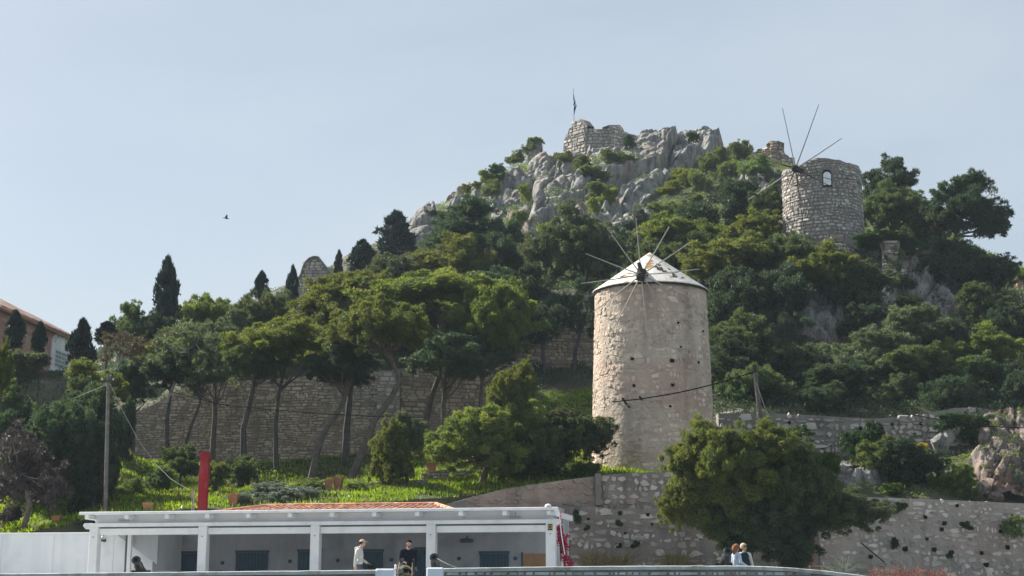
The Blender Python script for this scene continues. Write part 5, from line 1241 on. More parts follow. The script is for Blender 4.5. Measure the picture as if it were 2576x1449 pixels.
    def mane(e): e.tube([hc + u * 0.10 - f * 0.02, hc - f * 0.09, hc - f * 0.10 - u * 0.12, hc - f * 0.07 - u * 0.24], [0.05, 0.10, 0.095, 0.04], 12)
    person('woman with auburn hair and light blue jacket turning away beside the cannon', (p.x, p.y, G), 0.0, J, [CL['blue'], SKIN, CL['blue']],
           [('hair', dome(hc + u * 0.03 - f * 0.02, f, s, u, 0.118, -0.9, (0.98, 1, 0.95)), CL['redhair']), ('long_hair', mane, CL['redhair'])])
    p = P(1873, 1425, 51.7); f, s = Vector((0.62, -0.75, 0.0)).normalized(), Vector((-0.75, -0.62, 0)).normalized()
    hc = Vector((0.0, 0, 1.46)); J, u = head(hc, f, s, 1, 0.96)
    J += [((0, 0, 1.22), (0.0, 0, 1.38), 0.055, 0.05, 1), ((0, 0, 0.88), (0, 0, 1.06), 0.125, 0.13, 0), ((-0.05, 0, 1.18), (0.05, 0, 1.18), 0.12, 0.12, 0), ((-0.13, 0, 1.22), (0.13, 0, 1.22), 0.08, 0.08, 3),
          ((-0.17, 0, 1.22), (-0.21, -0.02, 0.96), 0.068, 0.055, 3), ((-0.21, -0.02, 0.96), (-0.10, -0.18, 0.82), 0.055, 0.042, 3), ((0.17, 0, 1.22), (0.24, 0, 0.98), 0.068, 0.055, 3), ((0.24, 0, 0.98), (0.27, -0.10, 0.78), 0.055, 0.042, 3),
          ((-0.07, 0, 0.82), (-0.08, 0, 0.45), 0.11, 0.075, 2), ((-0.08, 0, 0.45), (-0.08, 0, 0.08), 0.07, 0.045, 2), ((0.07, 0, 0.82), (0.08, 0, 0.45), 0.11, 0.075, 2), ((0.08, 0, 0.45), (0.08, 0, 0.08), 0.07, 0.045, 2), ((-0.08, 0, 0.05), (-0.07, -0.12, 0.04), 0.045, 0.04, 2), ((0.08, 0, 0.05), (0.09, -0.12, 0.04), 0.045, 0.04, 2)]
    J += hand((-0.09, -0.19, 0.81), (0.6, -0.6, -0.2), (0, 0, 1), (1, 0.5, 0), 1) + hand((0.27, -0.11, 0.77), (0, -0.5, -1), (1, 0, 0), (0, -1, 0), 1)
    def shades(e):
        for q in (-1, 1): e.box(hc.x - 0.03, hc.x + 0.03, -0.012, 0.012, hc.z - 0.0, hc.z + 0.04) if False else e.tube([hc + f * 0.098 + s * q * 0.015 + u * 0.03, hc + f * 0.085 + s * q * 0.075 + u * 0.03], [0.024, 0.022], 8)
    person('blond woman in sunglasses, dark teal top and white cardigan behind the right parapet', (p.x, p.y, G), 0.0, J, [CL['teal'], SKIN, CL['black'], CL['white']],
           [('hair', dome(hc + u * 0.03 - f * 0.022, f, s, u, 0.117, -0.75, (0.98, 1, 0.98)), CL['blond']), ('sunglasses', shades, CL['black'])])
people()

# ------------------------------------------------------------------ terracotta pots
def pots():
    for (x, y, w, Y, lab) in ((826, 1218, 23, 74.6, 'square terracotta pot on the bank, left one of the touching pair'), (851, 1211, 23, 74.9, 'square terracotta pot on the bank, right one of the touching pair'), (586, 1255, 24, 69.3, 'orange terracotta pot among the flowering shrubs right of the red pillar'),
                              (371, 1278, 26, 68.9, 'square terracotta pot on the grass above the left roof edge'), (144, 1309, 22, 69.8, 'terracotta pot beside dead branches above the white block'), (1086, 1173, 22, 78.3, 'terracotta pot on top of the dark dry stone wall')):
        c = P(x, y + w * 0.5, Y); m = w * MPP(y, Y) / 2
        r = empty('terracotta_pot', tuple(c), lab, 'pot', 'terracotta pots on the bank', rz=rnd.uniform(-.3, .3)); h = m * 2.0
        V, F = [], []
        for (z, s) in ((-0.6, .70), (0, .74), (h * .78, .95), (h * .79, 1.04), (h, 1.06), (h, .9), (h * .8, .88)):
            V += [(-m*s, -m*s, z), (m*s, -m*s, z), (m*s, m*s, z), (-m*s, m*s, z)]
        for j in range(6):
            for i in range(4): F.append((j*4+i, j*4+(i+1) % 4, (j+1)*4+(i+1) % 4, (j+1)*4+i))
        F.append(tuple(range(24, 28)))
        link('planter', mesh_np('planter', V, F), M['pot'], r)
        q = random.Random(int(x)); V, F, T = [], [], []
        for k in range(70):
            a = q.uniform(0, 6.28); rr = q.uniform(0, m * .8); b = Vector((rr * math.cos(a), rr * math.sin(a), h * .85)); d = Vector((q.gauss(0, .5), q.gauss(0, .5), 1)).normalized() * q.uniform(.08, .28); s = d.cross(Vector((q.random(), q.random(), q.random()))).normalized() * 0.025
            n = len(V); V += [b - s, b + s, b + d]; F.append((n, n + 1, n + 2)); T.append(q.random())
        link('plant', mesh_np('plant', V, F, tint=T), M['shrubyellow'], r)
pots()

# ------------------------------------------------------------------ rocks
def rock_mesh(seed, n_cut=22, lvl=4, jag=0.02):
    bm = bmesh.new(); bmesh.ops.create_icosphere(bm, subdivisions=lvl, radius=1.0); q = random.Random(seed)
    V = np.array([v.co[:] for v in bm.verts]); F = np.array([[v.index for v in f.verts] for f in bm.faces], dtype=np.int32); bm.free()
    for k in range(n_cut):
        n = Vector((q.gauss(0, 1), q.gauss(0, 1), q.gauss(0, 0.7))).normalized(); d = q.uniform(0.38, 0.75); na = np.array(n[:]); e = V @ na - d
        V = V - np.outer(np.maximum(e, 0), na)
    for i in range(len(V)):
        p = V[i]; nz = mnoise.fractal((p[0] * 1.6 + seed, p[1] * 1.6, p[2] * 1.1), 0.8, 2.1, 4)
        cr = abs(mnoise.noise((p[0] * 2.2 + seed * 3, p[1] * 2.2, p[2] * 0.8)))
        V[i] = p * (1 + jag * nz * 1.6 - 0.10 * max(0, 0.10 - cr) / 0.10)
    return mesh_np('boulder', V, F)
ROCKS = [rock_mesh(s) for s in range(9)]; REDROCKS = []
for me in ROCKS:
    me.materials.append(M['rock'])
    m2 = me.copy(); m2.materials.clear(); m2.materials.append(M['redrock']); REDROCKS.append(m2)

def in_poly(poly, X, Y):
    c = np.zeros(X.shape, bool); n = len(poly)
    for i in range(n):
        (x1, y1), (x2, y2) = poly[i], poly[i - 1]
        if y1 == y2: continue
        c ^= ((y1 > Y) != (y2 > Y)) & (X < (x2 - x1) * (Y - y1) / (y2 - y1) + x1)
    return c
def to_px(x, y, z):
    d = y * CT + z * ST; v = -y * ST + z * CT
    return CX + FPX * x / d, CY - FPX * v / d
def poly_dist(poly, X, Y):
    """signed distance in pixels, positive inside"""
    best = np.full(X.shape, 1e9); n = len(poly)
    for i in range(n):
        a, b = np.array(poly[i - 1], float), np.array(poly[i], float); d = b - a; t = np.clip(((X - a[0]) * d[0] + (Y - a[1]) * d[1]) / (d @ d), 0, 1)
        best = np.minimum(best, np.hypot(X - a[0] - t * d[0], Y - a[1] - t * d[1]))
    return np.where(in_poly(poly, X, Y), best, -best)
def crag(poly, cell, amp, mat, seed, y0, y1, step=0.16, lean=0.55, stretch=2.2, parent=None, name='crag'):
    """a face of split limestone slabs: the hillside pushed out in tilted, cracked blocks"""
    rng = np.random.default_rng(seed); q = [P(x, y, yy) for x, y in poly for yy in (y0, y1)]
    xa, xb = min(p.x for p in q), max(p.x for p in q)
    nx, ny = int((xb - xa) / step) + 1, int((y1 - y0) / step) + 1
    X, Y = np.meshgrid(np.linspace(xa, xb, nx), np.linspace(y0, y1, ny)); Z = ground(X.ravel(), Y.ravel()).reshape(X.shape)
    px, py = to_px(X, Y, Z); sd = poly_dist(poly, px, py)
    # slab coordinates on the face: a across, b up the lean
    S = Z * 1.0; a = X * math.cos(lean) - S * math.sin(lean); b = (X * math.sin(lean) + S * math.cos(lean)) / stretch; d3 = Y * 0.45
    disp = np.zeros(X.shape); tilt = 0
    for lv, (cs, am, ck) in enumerate(((cell, amp, 0.55), (cell * 0.42, amp * 0.36, 0.6), (cell * 0.18, amp * 0.16, 0.6), (cell * 0.08, amp * 0.06, 0.6))):
        wob = np.array([mnoise.noise((u * 0.9 / cs, v * 0.9 / cs, seed + lv)) for u, v in zip(a.ravel()[::1], b.ravel()[::1])]).reshape(X.shape) * cs * 0.18
        A, B, D = (a + wob) / cs, (b + wob * 0.5) / cs, d3 / cs
        ia, ib, ic = np.floor(A).astype(int), np.floor(B).astype(int), np.floor(D).astype(int)
        F1 = np.full(X.shape, 9.0); F2 = np.full(X.shape, 9.0); off = np.zeros(X.shape); ta = np.zeros(X.shape); tb = np.zeros(X.shape); da = np.zeros(X.shape); db = np.zeros(X.shape)
        for ox in (-1, 0, 1):
            for oy in (-1, 0, 1):
                for oz in (-1, 0, 1):
                    ca, cb, cc = ia + ox, ib + oy, ic + oz
                    h = (ca * 73856093 ^ cb * 19349663 ^ cc * 83492791 ^ (seed * 7919 + lv * 104729)) & 0x7fffffff
                    r1, r2, r3, r4, r5, r6 = [((h * k) % 10007) / 10007.0 for k in (31, 131, 1237, 4751, 887, 2663)]
                    ea, eb, ec = A - ca - r1, B - cb - r2, D - cc - r3; dd = np.sqrt(ea * ea + eb * eb + ec * ec); nw = dd < F1
                    F2 = np.where(nw, F1, np.minimum(F2, dd)); F1 = np.where(nw, dd, F1); off = np.where(nw, r4, off); ta = np.where(nw, r5 - 0.5, ta); tb = np.where(nw, r6 - 0.5, tb); da = np.where(nw, ea, da); db = np.where(nw, eb, db)
        disp += am * (off + 1.3 * ta * da + 1.3 * tb * db) - ck * am * np.clip(1 - (F2 - F1) / 0.13, 0, 1)
    w = np.clip(sd / 14.0, -1, 1); rag = np.array([mnoise.noise((x * 0.5, y * 0.5, seed)) for x, y in zip(X.ravel(), Y.ravel())]).reshape(X.shape)
    up = disp * np.clip(w + 0.3 + rag * 0.8, 0, 1) + np.minimum(0, w + rag * 0.9 + 0.15) * 2.0 + 0.1
    V = np.stack([X, Y - up * 0.62, Z + up * 0.78], -1); idx = np.arange(nx * ny).reshape(ny, nx)
    F = np.stack([idx[:-1, :-1], idx[:-1, 1:], idx[1:, 1:], idx[1:, :-1]], -1).reshape(-1, 4)
    keep = (up.ravel()[F] > -0.7).any(1); F = F[keep]
    used = np.unique(F); mp = np.full(nx * ny, -1); mp[used] = np.arange(len(used))
    CRAGS.append((poly, xa, xb, y0, y1, np.maximum(up, 0)))
    return link(name, mesh_np(name, V.reshape(-1, 3)[used], mp[F]), mat, parent)

def rocks():
    q = random.Random(77)
    MAIN = [(1330,405),(1395,385),(1410,415),(1520,418),(1590,402),(1618,350),(1640,332),(1700,330),(1745,330),(1810,350),(1815,380),(1770,400),(1730,425),(1690,440),(1690,470),(1640,495),(1600,520),(1540,545),(1530,570),(1470,560),(1440,600),(1400,600),(1340,655),(1315,660),(1325,600),(1345,540),(1340,500),(1355,460),(1325,430)]
    MAIN_GAP = True
    crag(MAIN, 6.5, 2.7, M['rock'], 5, 136, 192, 0.15, parent=hill)
    crag([(1118,500),(1150,488),(1235,470),(1300,440),(1335,470),(1330,530),(1345,590),(1320,640),(1290,600),(1260,560),(1220,530),(1130,530)], 3.2, 2.0, M['rock'], 6, 138, 182, 0.18, parent=hill)
    crag([(1022,600),(1045,560),(1090,540),(1110,570),(1085,600),(1040,640)], 3.0, 1.8, M['rock'], 7, 145, 172, 0.2, parent=hill)
    crag([(1500,540),(1560,548),(1640,560),(1660,600),(1600,640),(1520,620),(1480,590)], 2.4, 1.2, M['rock'], 8, 122, 165, 0.2, parent=hill)
    crag([(1845,450),(1890,430),(1940,460),(1930,500),(1870,490)], 2.4, 1.5, M['rock'], 9, 135, 170, 0.2, parent=hill)
    crag([(2010,770),(2070,760),(2120,790),(2115,870),(2040,870),(2000,830)], 2.2, 1.6, M['rock'], 10, 94, 112, 0.13, lean=0.2, parent=hill)
    crag([(2215,690),(2250,690),(2290,650),(2370,650),(2400,700),(2380,740),(2425,770),(2420,810),(2350,810),(2320,750),(2270,740),(2225,760)], 2.0, 1.5, M['rock'], 11, 98, 122, 0.13, lean=0.8, parent=hill)
    crag([(2535,770),(2600,770),(2620,880),(2540,880),(2525,830)], 1.8, 1.3, M['rock'], 12, 96, 118, 0.13, lean=0.2, parent=hill)
    crag([(2100,1160),(2150,1145),(2230,1160),(2240,1215),(2150,1225),(2100,1210)], 1.2, 0.7, M['rock'], 14, 77, 82, 0.08, lean=0.2, parent=hill)
    def put(px, py, w, h, lean=0.35, Y=None, red=False, sink=0.25, parent=hill, dep=0.8):
        g = hit(px, py) if Y is None else P(px, py, Y)
        if g is None: return None
        m = MPP(py, g.y); me = (REDROCKS if red else ROCKS)[q.randrange(len(ROCKS))]
        o = link('boulder', me, None, parent); o.location = g + Vector((0, sink * w * m, -sink * 0.2 * h * m))
        o.scale = (w * m, w * m * dep, h * m); o.rotation_euler = (q.uniform(-.25, .15), lean + q.uniform(-.15, .15), q.uniform(-.6, .6)); return o
    # summit slabs that break the skyline
    for a in ((1735, 343, 46, 38, .15, 188.0), (1788, 350, 36, 44, -.1, 188.0), (1700, 364, 36, 50, .35, 186.5), (1645, 358, 38, 38, .25, 187), (1668, 345, 42, 26, .1, 188), (1765, 392, 44, 34, .0, 186.5), (1625, 400, 32, 50, .4, 186), (1720, 405, 36, 40, .4, 185), (1660, 400, 32, 52, .4, 185), (1716, 342, 24, 20, 0, 189.5), (1806, 372, 18, 30, -.2, 188)):
        put(*a, sink=0.1)
    for (x0, x1, y0, y1, k, s) in ((1340, 1660, 410, 600, 26, 15), (1120, 1320, 490, 560, 12, 12), (1855, 1935, 440, 480, 4, 13), (1880, 1990, 370, 410, 7, 12), (2330, 2420, 740, 800, 4, 12), (2290, 2370, 650, 700, 3, 14), (2010, 2050, 925, 950, 3, 9), (2130, 2220, 1165, 1215, 7, 13)):
        for _ in range(k): put(q.uniform(x0, x1), q.uniform(y0, y1), s * q.uniform(.6, 1.3), s * q.uniform(.9, 2.0), 0.45, sink=0.1)
    # pale rock set in the terrace wall and the reddish cliff at its end
    for a in ((2365, 1110, 40, 42, .2), (2390, 1095, 26, 34, .1), (2345, 1150, 24, 22, .2)): put(*a, Y=82.0)
    cl = empty('reddish_cliff', (0, 0, 0), 'tall reddish limestone cliff at the right edge below the terrace wall', 'rock')
    crag([(2436,1075),(2500,1050),(2545,1055),(2640,1075),(2660,1275),(2560,1275),(2500,1250),(2455,1200)], 1.5, 0.75, M['redrock'], 15, 77.2, 87, 0.07, lean=0.35, stretch=1.3, parent=cl, name='cliff_face')
    for a in ((2480, 1100, 30, 40), (2500, 1160, 30, 36), (2550, 1200, 30, 36)) if True else ((2480, 1100, 44, 60), (2530, 1110, 48, 62), (2570, 1120, 46, 60), (2500, 1160, 44, 56), (2550, 1170, 50, 60), (2470, 1170, 36, 40), (2590, 1200, 50, 60), (2520, 1075, 36, 34), (2510, 1210, 40, 40), (2600, 1080, 40, 40), (2450, 1130, 26, 34), (2560, 1060, 30, 26)):
        put(a[0], a[1], a[2], a[3], 0.1, Y=81.5 - (a[1] - 1060) * 0.012, red=True, parent=cl, dep=0.9)
    for (x, y, w, h, Y, lab, red) in ((2478, 1228, 44, 34, 77.2, 'rounded reddish boulder behind the lower right wall', True), (2510, 1245, 34, 20, 77.0, 'flat orange rock slab beside the rounded reddish boulder', True), (1982, 985, 14, 22, 88.5, 'upright tan boulder above the terrace wall near the leaning pole', True), (1955, 1030, 26, 14, 86.5, 'low tan rock on the terrace wall by the leaning pole', True)):
        o = put(x, y, w, h, 0.1, Y=Y, red=red, parent=None); o.name = 'boulder'; tag(o, lab, 'boulder')
rocks()

# ------------------------------------------------------------------ foliage
def leaves(rng, C, R, n_per, leaf, zflat=0.7, upbias=0.3, spread=0.8, shell=(0.55, 1.05), wid=0.5, tint=None):
    """n_per small pointed leaves round each centre C (k,3) with radius R (k); returns verts, faces, tints"""
    k = len(C); N = k * n_per
    d = rng.normal(size=(N, 3)); d /= np.linalg.norm(d, axis=1)[:, None]
    d[:, 2] += upbias; d /= np.linalg.norm(d, axis=1)[:, None]
    c = np.repeat(C, n_per, 0); r = np.repeat(R, n_per)
    pos = c + d * (r * rng.uniform(*shell, N))[:, None] * np.array([1, 1, zflat])
    dd = d + rng.normal(size=(N, 3)) * spread + np.array([0, 0, 0.35]); dd /= np.linalg.norm(dd, axis=1)[:, None]
    sd = np.cross(dd, rng.normal(size=(N, 3))); sd /= np.linalg.norm(sd, axis=1)[:, None] + 1e-9
    L = leaf * rng.uniform(0.6, 1.35, N); w = (L * wid * 0.5)[:, None]
    V = np.empty((N, 3, 3)); V[:, 0] = pos - sd * w; V[:, 1] = pos + sd * w; V[:, 2] = pos + dd * L[:, None]
    t = np.repeat(rng.uniform(0, 1, k) if tint is None else tint, n_per) * 0.65 + rng.uniform(0, 0.35, N)
    return V.reshape(-1, 3), np.arange(N * 3, dtype=np.int32).reshape(N, 3), t

def puffs(style, rng, n, asp):
    out = []
    if style in ('cypress', 'spire'):
        for i in range(n):
            z = -1 + 2 * (i + rng.random()) / n
            prof = (min(1, (1.02 - z) / 0.9) ** 0.75) * (0.75 + 0.25 * min(1, (z + 1) / 0.5))
            a = rng.uniform(0, 2 * np.pi); rr = prof * np.sqrt(rng.uniform(0.05, 1)) * 0.78
            out.append((rr * np.cos(a), rr * np.sin(a), z * 0.94, 0.26 * (0.5 + 0.6 * prof)))
    elif style in ('pine', 'umbrella', 'sparse', 'bush'):
        nl = {'pine': 12, 'umbrella': 13, 'sparse': 10, 'bush': 11}[style]; lobes = []
        for i in range(nl):
            a = rng.uniform(0, 2 * np.pi); rr = np.sqrt(rng.uniform(0.0, 1)) * 0.80
            z = rng.uniform(-0.55, 0.62) * (1 - 0.35 * rr) + (0.25 if rr < 0.35 else 0)
            if style == 'umbrella': z = 0.55 - 0.75 * rr * rr + rng.uniform(-0.22, 0.12)
            lobes.append((rr * np.cos(a), rr * np.sin(a), z, rng.uniform(0.34, 0.54) * (0.7 if style == 'sparse' else 1)))
        while len(out) < n:
            lx, ly, lz, lr = lobes[rng.integers(nl)]
            d = rng.normal(size=3); d[2] += 0.25; d /= np.linalg.norm(d)
            if d[2] < -0.35 and style != 'bush' and rng.random() < 0.7: continue
            k = lr * (rng.uniform(0.45, 1.0) if rng.random() < 0.80 else rng.uniform(1.0, 1.38))
            out.append((lx + d[0] * k, ly + d[1] * k, lz + d[2] * k * 0.85, rng.uniform(0.06, 0.135)))
        o = np.array(out); sc = np.array([np.percentile(np.abs(o[:, i]), 97) for i in range(3)]) + 0.06
        o[:, :3] /= np.maximum(sc, 0.5)
        out = [tuple(q) for q in o]
    else:
        lump = rng.normal(size=(7, 3)); lump /= np.linalg.norm(lump, axis=1)[:, None]
        while len(out) < n:
            p = rng.normal(size=3); p /= np.linalg.norm(p)
            bul = 0.66 + 0.50 * max(0, float((lump @ p).max()) - 0.35)
            r = rng.uniform(0.30, 1) ** 0.5
            if style == 'umbrella' and p[2] < 0: p[2] *= 0.35
            if style in ('pine', 'sparse') and p[2] * r < -0.35 and rng.random() < 0.55: continue
            s = rng.uniform(0.10, 0.21)
            out.append((*(p * r * bul * (1 - s * 0.6)), s))
    a = np.array(out); C = a[:, :3].copy(); C[:, 2] *= asp
    return C, a[:, 3]

CROWNS = {}
def crown(style, var, asp, fine=1):
    fine = 1 if fine < 1.15 else 1.3 if fine < 1.45 else 1.65 if fine < 1.9 else 2.0
    if fine > 1: var = var % (2 if fine < 1.5 else 1)
    key = (style, var, round(asp, 2), fine)
    if key in CROWNS: return CROWNS[key]
    rng = np.random.default_rng(abs(hash((style, var, int(asp * 100)))) % 100000 if False else (sum(map(ord, style)) * 31 + var * 101 + int(asp * 100)))
    cfg = {'pine': (300, 100, 0.088, 0.8), 'umbrella': (290, 100, 0.082, 0.75), 'sparse': (150, 80, 0.080, 0.7), 'bush': (320, 100, 0.095, 0.85), 'cypress': (80, 95, 0.17, 1.1), 'spire': (48, 110, 0.20, 0.5), 'round': (90, 280, 0.07, 0.85)}[style]
    n, m, lf, zf = cfg
    if fine > 1: n = int(n * fine * 1.1); m = int(m * fine); lf /= fine ** 0.8
    C, R = puffs(style, rng, n, asp)
    if fine > 1: R = R / fine ** 0.35
    V, F, T = leaves(rng, C, R, m, lf, zflat=zf, upbias=0.9 if style == 'cypress' else 0.3, spread=0.35 if style == 'cypress' else 0.75, wid=0.5 if style in ('round', 'cypress', 'spire') else 0.34)
    me = mesh_np('crown_' + style, V, F, tint=T); CROWNS[key] = (me, C, R); return CROWNS[key]

def leafy(name, me, mat, parent=None, loc=None):
    """one more object on a shared crown mesh, with its own material"""
    if not me.materials: me.materials.append(mat)
    o = link(name, me, None, parent, loc); o.material_slots[0].link = 'OBJECT'; o.material_slots[0].material = mat
    return o

TREE_N = 0
def tree(style, cx, cy, hw, hh, mat, label, Y=None, base=None, path=None, bark='bark', br=6, group=None, fine=1, rz=None, depth=0.9, rad=None, dense_base=False, cat='tree'):
    """crown centre and half sizes in pixels; stands on the hillside under it unless Y is given"""
    global TREE_N
    TREE_N += 1; q = random.Random(TREE_N * 13 + 5)
    if path: base = path[0]
    if Y is None:
        g = hit(*base) if base else hit(cx, cy + hh * 0.95)
        if g is None: g = hit(cx, cy + hh * 1.6) or P(cx, cy + hh, 150)
        Y = g.y
    if base:
        b = P(base[0], base[1], Y)
        zb = b.z
    else:
        b = P(cx, cy + hh, Y); zb = min(gz(b.x, Y), b.z) if Y > 68 else -0.1
    c = P(cx, cy, Y); m = MPP(cy, Y) * (1.12 if style in ('pine', 'umbrella', 'sparse') and Y > 80 else 1.0); sx, sz = hw * m, hh * m
    root = empty('pine_tree' if style not in ('cypress', 'spire') else 'cypress_tree', (b.x, Y, zb - 0.15), label, cat, group)
    rel = c - root.location
    asp = {'pine': 0.75, 'umbrella': 0.55, 'sparse': 0.8, 'bush': 0.85, 'cypress': 1, 'spire': 1, 'round': 0.9}[style]
    me, C, R = crown(style, q.randrange(3), asp, fine)
    o = leafy('crown', me, M[mat], root); o.location = rel
    o.scale = (sx, sx * depth, sz / asp); o.rotation_euler = (0, 0, q.uniform(0, 6.28) if rz is None else rz)
    th = 0.05 * sx + 0.05 if rad is None else rad * 0.85
    mb = MB()
    if path:
        pts = [P(x, y, Y) - root.location for x, y in path]; pts[0].z -= 0.3
    else:
        pts = [Vector((0, 0, -0.2)), Vector((rel.x * 0.35 + q.uniform(-.1, .1) * sx, 0, rel.z * 0.45)), rel + Vector((0, 0, -0.25 * sz))]
    n = len(pts); mb.tube(pts, [th * (1.25 - 0.65 * i / (n - 1)) for i in range(n)], 8)
    sel = q.sample(range(len(C)), min(br, len(C))); top = pts[-1]; ca, sa = math.cos(o.rotation_euler.z), math.sin(o.rotation_euler.z)
    for k in sel:
        x, y, z = C[k]; e = rel + Vector((sx * (x * ca - depth * y * sa), sx * (x * sa + depth * y * ca), sz / asp * z))
        st = pts[-2].lerp(top, q.uniform(0.2, 1.0)); md = st.lerp(e, 0.5) + Vector((q.uniform(-.08, .08) * sx, 0, -0.10 * sz))
        mb.tube([st, md, e], [th * 0.5, th * 0.30, th * 0.10], 5, cap=False)
    mb.build('trunk', M[bark], root)
    return root

def bush(cx, cy, hw, hh, mat, label, Y=None, style='bush', group=None, name='shrub', cat='shrub', fine=1, depth=0.9):
    global TREE_N
    TREE_N += 1; q = random.Random(TREE_N * 17 + 3)
    if Y is None:
        g = hit(cx, cy + hh * 0.8) or P(cx, cy + hh, 185)
        Y = g.y
    c = P(cx, cy, Y); m = MPP(cy, Y); asp = 0.85 if style == 'bush' else 0.9
    me, C, R = crown(style, q.randrange(3), asp, fine)
    o = leafy(name, me, M[mat], None, c); o.scale = (hw * m, hw * m * depth, hh * m / asp); o.rotation_euler = (0, 0, q.uniform(0, 6.28))
    return tag(o, label, cat, group)

def plant_all():
    T = tree
    # --- left side, near to far
    T('bush', 165, 1095, 128, 140, 'pinedark', 'large dark green pine with rounded crown left of the utility pole', Y=74, fine=1.7, br=4, bark='darkbark')
    T('bush', 235, 1180, 62, 95, 'pinedark', 'dark pine mass just left of the utility pole base', Y=71.5, fine=1.3, bark='darkbark')
    T('bush', 60, 1150, 90, 110, 'pinedark', 'dark pine behind the dead brown tree at the left edge', Y=75, fine=1.3, bark='darkbark')
    T('pine', 0, 950, 36, 72, 'pinebright', 'sunlit pine crown cut by the left edge of the photo', Y=76, fine=1.3)
    T('sparse', 70, 1190, 118, 105, 'deadneedle', 'dead purplish brown pine with bare grey branches in the lower left corner', Y=69.4, path=[(55, 1330), (75, 1270), (60, 1200), (20, 1140)], br=22, bark='bark', fine=1.6, rad=0.14)
    T('bush', 45, 925, 72, 38, 'pinegrey', 'rounded grey green pine below the two leftmost cypresses', Y=97)
    T('bush', 20, 1010, 60, 60, 'pine', 'mid green pine under the leftmost house corner', Y=88)
    T('cypress', 36, 835, 32, 48, 'cypress', 'stout dark cypress in front of the red house, leftmost', Y=99)
    T('cypress', 100, 855, 22, 40, 'cypress', 'small dark cypress left of the white arched window', Y=99)
    T('cypress', 205, 880, 42, 68, 'cypress', 'broad dark cypress right of the white arched window', Y=98)
    T('spire', 268, 838, 34, 28, 'cypress', 'ragged low dark conifer right of the broad cypress', Y=104)
    T('sparse', 312, 880, 56, 38, 'brownneedle', 'tan brown pine with pale bare trunk on the left slope', Y=92, path=[(298, 985), (300, 950), (292, 930), (308, 900)], bark='palebark', br=10, rad=0.11)
    T('cypress', 418, 755, 36, 96, 'cypress', 'tallest cypress standing against the sky on the left', Y=110)
    T('pine', 340, 825, 52, 50, 'pine', 'green pine left of the tallest cypress', Y=108)
    T('pine', 395, 850, 40, 45, 'pinedark', 'dark pine at the foot of the tallest cypress', Y=107)
    T('umbrella', 515, 805, 68, 46, 'pinegold', 'wide pine crown right of the tallest cypress', Y=112)
    T('sparse', 455, 900, 95, 75, 'pinegrey', 'thin grey green pine with slanting pale limb below the tallest cypress', Y=90, path=[(422, 1000), (440, 960), (470, 900), (500, 850)], bark='palebark', br=14, rad=0.10)
    T('sparse', 540, 900, 80, 80, 'pinegrey', 'sparse grey pine with sky gaps right of the slanting limb', Y=96, br=12)
    T('pine', 650, 820, 78, 72, 'pine', 'dense pine left of the stone gable below a small cypress', Y=104)
    T('pine', 585, 850, 55, 60, 'pinegrey', 'soft grey green pine between the wide crown and the dense pine', Y=102)
    T('cypress', 658, 722, 19, 36, 'cypress', 'small ragged cypress on the skyline left of the gable', Y=125)
    T('cypress', 735, 728, 17, 54, 'cypress', 'slim cypress touching the left side of the stone gable', Y=122)
    T('spire', 852, 665, 15, 34, 'cypress', 'forked cypress right of the stone gable', Y=135)
    T('umbrella', 895, 755, 102, 50, 'pinegold', 'broad flat olive pine below the stone gable', Y=106)
    T('pine', 980, 690, 64, 42, 'pinegrey', 'soft round pine above the broad flat olive pine', Y=118)
    T('cypress', 912, 655, 38, 46, 'cypress', 'dark bushy conifer on the ridge left of the tiered conifer', Y=138)
    T('spire', 995, 597, 52, 62, 'cypress', 'tiered dark conifer on the ridge with gaps in its crown', Y=142)
    T('pine', 1195, 595, 104, 68, 'pinedark', 'very large dark domed pine below the left rocks', Y=128, fine=1.4)
    T('pine', 1265, 670, 80, 75, 'pinedark', 'dark right shoulder of the pine stand below the crag', Y=124, fine=1.2)
    T('pine', 1130, 665, 95, 60, 'pinegold', 'brownish green pine in front of the large dark domed pine', Y=120, fine=1.2)
    T('umbrella', 1100, 760, 180, 50, 'pinegold', 'wide warm green pine canopy across the middle slope', Y=101, fine=1.3)
    T('pine', 1230, 770, 130, 60, 'pinedark', 'dark pine behind the bright green pine', Y=108, fine=1.2)
    T('pine', 1335, 745, 62, 60, 'pinedark', 'dark pine at the edge of the upper fortress wall', Y=104)
    T('pine', 1240, 830, 105, 92, 'pinebright', 'bright green pine with sunlit top beside the upper fortress wall', Y=96, path=[(1068, 1068), (1085, 1000), (1110, 930), (1180, 870)], br=12, fine=1.5, rad=0.20)
    T('pine', 800, 815, 90, 55, 'pinegold', 'olive pine crown above the fortress wall left of the umbrella pine', Y=100)
    T('umbrella', 962, 845, 120, 68, 'pinegold', 'umbrella pine with golden green top and twisted leaning trunk', Y=86, path=[(882, 1192), (920, 1120), (940, 1060), (985, 1000), (1005, 960), (985, 905), (960, 880)], br=16, fine=1.6, rad=0.22)
    T('umbrella', 735, 880, 135, 52, 'pinegold', 'layered pine with olive crown in front of the fortress wall', Y=90, path=[(695, 1165), (693, 1080), (700, 1000), (715, 930)], bark='darkbark', br=10, fine=1.4, rad=0.15)
    T('pine', 640, 925, 78, 50, 'pine', 'dark crowned pine with curved black trunk before the fortress wall', Y=89, path=[(613, 1136), (612, 1080), (625, 1030), (636, 985), (640, 950)], bark='darkbark', br=8, rad=0.19)
    T('pine', 425, 945, 58, 50, 'pinedark', 'pine with straight thin dark trunk at the left end of the fortress wall', Y=90, path=[(422, 1125), (420, 1060), (428, 1000), (430, 960)], bark='darkbark', br=6, rad=0.13)
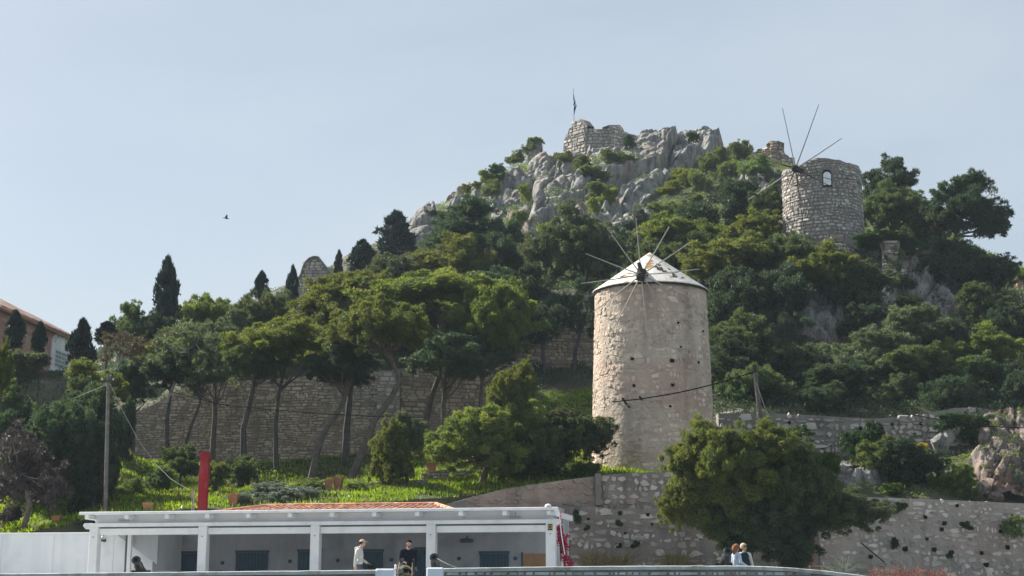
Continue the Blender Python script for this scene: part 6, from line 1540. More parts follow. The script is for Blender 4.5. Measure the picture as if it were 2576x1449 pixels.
    T('sparse', 505, 960, 48, 34, 'pinegrey', 'nearly bare forked tree leaning before the fortress wall', Y=89, path=[(462, 1125), (480, 1075), (503, 1015), (505, 980)], bark='darkbark', br=18, rad=0.10)
    T('pine', 845, 920, 75, 52, 'pinedark', 'pine with pale forked leaning trunk in front of the fortress wall', Y=87, path=[(783, 1192), (800, 1130), (815, 1090), (860, 1020), (885, 950)], br=14, fine=1.2, rad=0.20)
    T('pine', 890, 925, 60, 36, 'pinedark', 'pine with thick upright dark trunk beside the fortress buttress', Y=92, path=[(869, 1150), (872, 1080), (880, 1000), (885, 940)], bark='darkbark', br=6, rad=0.24)
    T('pine', 1120, 905, 90, 50, 'pinedark', 'shaded pine with bare twigs right of the umbrella pine', Y=93, br=14)
    T('sparse', 1215, 905, 60, 48, 'pinedark', 'dark bare-limbed pine above the windswept pine', Y=94, br=16)
    T('bush', 300, 1095, 34, 95, 'pinedark', 'narrow dark pine at the left corner of the fortress wall', Y=86, bark='darkbark')
    T('bush', 250, 960, 70, 55, 'pinegold', 'olive green pine behind the top of the utility pole', Y=88)
    T('bush', 340, 960, 60, 50, 'pinedark', 'dark pine right of the utility pole top', Y=91)
    T('bush', 215, 1000, 60, 60, 'pine', 'green pine left of the utility pole top', Y=84)
    T('bush', 455, 1168, 50, 44, 'pine', 'small round pine on the bank left of the red pillar', Y=79, bark='darkbark', path=[(450, 1235), (453, 1200), (455, 1180)], rad=0.08)
    T('bush', 605, 1180, 46, 38, 'pine', 'small dark pine bush right of the red pillar', Y=80, bark='darkbark')
    # --- windswept foreground pine and its neighbours
    r = T('bush', 1222, 1090, 142, 104, 'pinegold', 'windswept olive pine with short leaning trunk left of the windmill foot', Y=74.8, path=[(1192, 1246), (1212, 1215), (1225, 1180), (1222, 1140)], br=16, fine=2.0, rad=0.20, rz=0.4)
    for (x, y, w, h, fn) in ((1285, 975, 58, 72, 1.5), (1452, 1085, 95, 66, 1.7), (1350, 1120, 90, 72, 1.7)):
        c = P(x, y, 74.8) - r.location; m = MPP(y, 74.8); me, C, R = crown('bush', 1, 0.85, fn)
        o = leafy('crown', me, M['pinegold' if x < 1300 else 'pine'], r); o.location = c; o.scale = (w * m, w * m * .8, h * m / .85); o.rotation_euler = (0, 0, x * 0.01)  # gold left lobe, greener right lobes: the sunlit side is painted in
    T('bush', 992, 1135, 64, 78, 'pinegold', 'upright olive bush tree left of the windswept pine', Y=75.2, path=[(1040, 1240), (1025, 1205), (1000, 1170)], fine=1.6, bark='darkbark', rad=0.09)
    T('bush', 1040, 1085, 42, 55, 'pinegrey', 'pale feathery shrub tree behind the upright olive bush tree', Y=78, fine=1.2)
    # --- the big round tree in front of the wall
    r = T('round', 1862, 1235, 208, 160, 'pinegold', 'big rounded evergreen with golden sunlit left rim in front of the retaining wall', Y=66.5, path=[(1880, 1440), (1885, 1390), (1870, 1330)], br=10, fine=2.2, bark='darkbark', rad=0.22)
    for (x, y, w, h, mt) in ((1790, 1190, 120, 105, 'pinegold'), (1930, 1150, 95, 70, 'pinegold'), (2010, 1260, 95, 110, 'pine'), (1720, 1290, 70, 70, 'pinegold'), (1950, 1320, 130, 90, 'pinedark'), (2140, 1305, 95, 62, 'pinegrey'), (1830, 1330, 80, 80, 'pine')):  # gold lobes left, dark lobe low: sun and shade put into leaf colour
        c = P(x, y, 66.0 if y < 1300 else 66.6) - r.location; m = MPP(y, 66.5); me, C, R = crown('pine' if x != 1950 else 'bush', 2, 0.75 if x != 1950 else 0.85, 1.8)
        o = leafy('crown', me, M[mt], r); o.location = c; o.scale = (w * m, w * m * .85, h * m / .75); o.rotation_euler = (0, 0, x * 0.013)
    # --- middle: between crag and windmill
    T('pine', 1440, 655, 105, 92, 'pinegrey', 'tall grey green pine with lit left side above the upper fortress wall', Y=111, path=[(1432, 905), (1445, 820), (1478, 740), (1470, 690)], bark='darkbark', br=12, fine=1.4, rad=0.2)
    T('sparse', 1365, 830, 60, 70, 'pinedark', 'thin pine added to shade the left half of the upper fortress wall', Y=101.5, path=[(1370, 960), (1368, 900), (1362, 850)], bark='darkbark', br=10)  # this thin pine and the next are added to shade the wall
    T('sparse', 1465, 800, 62, 75, 'pinedark', 'thin pine added to shade the right half of the upper fortress wall', Y=102, path=[(1440, 955), (1448, 880), (1465, 820)], bark='darkbark', br=10)
    T('pine', 1560, 640, 60, 45, 'pinedark', 'dark pine behind the left sail poles of the roofed windmill', Y=118)
    T('pine', 1690, 605, 100, 42, 'pinebright', 'green pine behind the upper sail poles of the roofed windmill', Y=122)
    T('pine', 1650, 660, 75, 45, 'pine', 'pine hidden behind the conical mill roof', Y=114)
    T('pine', 1825, 545, 120, 72, 'pinedark', 'large dark pine left of the roofless mill', Y=128, fine=1.3)
    T('pine', 1930, 540, 55, 55, 'pine', 'pine tucked against the left wall of the roofless mill', Y=122)
    T('pine', 1890, 590, 72, 42, 'pinegold', 'olive pine below the large dark pine left of the roofless mill', Y=117)
    T('pine', 1850, 670, 115, 58, 'pinegold', 'broad pine with olive top right of the conical mill roof', Y=107, fine=1.3)
    T('pine', 1770, 640, 60, 45, 'pine', 'pine just above the right side of the conical roof', Y=112)
    T('pine', 1960, 660, 70, 55, 'pine', 'pine between the broad olive pine and the footing ruin', Y=107)
    T('pine', 2080, 695, 90, 55, 'pinegold', 'pine with sunlit top below the collapsed footing', Y=103, fine=1.2)
    T('pine', 2170, 730, 72, 50, 'pine', 'pine right of the sunlit pine below the footing', Y=102)
    T('pine', 1850, 760, 80, 65, 'pinedark', 'dark pine beside the upper right flank of the roofed windmill', Y=101)
    T('pine', 1960, 755, 80, 62, 'pinedark', 'dark pine in the middle of the slope right of the roofed windmill', Y=101)
    T('pine', 1862, 850, 76, 52, 'pine', 'rounded pine touching the right wall of the roofed windmill', Y=95)
    T('pine', 1840, 930, 70, 65, 'pinedark', 'lower dark pine hugging the right wall of the roofed windmill', Y=92)
    T('sparse', 1975, 850, 60, 50, 'pinedark', 'thin dark pine over the shaded cliff', Y=98, br=12)
    T('pine', 1980, 930, 90, 60, 'pinedark', 'dark pine below the shaded cliff', Y=94)
    # --- right slope
    T('pine', 2232, 455, 64, 48, 'pinedark', 'pine with open crown right of the roofless mill', Y=124, path=[(2208, 600), (2212, 540), (2222, 490)], br=12, rad=0.2)
    T('pine', 2245, 545, 82, 58, 'pine', 'dense pine against the right wall of the roofless mill', Y=120, fine=1.2)
    T('pine', 2432, 535, 94, 72, 'pinedark', 'tall spreading pine against the sky on the right', Y=116, path=[(2404, 680), (2404, 610), (2412, 540)], br=18, fine=1.4, rad=0.24)
    T('pine', 2340, 600, 50, 45, 'pine', 'small pine left of the tall spreading pine', Y=117)
    T('pine', 2400, 670, 100, 62, 'pinedark', 'dark pine mass under the tall spreading pine', Y=113, fine=1.2)
    T('pine', 2495, 690, 55, 38, 'pinedark', 'dark pine at the right skyline above the white dome', Y=114)
    T('pine', 2575, 690, 18, 14, 'pinebright', 'little green tree at the right edge of the ridge', Y=126)
    T('bush', 2500, 770, 80, 60, 'pine', 'wide bushy pine below the white dome', Y=105, fine=1.2)
    T('bush', 2290, 775, 38, 30, 'ivy', 'round dark green bush among the right rocks', Y=104)
    T('bush', 2272, 712, 28, 22, 'pine', 'small pine above the round bush among the right rocks', Y=108)
    T('pine', 2270, 850, 110, 60, 'pinegrey', 'brownish pine with yellow green top in the middle of the right slope', Y=97, fine=1.3)
    T('pine', 2330, 815, 55, 35, 'pinebright', 'bright yellow green crown tip on the right slope', Y=99)
    T('pine', 2470, 900, 95, 55, 'pinebright', 'lit green pine near the right edge', Y=95, fine=1.3)
    T('pine', 2550, 840, 60, 60, 'pinedark', 'dark pine at the right edge above the lit green pine', Y=98)
    T('bush', 2180, 900, 100, 70, 'pinegrey', 'dull green pine on the lower right slope', Y=93, fine=1.2)
    T('bush', 2300, 950, 110, 70, 'pine', 'wide rounded pine above the terrace wall', Y=91, fine=1.3)
    T('bush', 2430, 985, 100, 62, 'pinedark', 'dark pine above the swung top of the terrace wall', Y=90, fine=1.2)
    T('bush', 2545, 980, 70, 80, 'pinedark', 'dark pine filling the right edge above the cliff', Y=90)
    T('bush', 2080, 980, 110, 55, 'pinedark', 'low dark scrub pine above the middle of the terrace wall', Y=90, fine=1.2)
    T('bush', 1900, 1000, 80, 40, 'ivy', 'dark low growth beside the leaning pole', Y=89)
    T('bush', 2165, 815, 60, 42, 'pinedark', 'dark pine right of the shaded cliff', Y=99)
    T('bush', 2390, 870, 70, 60, 'pinedark', 'dark hollow pine left of the lit green pine', Y=96)
    # --- terrace below the wall on the right
    bush(2077, 1172, 48, 50, 'glossy', 'glossy round clipped-looking bush right of the big round tree', Y=77.5, style='round', fine=1.3)
    bush(2170, 1110, 52, 48, 'ivy', 'dark ivy bush on the face of the terrace wall', Y=80.5)
    bush(1985, 1100, 60, 32, 'ivy', 'dark low bush below the leaning pole', Y=80)
    bush(2210, 1170, 75, 50, 'shrub', 'loose dark scrub in the middle of the right terrace', Y=79)
    bush(2290, 1170, 75, 62, 'pinedark', 'large dark shrub right of centre on the right terrace', Y=78.5, fine=1.2)
    bush(2300, 1128, 30, 13, 'yellowflower', 'patch of yellow flowers on the dark terrace shrub', Y=78.0)
    bush(2235, 1122, 35, 26, 'shrub', 'green shrub left of the yellow flowers', Y=79.2)
    bush(2405, 1212, 60, 44, 'pinebright', 'small bright pine bush beside the reddish boulder', Y=77.6, fine=1.4, name='pine_bush')
    bush(2242, 1235, 46, 22, 'glossy', 'bright green low bush on top of the lower right wall', Y=77.0, style='round')
    bush(2390, 1062, 45, 20, 'ivy', 'ivy clump hanging over the swung wall top', Y=82.5)
    bush(2450, 1085, 40, 40, 'ivy', 'dark ivy in the cleft beside the reddish cliff', Y=82.3)
    bush(2555, 1220, 30, 36, 'shrubgrey', 'grey sage shrub at the right edge by the boulder', Y=78)
    bush(2265, 1280, 20, 14, 'ivy', 'small tuft growing from the right retaining wall, upper left one', Y=74.0)
    bush(2430, 1325, 16, 12, 'ivy', 'small tuft growing from the right retaining wall near its middle', Y=74.3)
    bush(2550, 1325, 26, 26, 'shrub', 'dark tuft on the right retaining wall near the edge', Y=74.6)
    bush(2250, 1365, 12, 14, 'ivy', 'tiny tuft low on the right retaining wall', Y=73.9)
    bush(2390, 1395, 10, 10, 'ivy', 'tiny green tuft above the dry red twigs', Y=74.1)
    bush(1452, 1300, 10, 18, 'ivy', 'weed tuft on the grey retaining wall near the pergola corner', Y=72.2)
    bush(1478, 1330, 8, 8, 'ivy', 'round weed on the grey retaining wall right of the bougainvillea', Y=72.2)
    bush(1556, 1318, 10, 9, 'ivy', 'round weed tuft in the middle of the grey retaining wall', Y=72.2)
    bush(1600, 1372, 12, 10, 'ivy', 'weed tuft low on the grey retaining wall', Y=72.2)
    # --- ivy hedge over the ruin under the roofless mill
    bush(2215, 606, 90, 24, 'ivy', 'dark green hedge draped over the ruins right of the roofless mill', Y=110.5, style='round', fine=1.3)
    bush(2285, 618, 38, 32, 'ivy', 'rounded right end of the draped hedge', Y=109.5, style='round')
    bush(2250, 660, 22, 40, 'shrub', 'scrub between the two heaps of masonry', Y=108.5)
    bush(2010, 630, 34, 22, 'shrubyellow', 'yellow green bush at the left foot of the roofless mill', Y=111)
    bush(2060, 650, 45, 30, 'pinegold', 'olive bush below the collapsed footing', Y=107)
    # --- bank shrubs behind the pergola
    bush(705, 1245, 95, 36, 'shrubgrey', 'pale flowering shrub mass above the tiled roof', Y=72.5, fine=1.5)
    bush(620, 1265, 45, 22, 'shrubgrey', 'small pale shrub right of the red pillar base', Y=70.5)
    bush(770, 1225, 60, 26, 'shrub', 'green shrub behind the pale flowering mass', Y=75)
    bush(540, 1200, 40, 34, 'shrub', 'dark leafy weed clump right behind the red pillar', Y=76)
    bush(330, 1235, 40, 26, 'shrub', 'weedy shrub in front of the narrow dark pine', Y=76)
    bush(400, 1205, 34, 28, 'pine', 'low dark shrub beside the small round pine', Y=77)
    bush(935, 1232, 60, 20, 'shrub', 'low green shrub below the dry stone wall', Y=74)
    bush(1460, 1188, 50, 22, 'glossy', 'bright weeds on the wall top at the left foot of the windmill', Y=74.9)
    bush(1345, 1195, 60, 24, 'shrub', 'shaded weeds under the windswept pine', Y=75.6)
    bush(30, 1298, 34, 22, 'deadneedle', 'heap of dead brown branches above the white block', Y=70.2)
    bush(235, 1318, 70, 12, 'deadneedle', 'low dry brush along the back of the white block', Y=69.3)
    # --- crag shrubs, singled out
    for (x, y, w, h, mt, lab) in (
        (1340, 368, 30, 18, 'shrub', 'feathery bush on the skyline left of the summit ruin'), (1300, 402, 26, 20, 'shrub', 'bush on the skyline below the feathery one'), (1252, 442, 30, 26, 'ivy', 'round dark bush on the left skyline'), (1185, 472, 24, 14, 'shrubyellow', 'small umbrella shaped yellow bush on the left skyline'),
        (1240, 480, 28, 24, 'shrub', 'green bush right of the umbrella shaped one'), (1225, 445, 20, 16, 'shrubyellow', 'pale green bush above the left rocks'), (1205, 512, 36, 14, 'shrubyellow', 'flat yellow green bush above the large dark domed pine'),
        (1372, 590, 38, 40, 'shrubyellow', 'large yellow green bush left of the grey green pine'), (1320, 490, 16, 26, 'shrubyellow', 'upright yellow bush at the left edge of the crag'), (1440, 580, 48, 30, 'shrub', 'green bush at the foot of the crag'),
        (1498, 518, 22, 20, 'shrubyellow', 'yellow bush in the middle of the crag'), (1528, 495, 26, 20, 'shrubyellow', 'golden bush above the middle of the crag'), (1585, 355, 20, 13, 'ivy', 'dark bush growing on the summit ruin'), (1470, 410, 30, 14, 'shrub', 'bush below the summit ruin'),
        (1545, 390, 30, 18, 'shrub', 'dark bush below the right end of the summit ruin'), (1590, 405, 26, 12, 'shrub', 'low bush right of the ruin foot'), (1490, 440, 38, 20, 'shrub', 'grey green bush between the crag slabs'), (1420, 400, 26, 18, 'shrub', 'bush at the left foot of the summit ruin'),
        (1510, 480, 34, 20, 'shrub', 'bush in the hollow of the crag'), (1718, 445, 40, 30, 'shrubyellow', 'large round olive bush right of the crag'), (1765, 462, 32, 28, 'shrub', 'round green bush beside the olive one'), (1690, 478, 34, 18, 'shrubyellow', 'low yellow bush below the crag slabs'),
        (1800, 405, 40, 30, 'shrub', 'green bush on the shoulder right of the summit rocks'), (1862, 385, 26, 26, 'shrub', 'bush on the ridge between rocks and masonry hump'), (1830, 430, 44, 30, 'shrub', 'soft bush below the ridge'), (1905, 425, 42, 30, 'shrub', 'green bush under the masonry hump'),
        (1878, 372, 14, 18, 'shrub', 'thin open bush on the ridge skyline'), (1940, 460, 40, 26, 'shrubgrey', 'grey bush left of the sail hub'), (1745, 345, 18, 12, 'ivy', 'dark bush in the cleft of the summit boulder'), (1670, 330, 10, 7, 'ivy', 'tiny dark bush on the summit rock edge'),
        (1610, 560, 50, 26, 'shrubgrey', 'grey green scrub below the crag'), (1660, 530, 46, 24, 'shrub', 'scrub right of the golden bush'), (1590, 600, 40, 24, 'shrub', 'dark scrub above the left sail poles'), (1350, 640, 26, 26, 'shrubyellow', 'yellow lit scrub below the yellow green bush'),
        (1300, 555, 30, 22, 'shrub', 'bush above the dark right shoulder pines'), (1085, 545, 24, 14, 'ivy', 'dark bush on the left rock knob'), (1740, 520, 44, 24, 'shrub', 'scrub left of the large dark pine'), (1880, 500, 36, 24, 'shrub', 'scrub below the grey outcrop')):
        bush(x, y, w, h, mt, lab, group='bushes on the crag')
plant_all()

MARKS = [(1640, 690, 'the conical mill roof'), (1860, 900, 'the windmill wall'), (2068, 560, 'the roofless mill'), (2115, 625, 'the collapsed footing'), (2250, 640, 'the masonry heap'), (2060, 820, 'the shaded cliff'), (2330, 730, 'the grey outcrop'), (2443, 690, 'the white dome'),
         (2560, 820, 'the right edge rocks'), (2300, 1040, 'the swung terrace wall'), (1900, 950, 'the leaning pole'), (2430, 540, 'the tall spreading pine'), (418, 760, 'the tallest cypress'), (205, 880, 'the broad cypress'), (658, 720, 'the small cypress'), (790, 700, 'the stone gable'), (852, 665, 'the forked cypress'),
         (995, 600, 'the tiered conifer'), (1200, 570, 'the dark domed pine'), (960, 850, 'the umbrella pine'), (1240, 840, 'the bright green pine'), (1400, 800, 'the upper fortress wall'), (320, 880, 'the tan pine'), (640, 960, 'the fortress wall'), (1080, 560, 'the left rock knob')]
def fill_pines():
    q = random.Random(31); made = {}
    hue = {'pine': 'green', 'pinedark': 'dark', 'pinegold': 'olive', 'pinegrey': 'grey green'}; shp = {'pine': 'broad pine', 'umbrella': 'flat topped pine', 'bush': 'round pine'}
    for (poly, n, grp, mats) in (
        ([(260, 900), (430, 880), (620, 850), (860, 830), (1000, 740), (1280, 720), (1320, 860), (1000, 880), (560, 920), (300, 950)], 30, 'pines above the fortress wall', ('pine', 'pinedark', 'pinegold', 'pinegrey')),
        ([(1800, 640), (2010, 640), (2180, 720), (2300, 780), (2560, 900), (2560, 1010), (2300, 1020), (1840, 1020), (1790, 850)], 46, 'pines on the right slope', ('pinedark', 'pine', 'pinedark', 'pinegrey')),
        ([(1040, 640), (1280, 650), (1330, 730), (1020, 730)], 4, 'pines below the left rocks', ('pinedark', 'pine')),
        ([(2180, 560), (2300, 600), (2540, 720), (2560, 780), (2440, 720), (2250, 640)], 8, 'pines on the right skyline slope', ('pinedark', 'pine'))):
        k = 0; X = [p[0] for p in poly]; Y = [p[1] for p in poly]
        while k < n:
            x, y = q.uniform(min(X), max(X)), q.uniform(min(Y), max(Y))
            if not in_poly(poly, np.array([x]), np.array([y]))[0]: continue
            k += 1
            g = hit(x, y + 30)
            if g is None: continue
            w = q.uniform(42, 75) * min(1.15, 100 / g.y)
            if any(x + w > a and x - w < b and y + w * .8 > c and y - w * .8 < d for a, b, c, d in ((2215, 2425, 640, 800), (2010, 2115, 765, 860), (2525, 2600, 770, 870))): continue
            st, mt = q.choice(('pine', 'pine', 'umbrella', 'bush')), q.choice(mats)
            o = tree(st, x, y, w, w * q.uniform(.6, .85), mt, 'pine', Y=g.y + 0.5, group=grp, br=5)
            mx, my, nm = min(MARKS, key=lambda m: (m[0] - x) ** 2 + (m[1] - y) ** 2); dx, dy = x - mx, y - my
            where = ('right of ' if dx > 0 else 'left of ') if abs(dx) > abs(dy) else ('below ' if dy > 0 else 'above ')
            made.setdefault(f'{hue[mt]} {shp[st]} {where}{nm}', []).append((x, o))
    for lab, L in made.items():
        L.sort(key=lambda t: t[0]); n = len(L)
        words = [''] if n == 1 else ([', left one', ', right one'] if n == 2 else [', leftmost of three', ', middle of three', ', rightmost of three'] if n == 3 else [f', {w} from left' for w in ('first', 'second', 'third', 'fourth', 'fifth', 'sixth', 'seventh', 'eighth')])
        for (x, o), w in zip(L, words): o['label'] = lab + w
def in_poly(poly, X, Y):
    c = np.zeros(X.shape, bool); n = len(poly)
    for i in range(n):
        (x1, y1), (x2, y2) = poly[i], poly[i - 1]
        if y1 == y2: continue
        c ^= ((y1 > Y) != (y2 > Y)) & (X < (x2 - x1) * (Y - y1) / (y2 - y1) + x1)
    return c
fill_pines()

# ------------------------------------------------------------------ ground cover
def tnoise(x, y):
    a = np.where(y < 100, 0.18, np.minimum(0.6, 0.18 + (y - 100) / 90))
    return a * (np.array([mnoise.fractal((p * 0.16, q * 0.16, 3.1), 0.9, 2.0, 4) for p, q in zip(x, y)]) - 0.35)
def scatter(name, n, area, size, mat, seed, blades=7, upright=True, keep=None, kind='stuff', label=None, parent=None, spread=0.18):
    rng = np.random.default_rng(seed); pts = []
    x = rng.uniform(area[0], area[1], n); y = rng.uniform(area[2], area[3], n)
    yf = np.interp(x, [p[0] for p in WALL_LINE], [p[1] for p in WALL_LINE]); ok = y > yf + 0.1
    if keep is not None: ok &= keep(x, y)
    x, y = x[ok], y[ok]; z = ground(x, y) + tnoise(x, y) - 0.03; k = len(x)
    C = np.repeat(np.stack([x, y, z], 1), blades, 0); N = len(C)
    C[:, :2] += rng.normal(size=(N, 2)) * spread
    d = rng.normal(size=(N, 3)) * (0.45 if upright else 0.9); d[:, 2] = np.abs(d[:, 2]) + (1.0 if upright else 0.3); d /= np.linalg.norm(d, axis=1)[:, None]
    s = np.cross(d, rng.normal(size=(N, 3))); s /= np.linalg.norm(s, axis=1)[:, None] + 1e-9
    L = size * rng.uniform(0.5, 1.4, N) * np.repeat(rng.uniform(0.6, 1.4, k), blades); w = (L * (0.16 if upright else 0.3))[:, None]
    V = np.empty((N, 3, 3)); V[:, 0] = C - s * w; V[:, 1] = C + s * w; V[:, 2] = C + d * L[:, None]
    pn = np.clip(np.array([mnoise.fractal((p * 0.35, q * 0.5, seed), 0.9, 2, 3) for p, q in zip(x, y)]) * 0.9 + 0.55, 0, 1)
    T = np.repeat(pn, blades) * 0.7 + rng.uniform(0, 0.3, N)
    o = link(name, mesh_np(name, V.reshape(-1, 3), np.arange(N * 3, dtype=np.int32).reshape(N, 3), tint=T), M[mat], parent)
    return tag(o, label, None, None, kind)

def bank(x, y):
    n = np.array([mnoise.noise((p * 0.45, q * 0.7, 9.1)) for p, q in zip(x, y)])
    return (y < 98.5) & (np.random.default_rng(3).random(len(x)) < np.clip(0.85 + n * 1.3, 0.12, 1))
scatter('grass', 34000, (-26, 8, 68, 98.5), 0.17, 'grass', 1, blades=7, label='bright fresh grass on the bank below the fortress wall', keep=bank)
scatter('weeds', 2600, (-24, 6, 68, 97), 0.15, 'glossy', 2, blades=36, upright=False, label='leafy weeds among the grass', keep=bank, spread=0.22)
def scrub(name, n, area, mat, seed, label, leaf=0.15, R=(0.3, 0.75), per=40, on_rock=0.22):
    rng = np.random.default_rng(seed); x = rng.uniform(area[0], area[1], n); y = rng.uniform(area[2], area[3], n); z = ground(x, y) + tnoise(x, y)
    px, py = to_px(x, y, z); ok = (y > np.interp(x, [p[0] for p in WALL_LINE], [p[1] for p in WALL_LINE]) + 0.6) & (px > -60) & (px < 2640)
    u = up_at(x, y); cl = np.array([mnoise.noise((a * 0.20, b * 0.20, 4.4)) for a, b in zip(x, y)])
    ok &= ~((u > 0.15) & ((rng.random(n) > on_rock * 2.6) | (cl < -0.02)))
    ok &= ~((px > 1590) & (px < 1830) & (py < 450) & (rng.random(n) > 0.05))
    C = np.stack([x, y - u * 0.62, z + 0.1 + u * 0.78], 1)[ok]; r = rng.uniform(*R, len(C))
    V, F, T = leaves(rng, C, r, per, leaf, zflat=0.7, upbias=0.5)
    return tag(link(name, mesh_np(name, V, F, tint=T), M[mat]), label, kind='stuff')
scrub('scrub', 5200, (-12, 55, 118, 192), 'shrub', 3, 'low scrub covering the upper hillside between the rocks', leaf=0.17)
scrub('pale_scrub', 2600, (-12, 50, 125, 192), 'shrubgrey', 6, 'grey green herbs between the rocks', leaf=0.13, R=(0.25, 0.55), per=36)
scrub('yellow_scrub', 700, (-12, 50, 125, 192), 'shrubyellow', 16, 'yellow green herbs between the rocks', leaf=0.14, R=(0.3, 0.7), per=40)
scrub('dark_undergrowth', 3600, (8, 48, 84, 125), 'pinedark', 4, 'dark undergrowth between the pines right of the windmill', R=(0.4, 0.9), leaf=0.17)
scrub('left_undergrowth', 4200, (-50, 10, 99, 166), 'pinedark', 7, 'dark undergrowth between the pines left of the windmill', R=(0.4, 0.9), leaf=0.17)
scrub('terrace_weeds', 900, (8, 30, 76, 84), 'shrub', 17, 'weeds on the terrace between the two right hand walls', R=(0.15, 0.4), leaf=0.10, per=40)
scatter('dry_stalks', 1500, (-26, 8, 68, 98), 0.30, 'drygrass', 12, blades=4, label='dry pale stalks scattered over the green bank', spread=0.25)
scatter('white_flowers', 500, (-14, -7, 69, 76), 0.12, 'whiteflower', 5, blades=3, label='tiny white flowers on the shrubs above the tiled roof', spread=0.3)

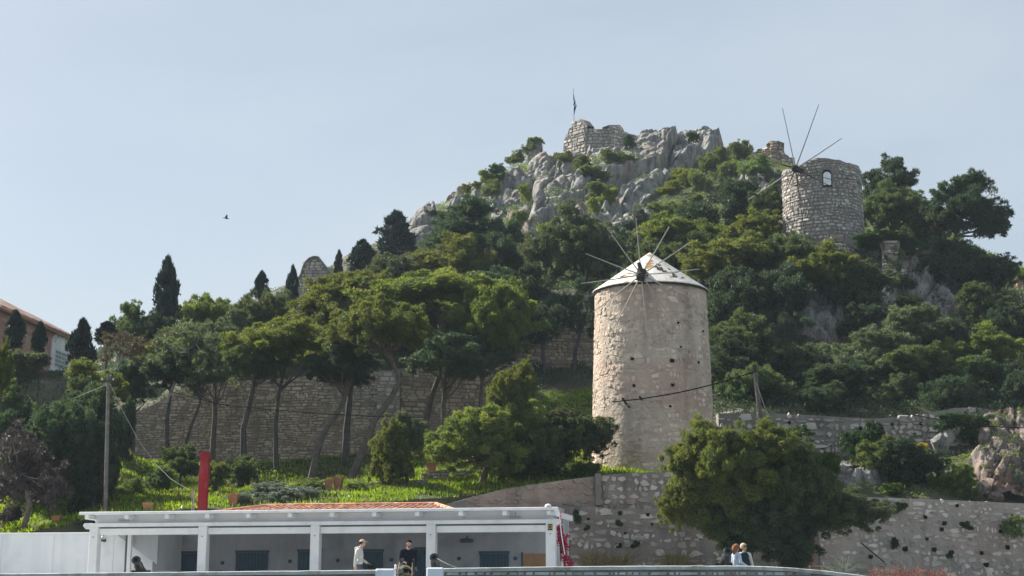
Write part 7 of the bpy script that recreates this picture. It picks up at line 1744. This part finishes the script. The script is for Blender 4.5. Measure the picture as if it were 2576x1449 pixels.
def wall_foot():
    q = random.Random(9)
    def tuft(name, x, y, Y, n, size, mat, lab, cat='grass tuft', fan=0.5):
        c = P(x, y, Y); c.z = max(c.z, -0.1); V, F, T = [], [], []
        for k in range(n):
            b = Vector((q.gauss(0, .25), q.gauss(0, .2), 0)); d = Vector((q.gauss(0, fan), q.gauss(0, fan * .6), 1)).normalized() * size * q.uniform(.5, 1.3); s = d.cross(Vector((q.random() - .5, 1, 0))).normalized() * size * 0.02
            m = b + d * .6; e = b + d + Vector((d.x * .35, 0, -size * .12)); i = len(V); V += [b - s, b + s, m + s * .8, m - s * .8, e]; F += [(i, i+1, i+2, i+3), (i+3, i+2, i+4)]; t = q.random(); T += [t, t]
        tag(link(name, mesh_np(name, V, F, tint=T), M[mat], None, c), lab, cat)
    tuft('dry_grass', 1500, 1440, 70.5, 260, 1.1, 'drygrass', 'dry grass clump at the wall foot right of the bougainvillea')
    tuft('dry_grass', 1560, 1440, 70.8, 200, 1.0, 'drygrass', 'dry grass clump at the wall foot below the square hole')
    tuft('dry_grass', 1700, 1440, 70.2, 240, 1.0, 'drygrass', 'brown grass under the left side of the big round tree')
    tuft('agave', 1960, 1440, 67.8, 26, 1.2, 'shrubgrey', 'blue grey agave rosette at the wall foot under the big tree', 'agave', 0.9)
    tuft('agave', 2110, 1440, 69.5, 30, 1.0, 'shrubgrey', 'grey agave leaves right of the tall dry stalk', 'agave', 1.1)
    # dry agave stalk with drooping tips, on the terrace
    r = empty('agave_stalk', tuple(P(2012, 1160, 76.5)), 'dry agave flower stalk with drooping pale tips above the big round tree', 'plant'); zt = P(2012, 1095, 76.5).z - r.location.z
    MB().tube([(0, 0, -.3), (0.05, 0, zt * .6), (0.0, 0, zt)], [.04, .03, .015], 6).build('stem', M['pole'], r)
    for k in range(12):
        z = zt * (.35 + .6 * k / 12); s = -1 if k % 2 else 1; MB().tube([(0, 0, z), (s * .22, 0, z + .12), (s * .42, 0, z + .10), (s * .50, 0, z + .02)], [.016, .018, .022, .012], 5).build('flower_branch', M['palepole'], r)
    # tall dry stalk against the wall
    r = empty('dry_stalk', tuple(P(2055, 1440, 68.5)), 'dark dry stalk leaning at the wall right of the big round tree', 'plant')
    MB().tube([(-.3, 0, 0), (-.1, 0, 1.2), (0.05, 0, 2.6)], [.06, .05, .03], 7).build('stem', M['deadtwig'], r)
    for k in range(9):
        z = .2 + .25 * k; s = -1 if k % 2 else 1; MB().tube([(-.25 + .12 * z, 0, z), (-.25 + .12 * z + s * .25, -.05, z + .05), (-.25 + .12 * z + s * .4, -.05, z - .15)], [.02, .015, .008], 5).build('dry_leaf', M['deadtwig'], r)
    # dry red twigs
    for i, (x, w, lab) in enumerate(((2240, 3.0, 'bare red brown shrub in front of the right wall, left one'), (2340, 3.2, 'bare red brown shrub in front of the right wall, right one'))):
        c = P(x, 1452, 58); mb = MB()
        for k in range(60):
            a = Vector((q.uniform(-.7, .7), q.uniform(-.3, .3), -.6)); b = a + Vector((q.gauss(0, .18), q.gauss(0, .1), q.uniform(.4, .85))); e = b + Vector((q.gauss(0, .14), q.gauss(0, .1), q.uniform(.05, .3)))
            mb.tube([a, b, e], [.016, .012, .005], 4, cap=False)
            for _ in range(2): mb.tube([b, b + Vector((q.gauss(0, .16), q.gauss(0, .1), q.uniform(-.03, .22)))], [.009, .004], 4, cap=False)
        tag(mb.build('dry_shrub', M['deadtwig'], None, c), lab, 'shrub')
    # bougainvillea at the pergola's right end
    r = empty('bougainvillea', tuple(P(1418, 1440, 56.5)), 'magenta bougainvillea climbing at the right end of the pergola', 'climber'); rng = np.random.default_rng(8); C = []
    for (x, y, s, n) in ((1406, 1312, 5, 6), (1409, 1330, 6, 8), (1411, 1348, 7, 10), (1414, 1362, 9, 10), (1422, 1358, 8, 6), (1424, 1382, 7, 6), (1420, 1398, 7, 7), (1426, 1412, 10, 9), (1432, 1420, 10, 8), (1404, 1296, 3, 4)):
        for k in range(n):
            p = P(x + q.gauss(0, s * .45), y + q.gauss(0, s * .8), 56.3 + q.uniform(-.2, .3)) - r.location; C.append(p[:])
    C = np.array(C); V, F, T = leaves(rng, C, np.full(len(C), .10), 26, 0.06, zflat=1, wid=0.9)
    link('bracts', mesh_np('bracts', V, F, tint=T), M['bract'], r)
    mb = MB()
    for k in range(4): mb.tube([(-.05 + .05 * k, 0, -.4), (-.12 + .04 * k, 0, .8), (-.2 + .03 * k, 0, 1.9)], [.03, .02, .01], 5)
    mb.build('stem', M['darkwood'], r)
wall_foot()

# ------------------------------------------------------------------ air
hz = MB().box(-6100, 6100, -3100, 8100, -4.2, 68).build('haze', None); tag(hz, kind='stuff')
hm = bpy.data.materials.new('sea_haze'); hz.data.materials.append(hm); hm.use_nodes = True; hn = hm.node_tree.nodes; hn.clear()
ho = hn.new('ShaderNodeOutputMaterial'); hv = hn.new('ShaderNodeVolumePrincipled')
hv.inputs['Color'].default_value = (0.74, 0.88, 1.0, 1); hv.inputs['Density'].default_value = 0.00022; hv.inputs['Anisotropy'].default_value = 0.0
hm.node_tree.links.new(hv.outputs['Volume'], ho.inputs['Volume']); scene.cycles.volume_bounces = 0

# ------------------------------------------------------------------ put each thing's origin at its base
def settle():
    bpy.context.view_layer.update()
    for o in list(scene.objects):
        if o.type == 'EMPTY' and o.parent is None and o.location.length < 1e-6 and o.children:
            lo, hi = np.full(3, 1e9), np.full(3, -1e9)
            for ch in o.children:
                if ch.type != 'MESH': continue
                bb = np.array([(ch.matrix_world @ Vector(c))[:] for c in ch.bound_box]); lo = np.minimum(lo, bb.min(0)); hi = np.maximum(hi, bb.max(0))
            b = Vector(((lo[0] + hi[0]) / 2, (lo[1] + hi[1]) / 2, lo[2])); o.location = b
            for ch in o.children: ch.location = ch.location - b
settle()
print('objects', len(scene.objects), 'tris', sum(len(m.loops) - 2 * len(m.polygons) for m in bpy.data.meshes))
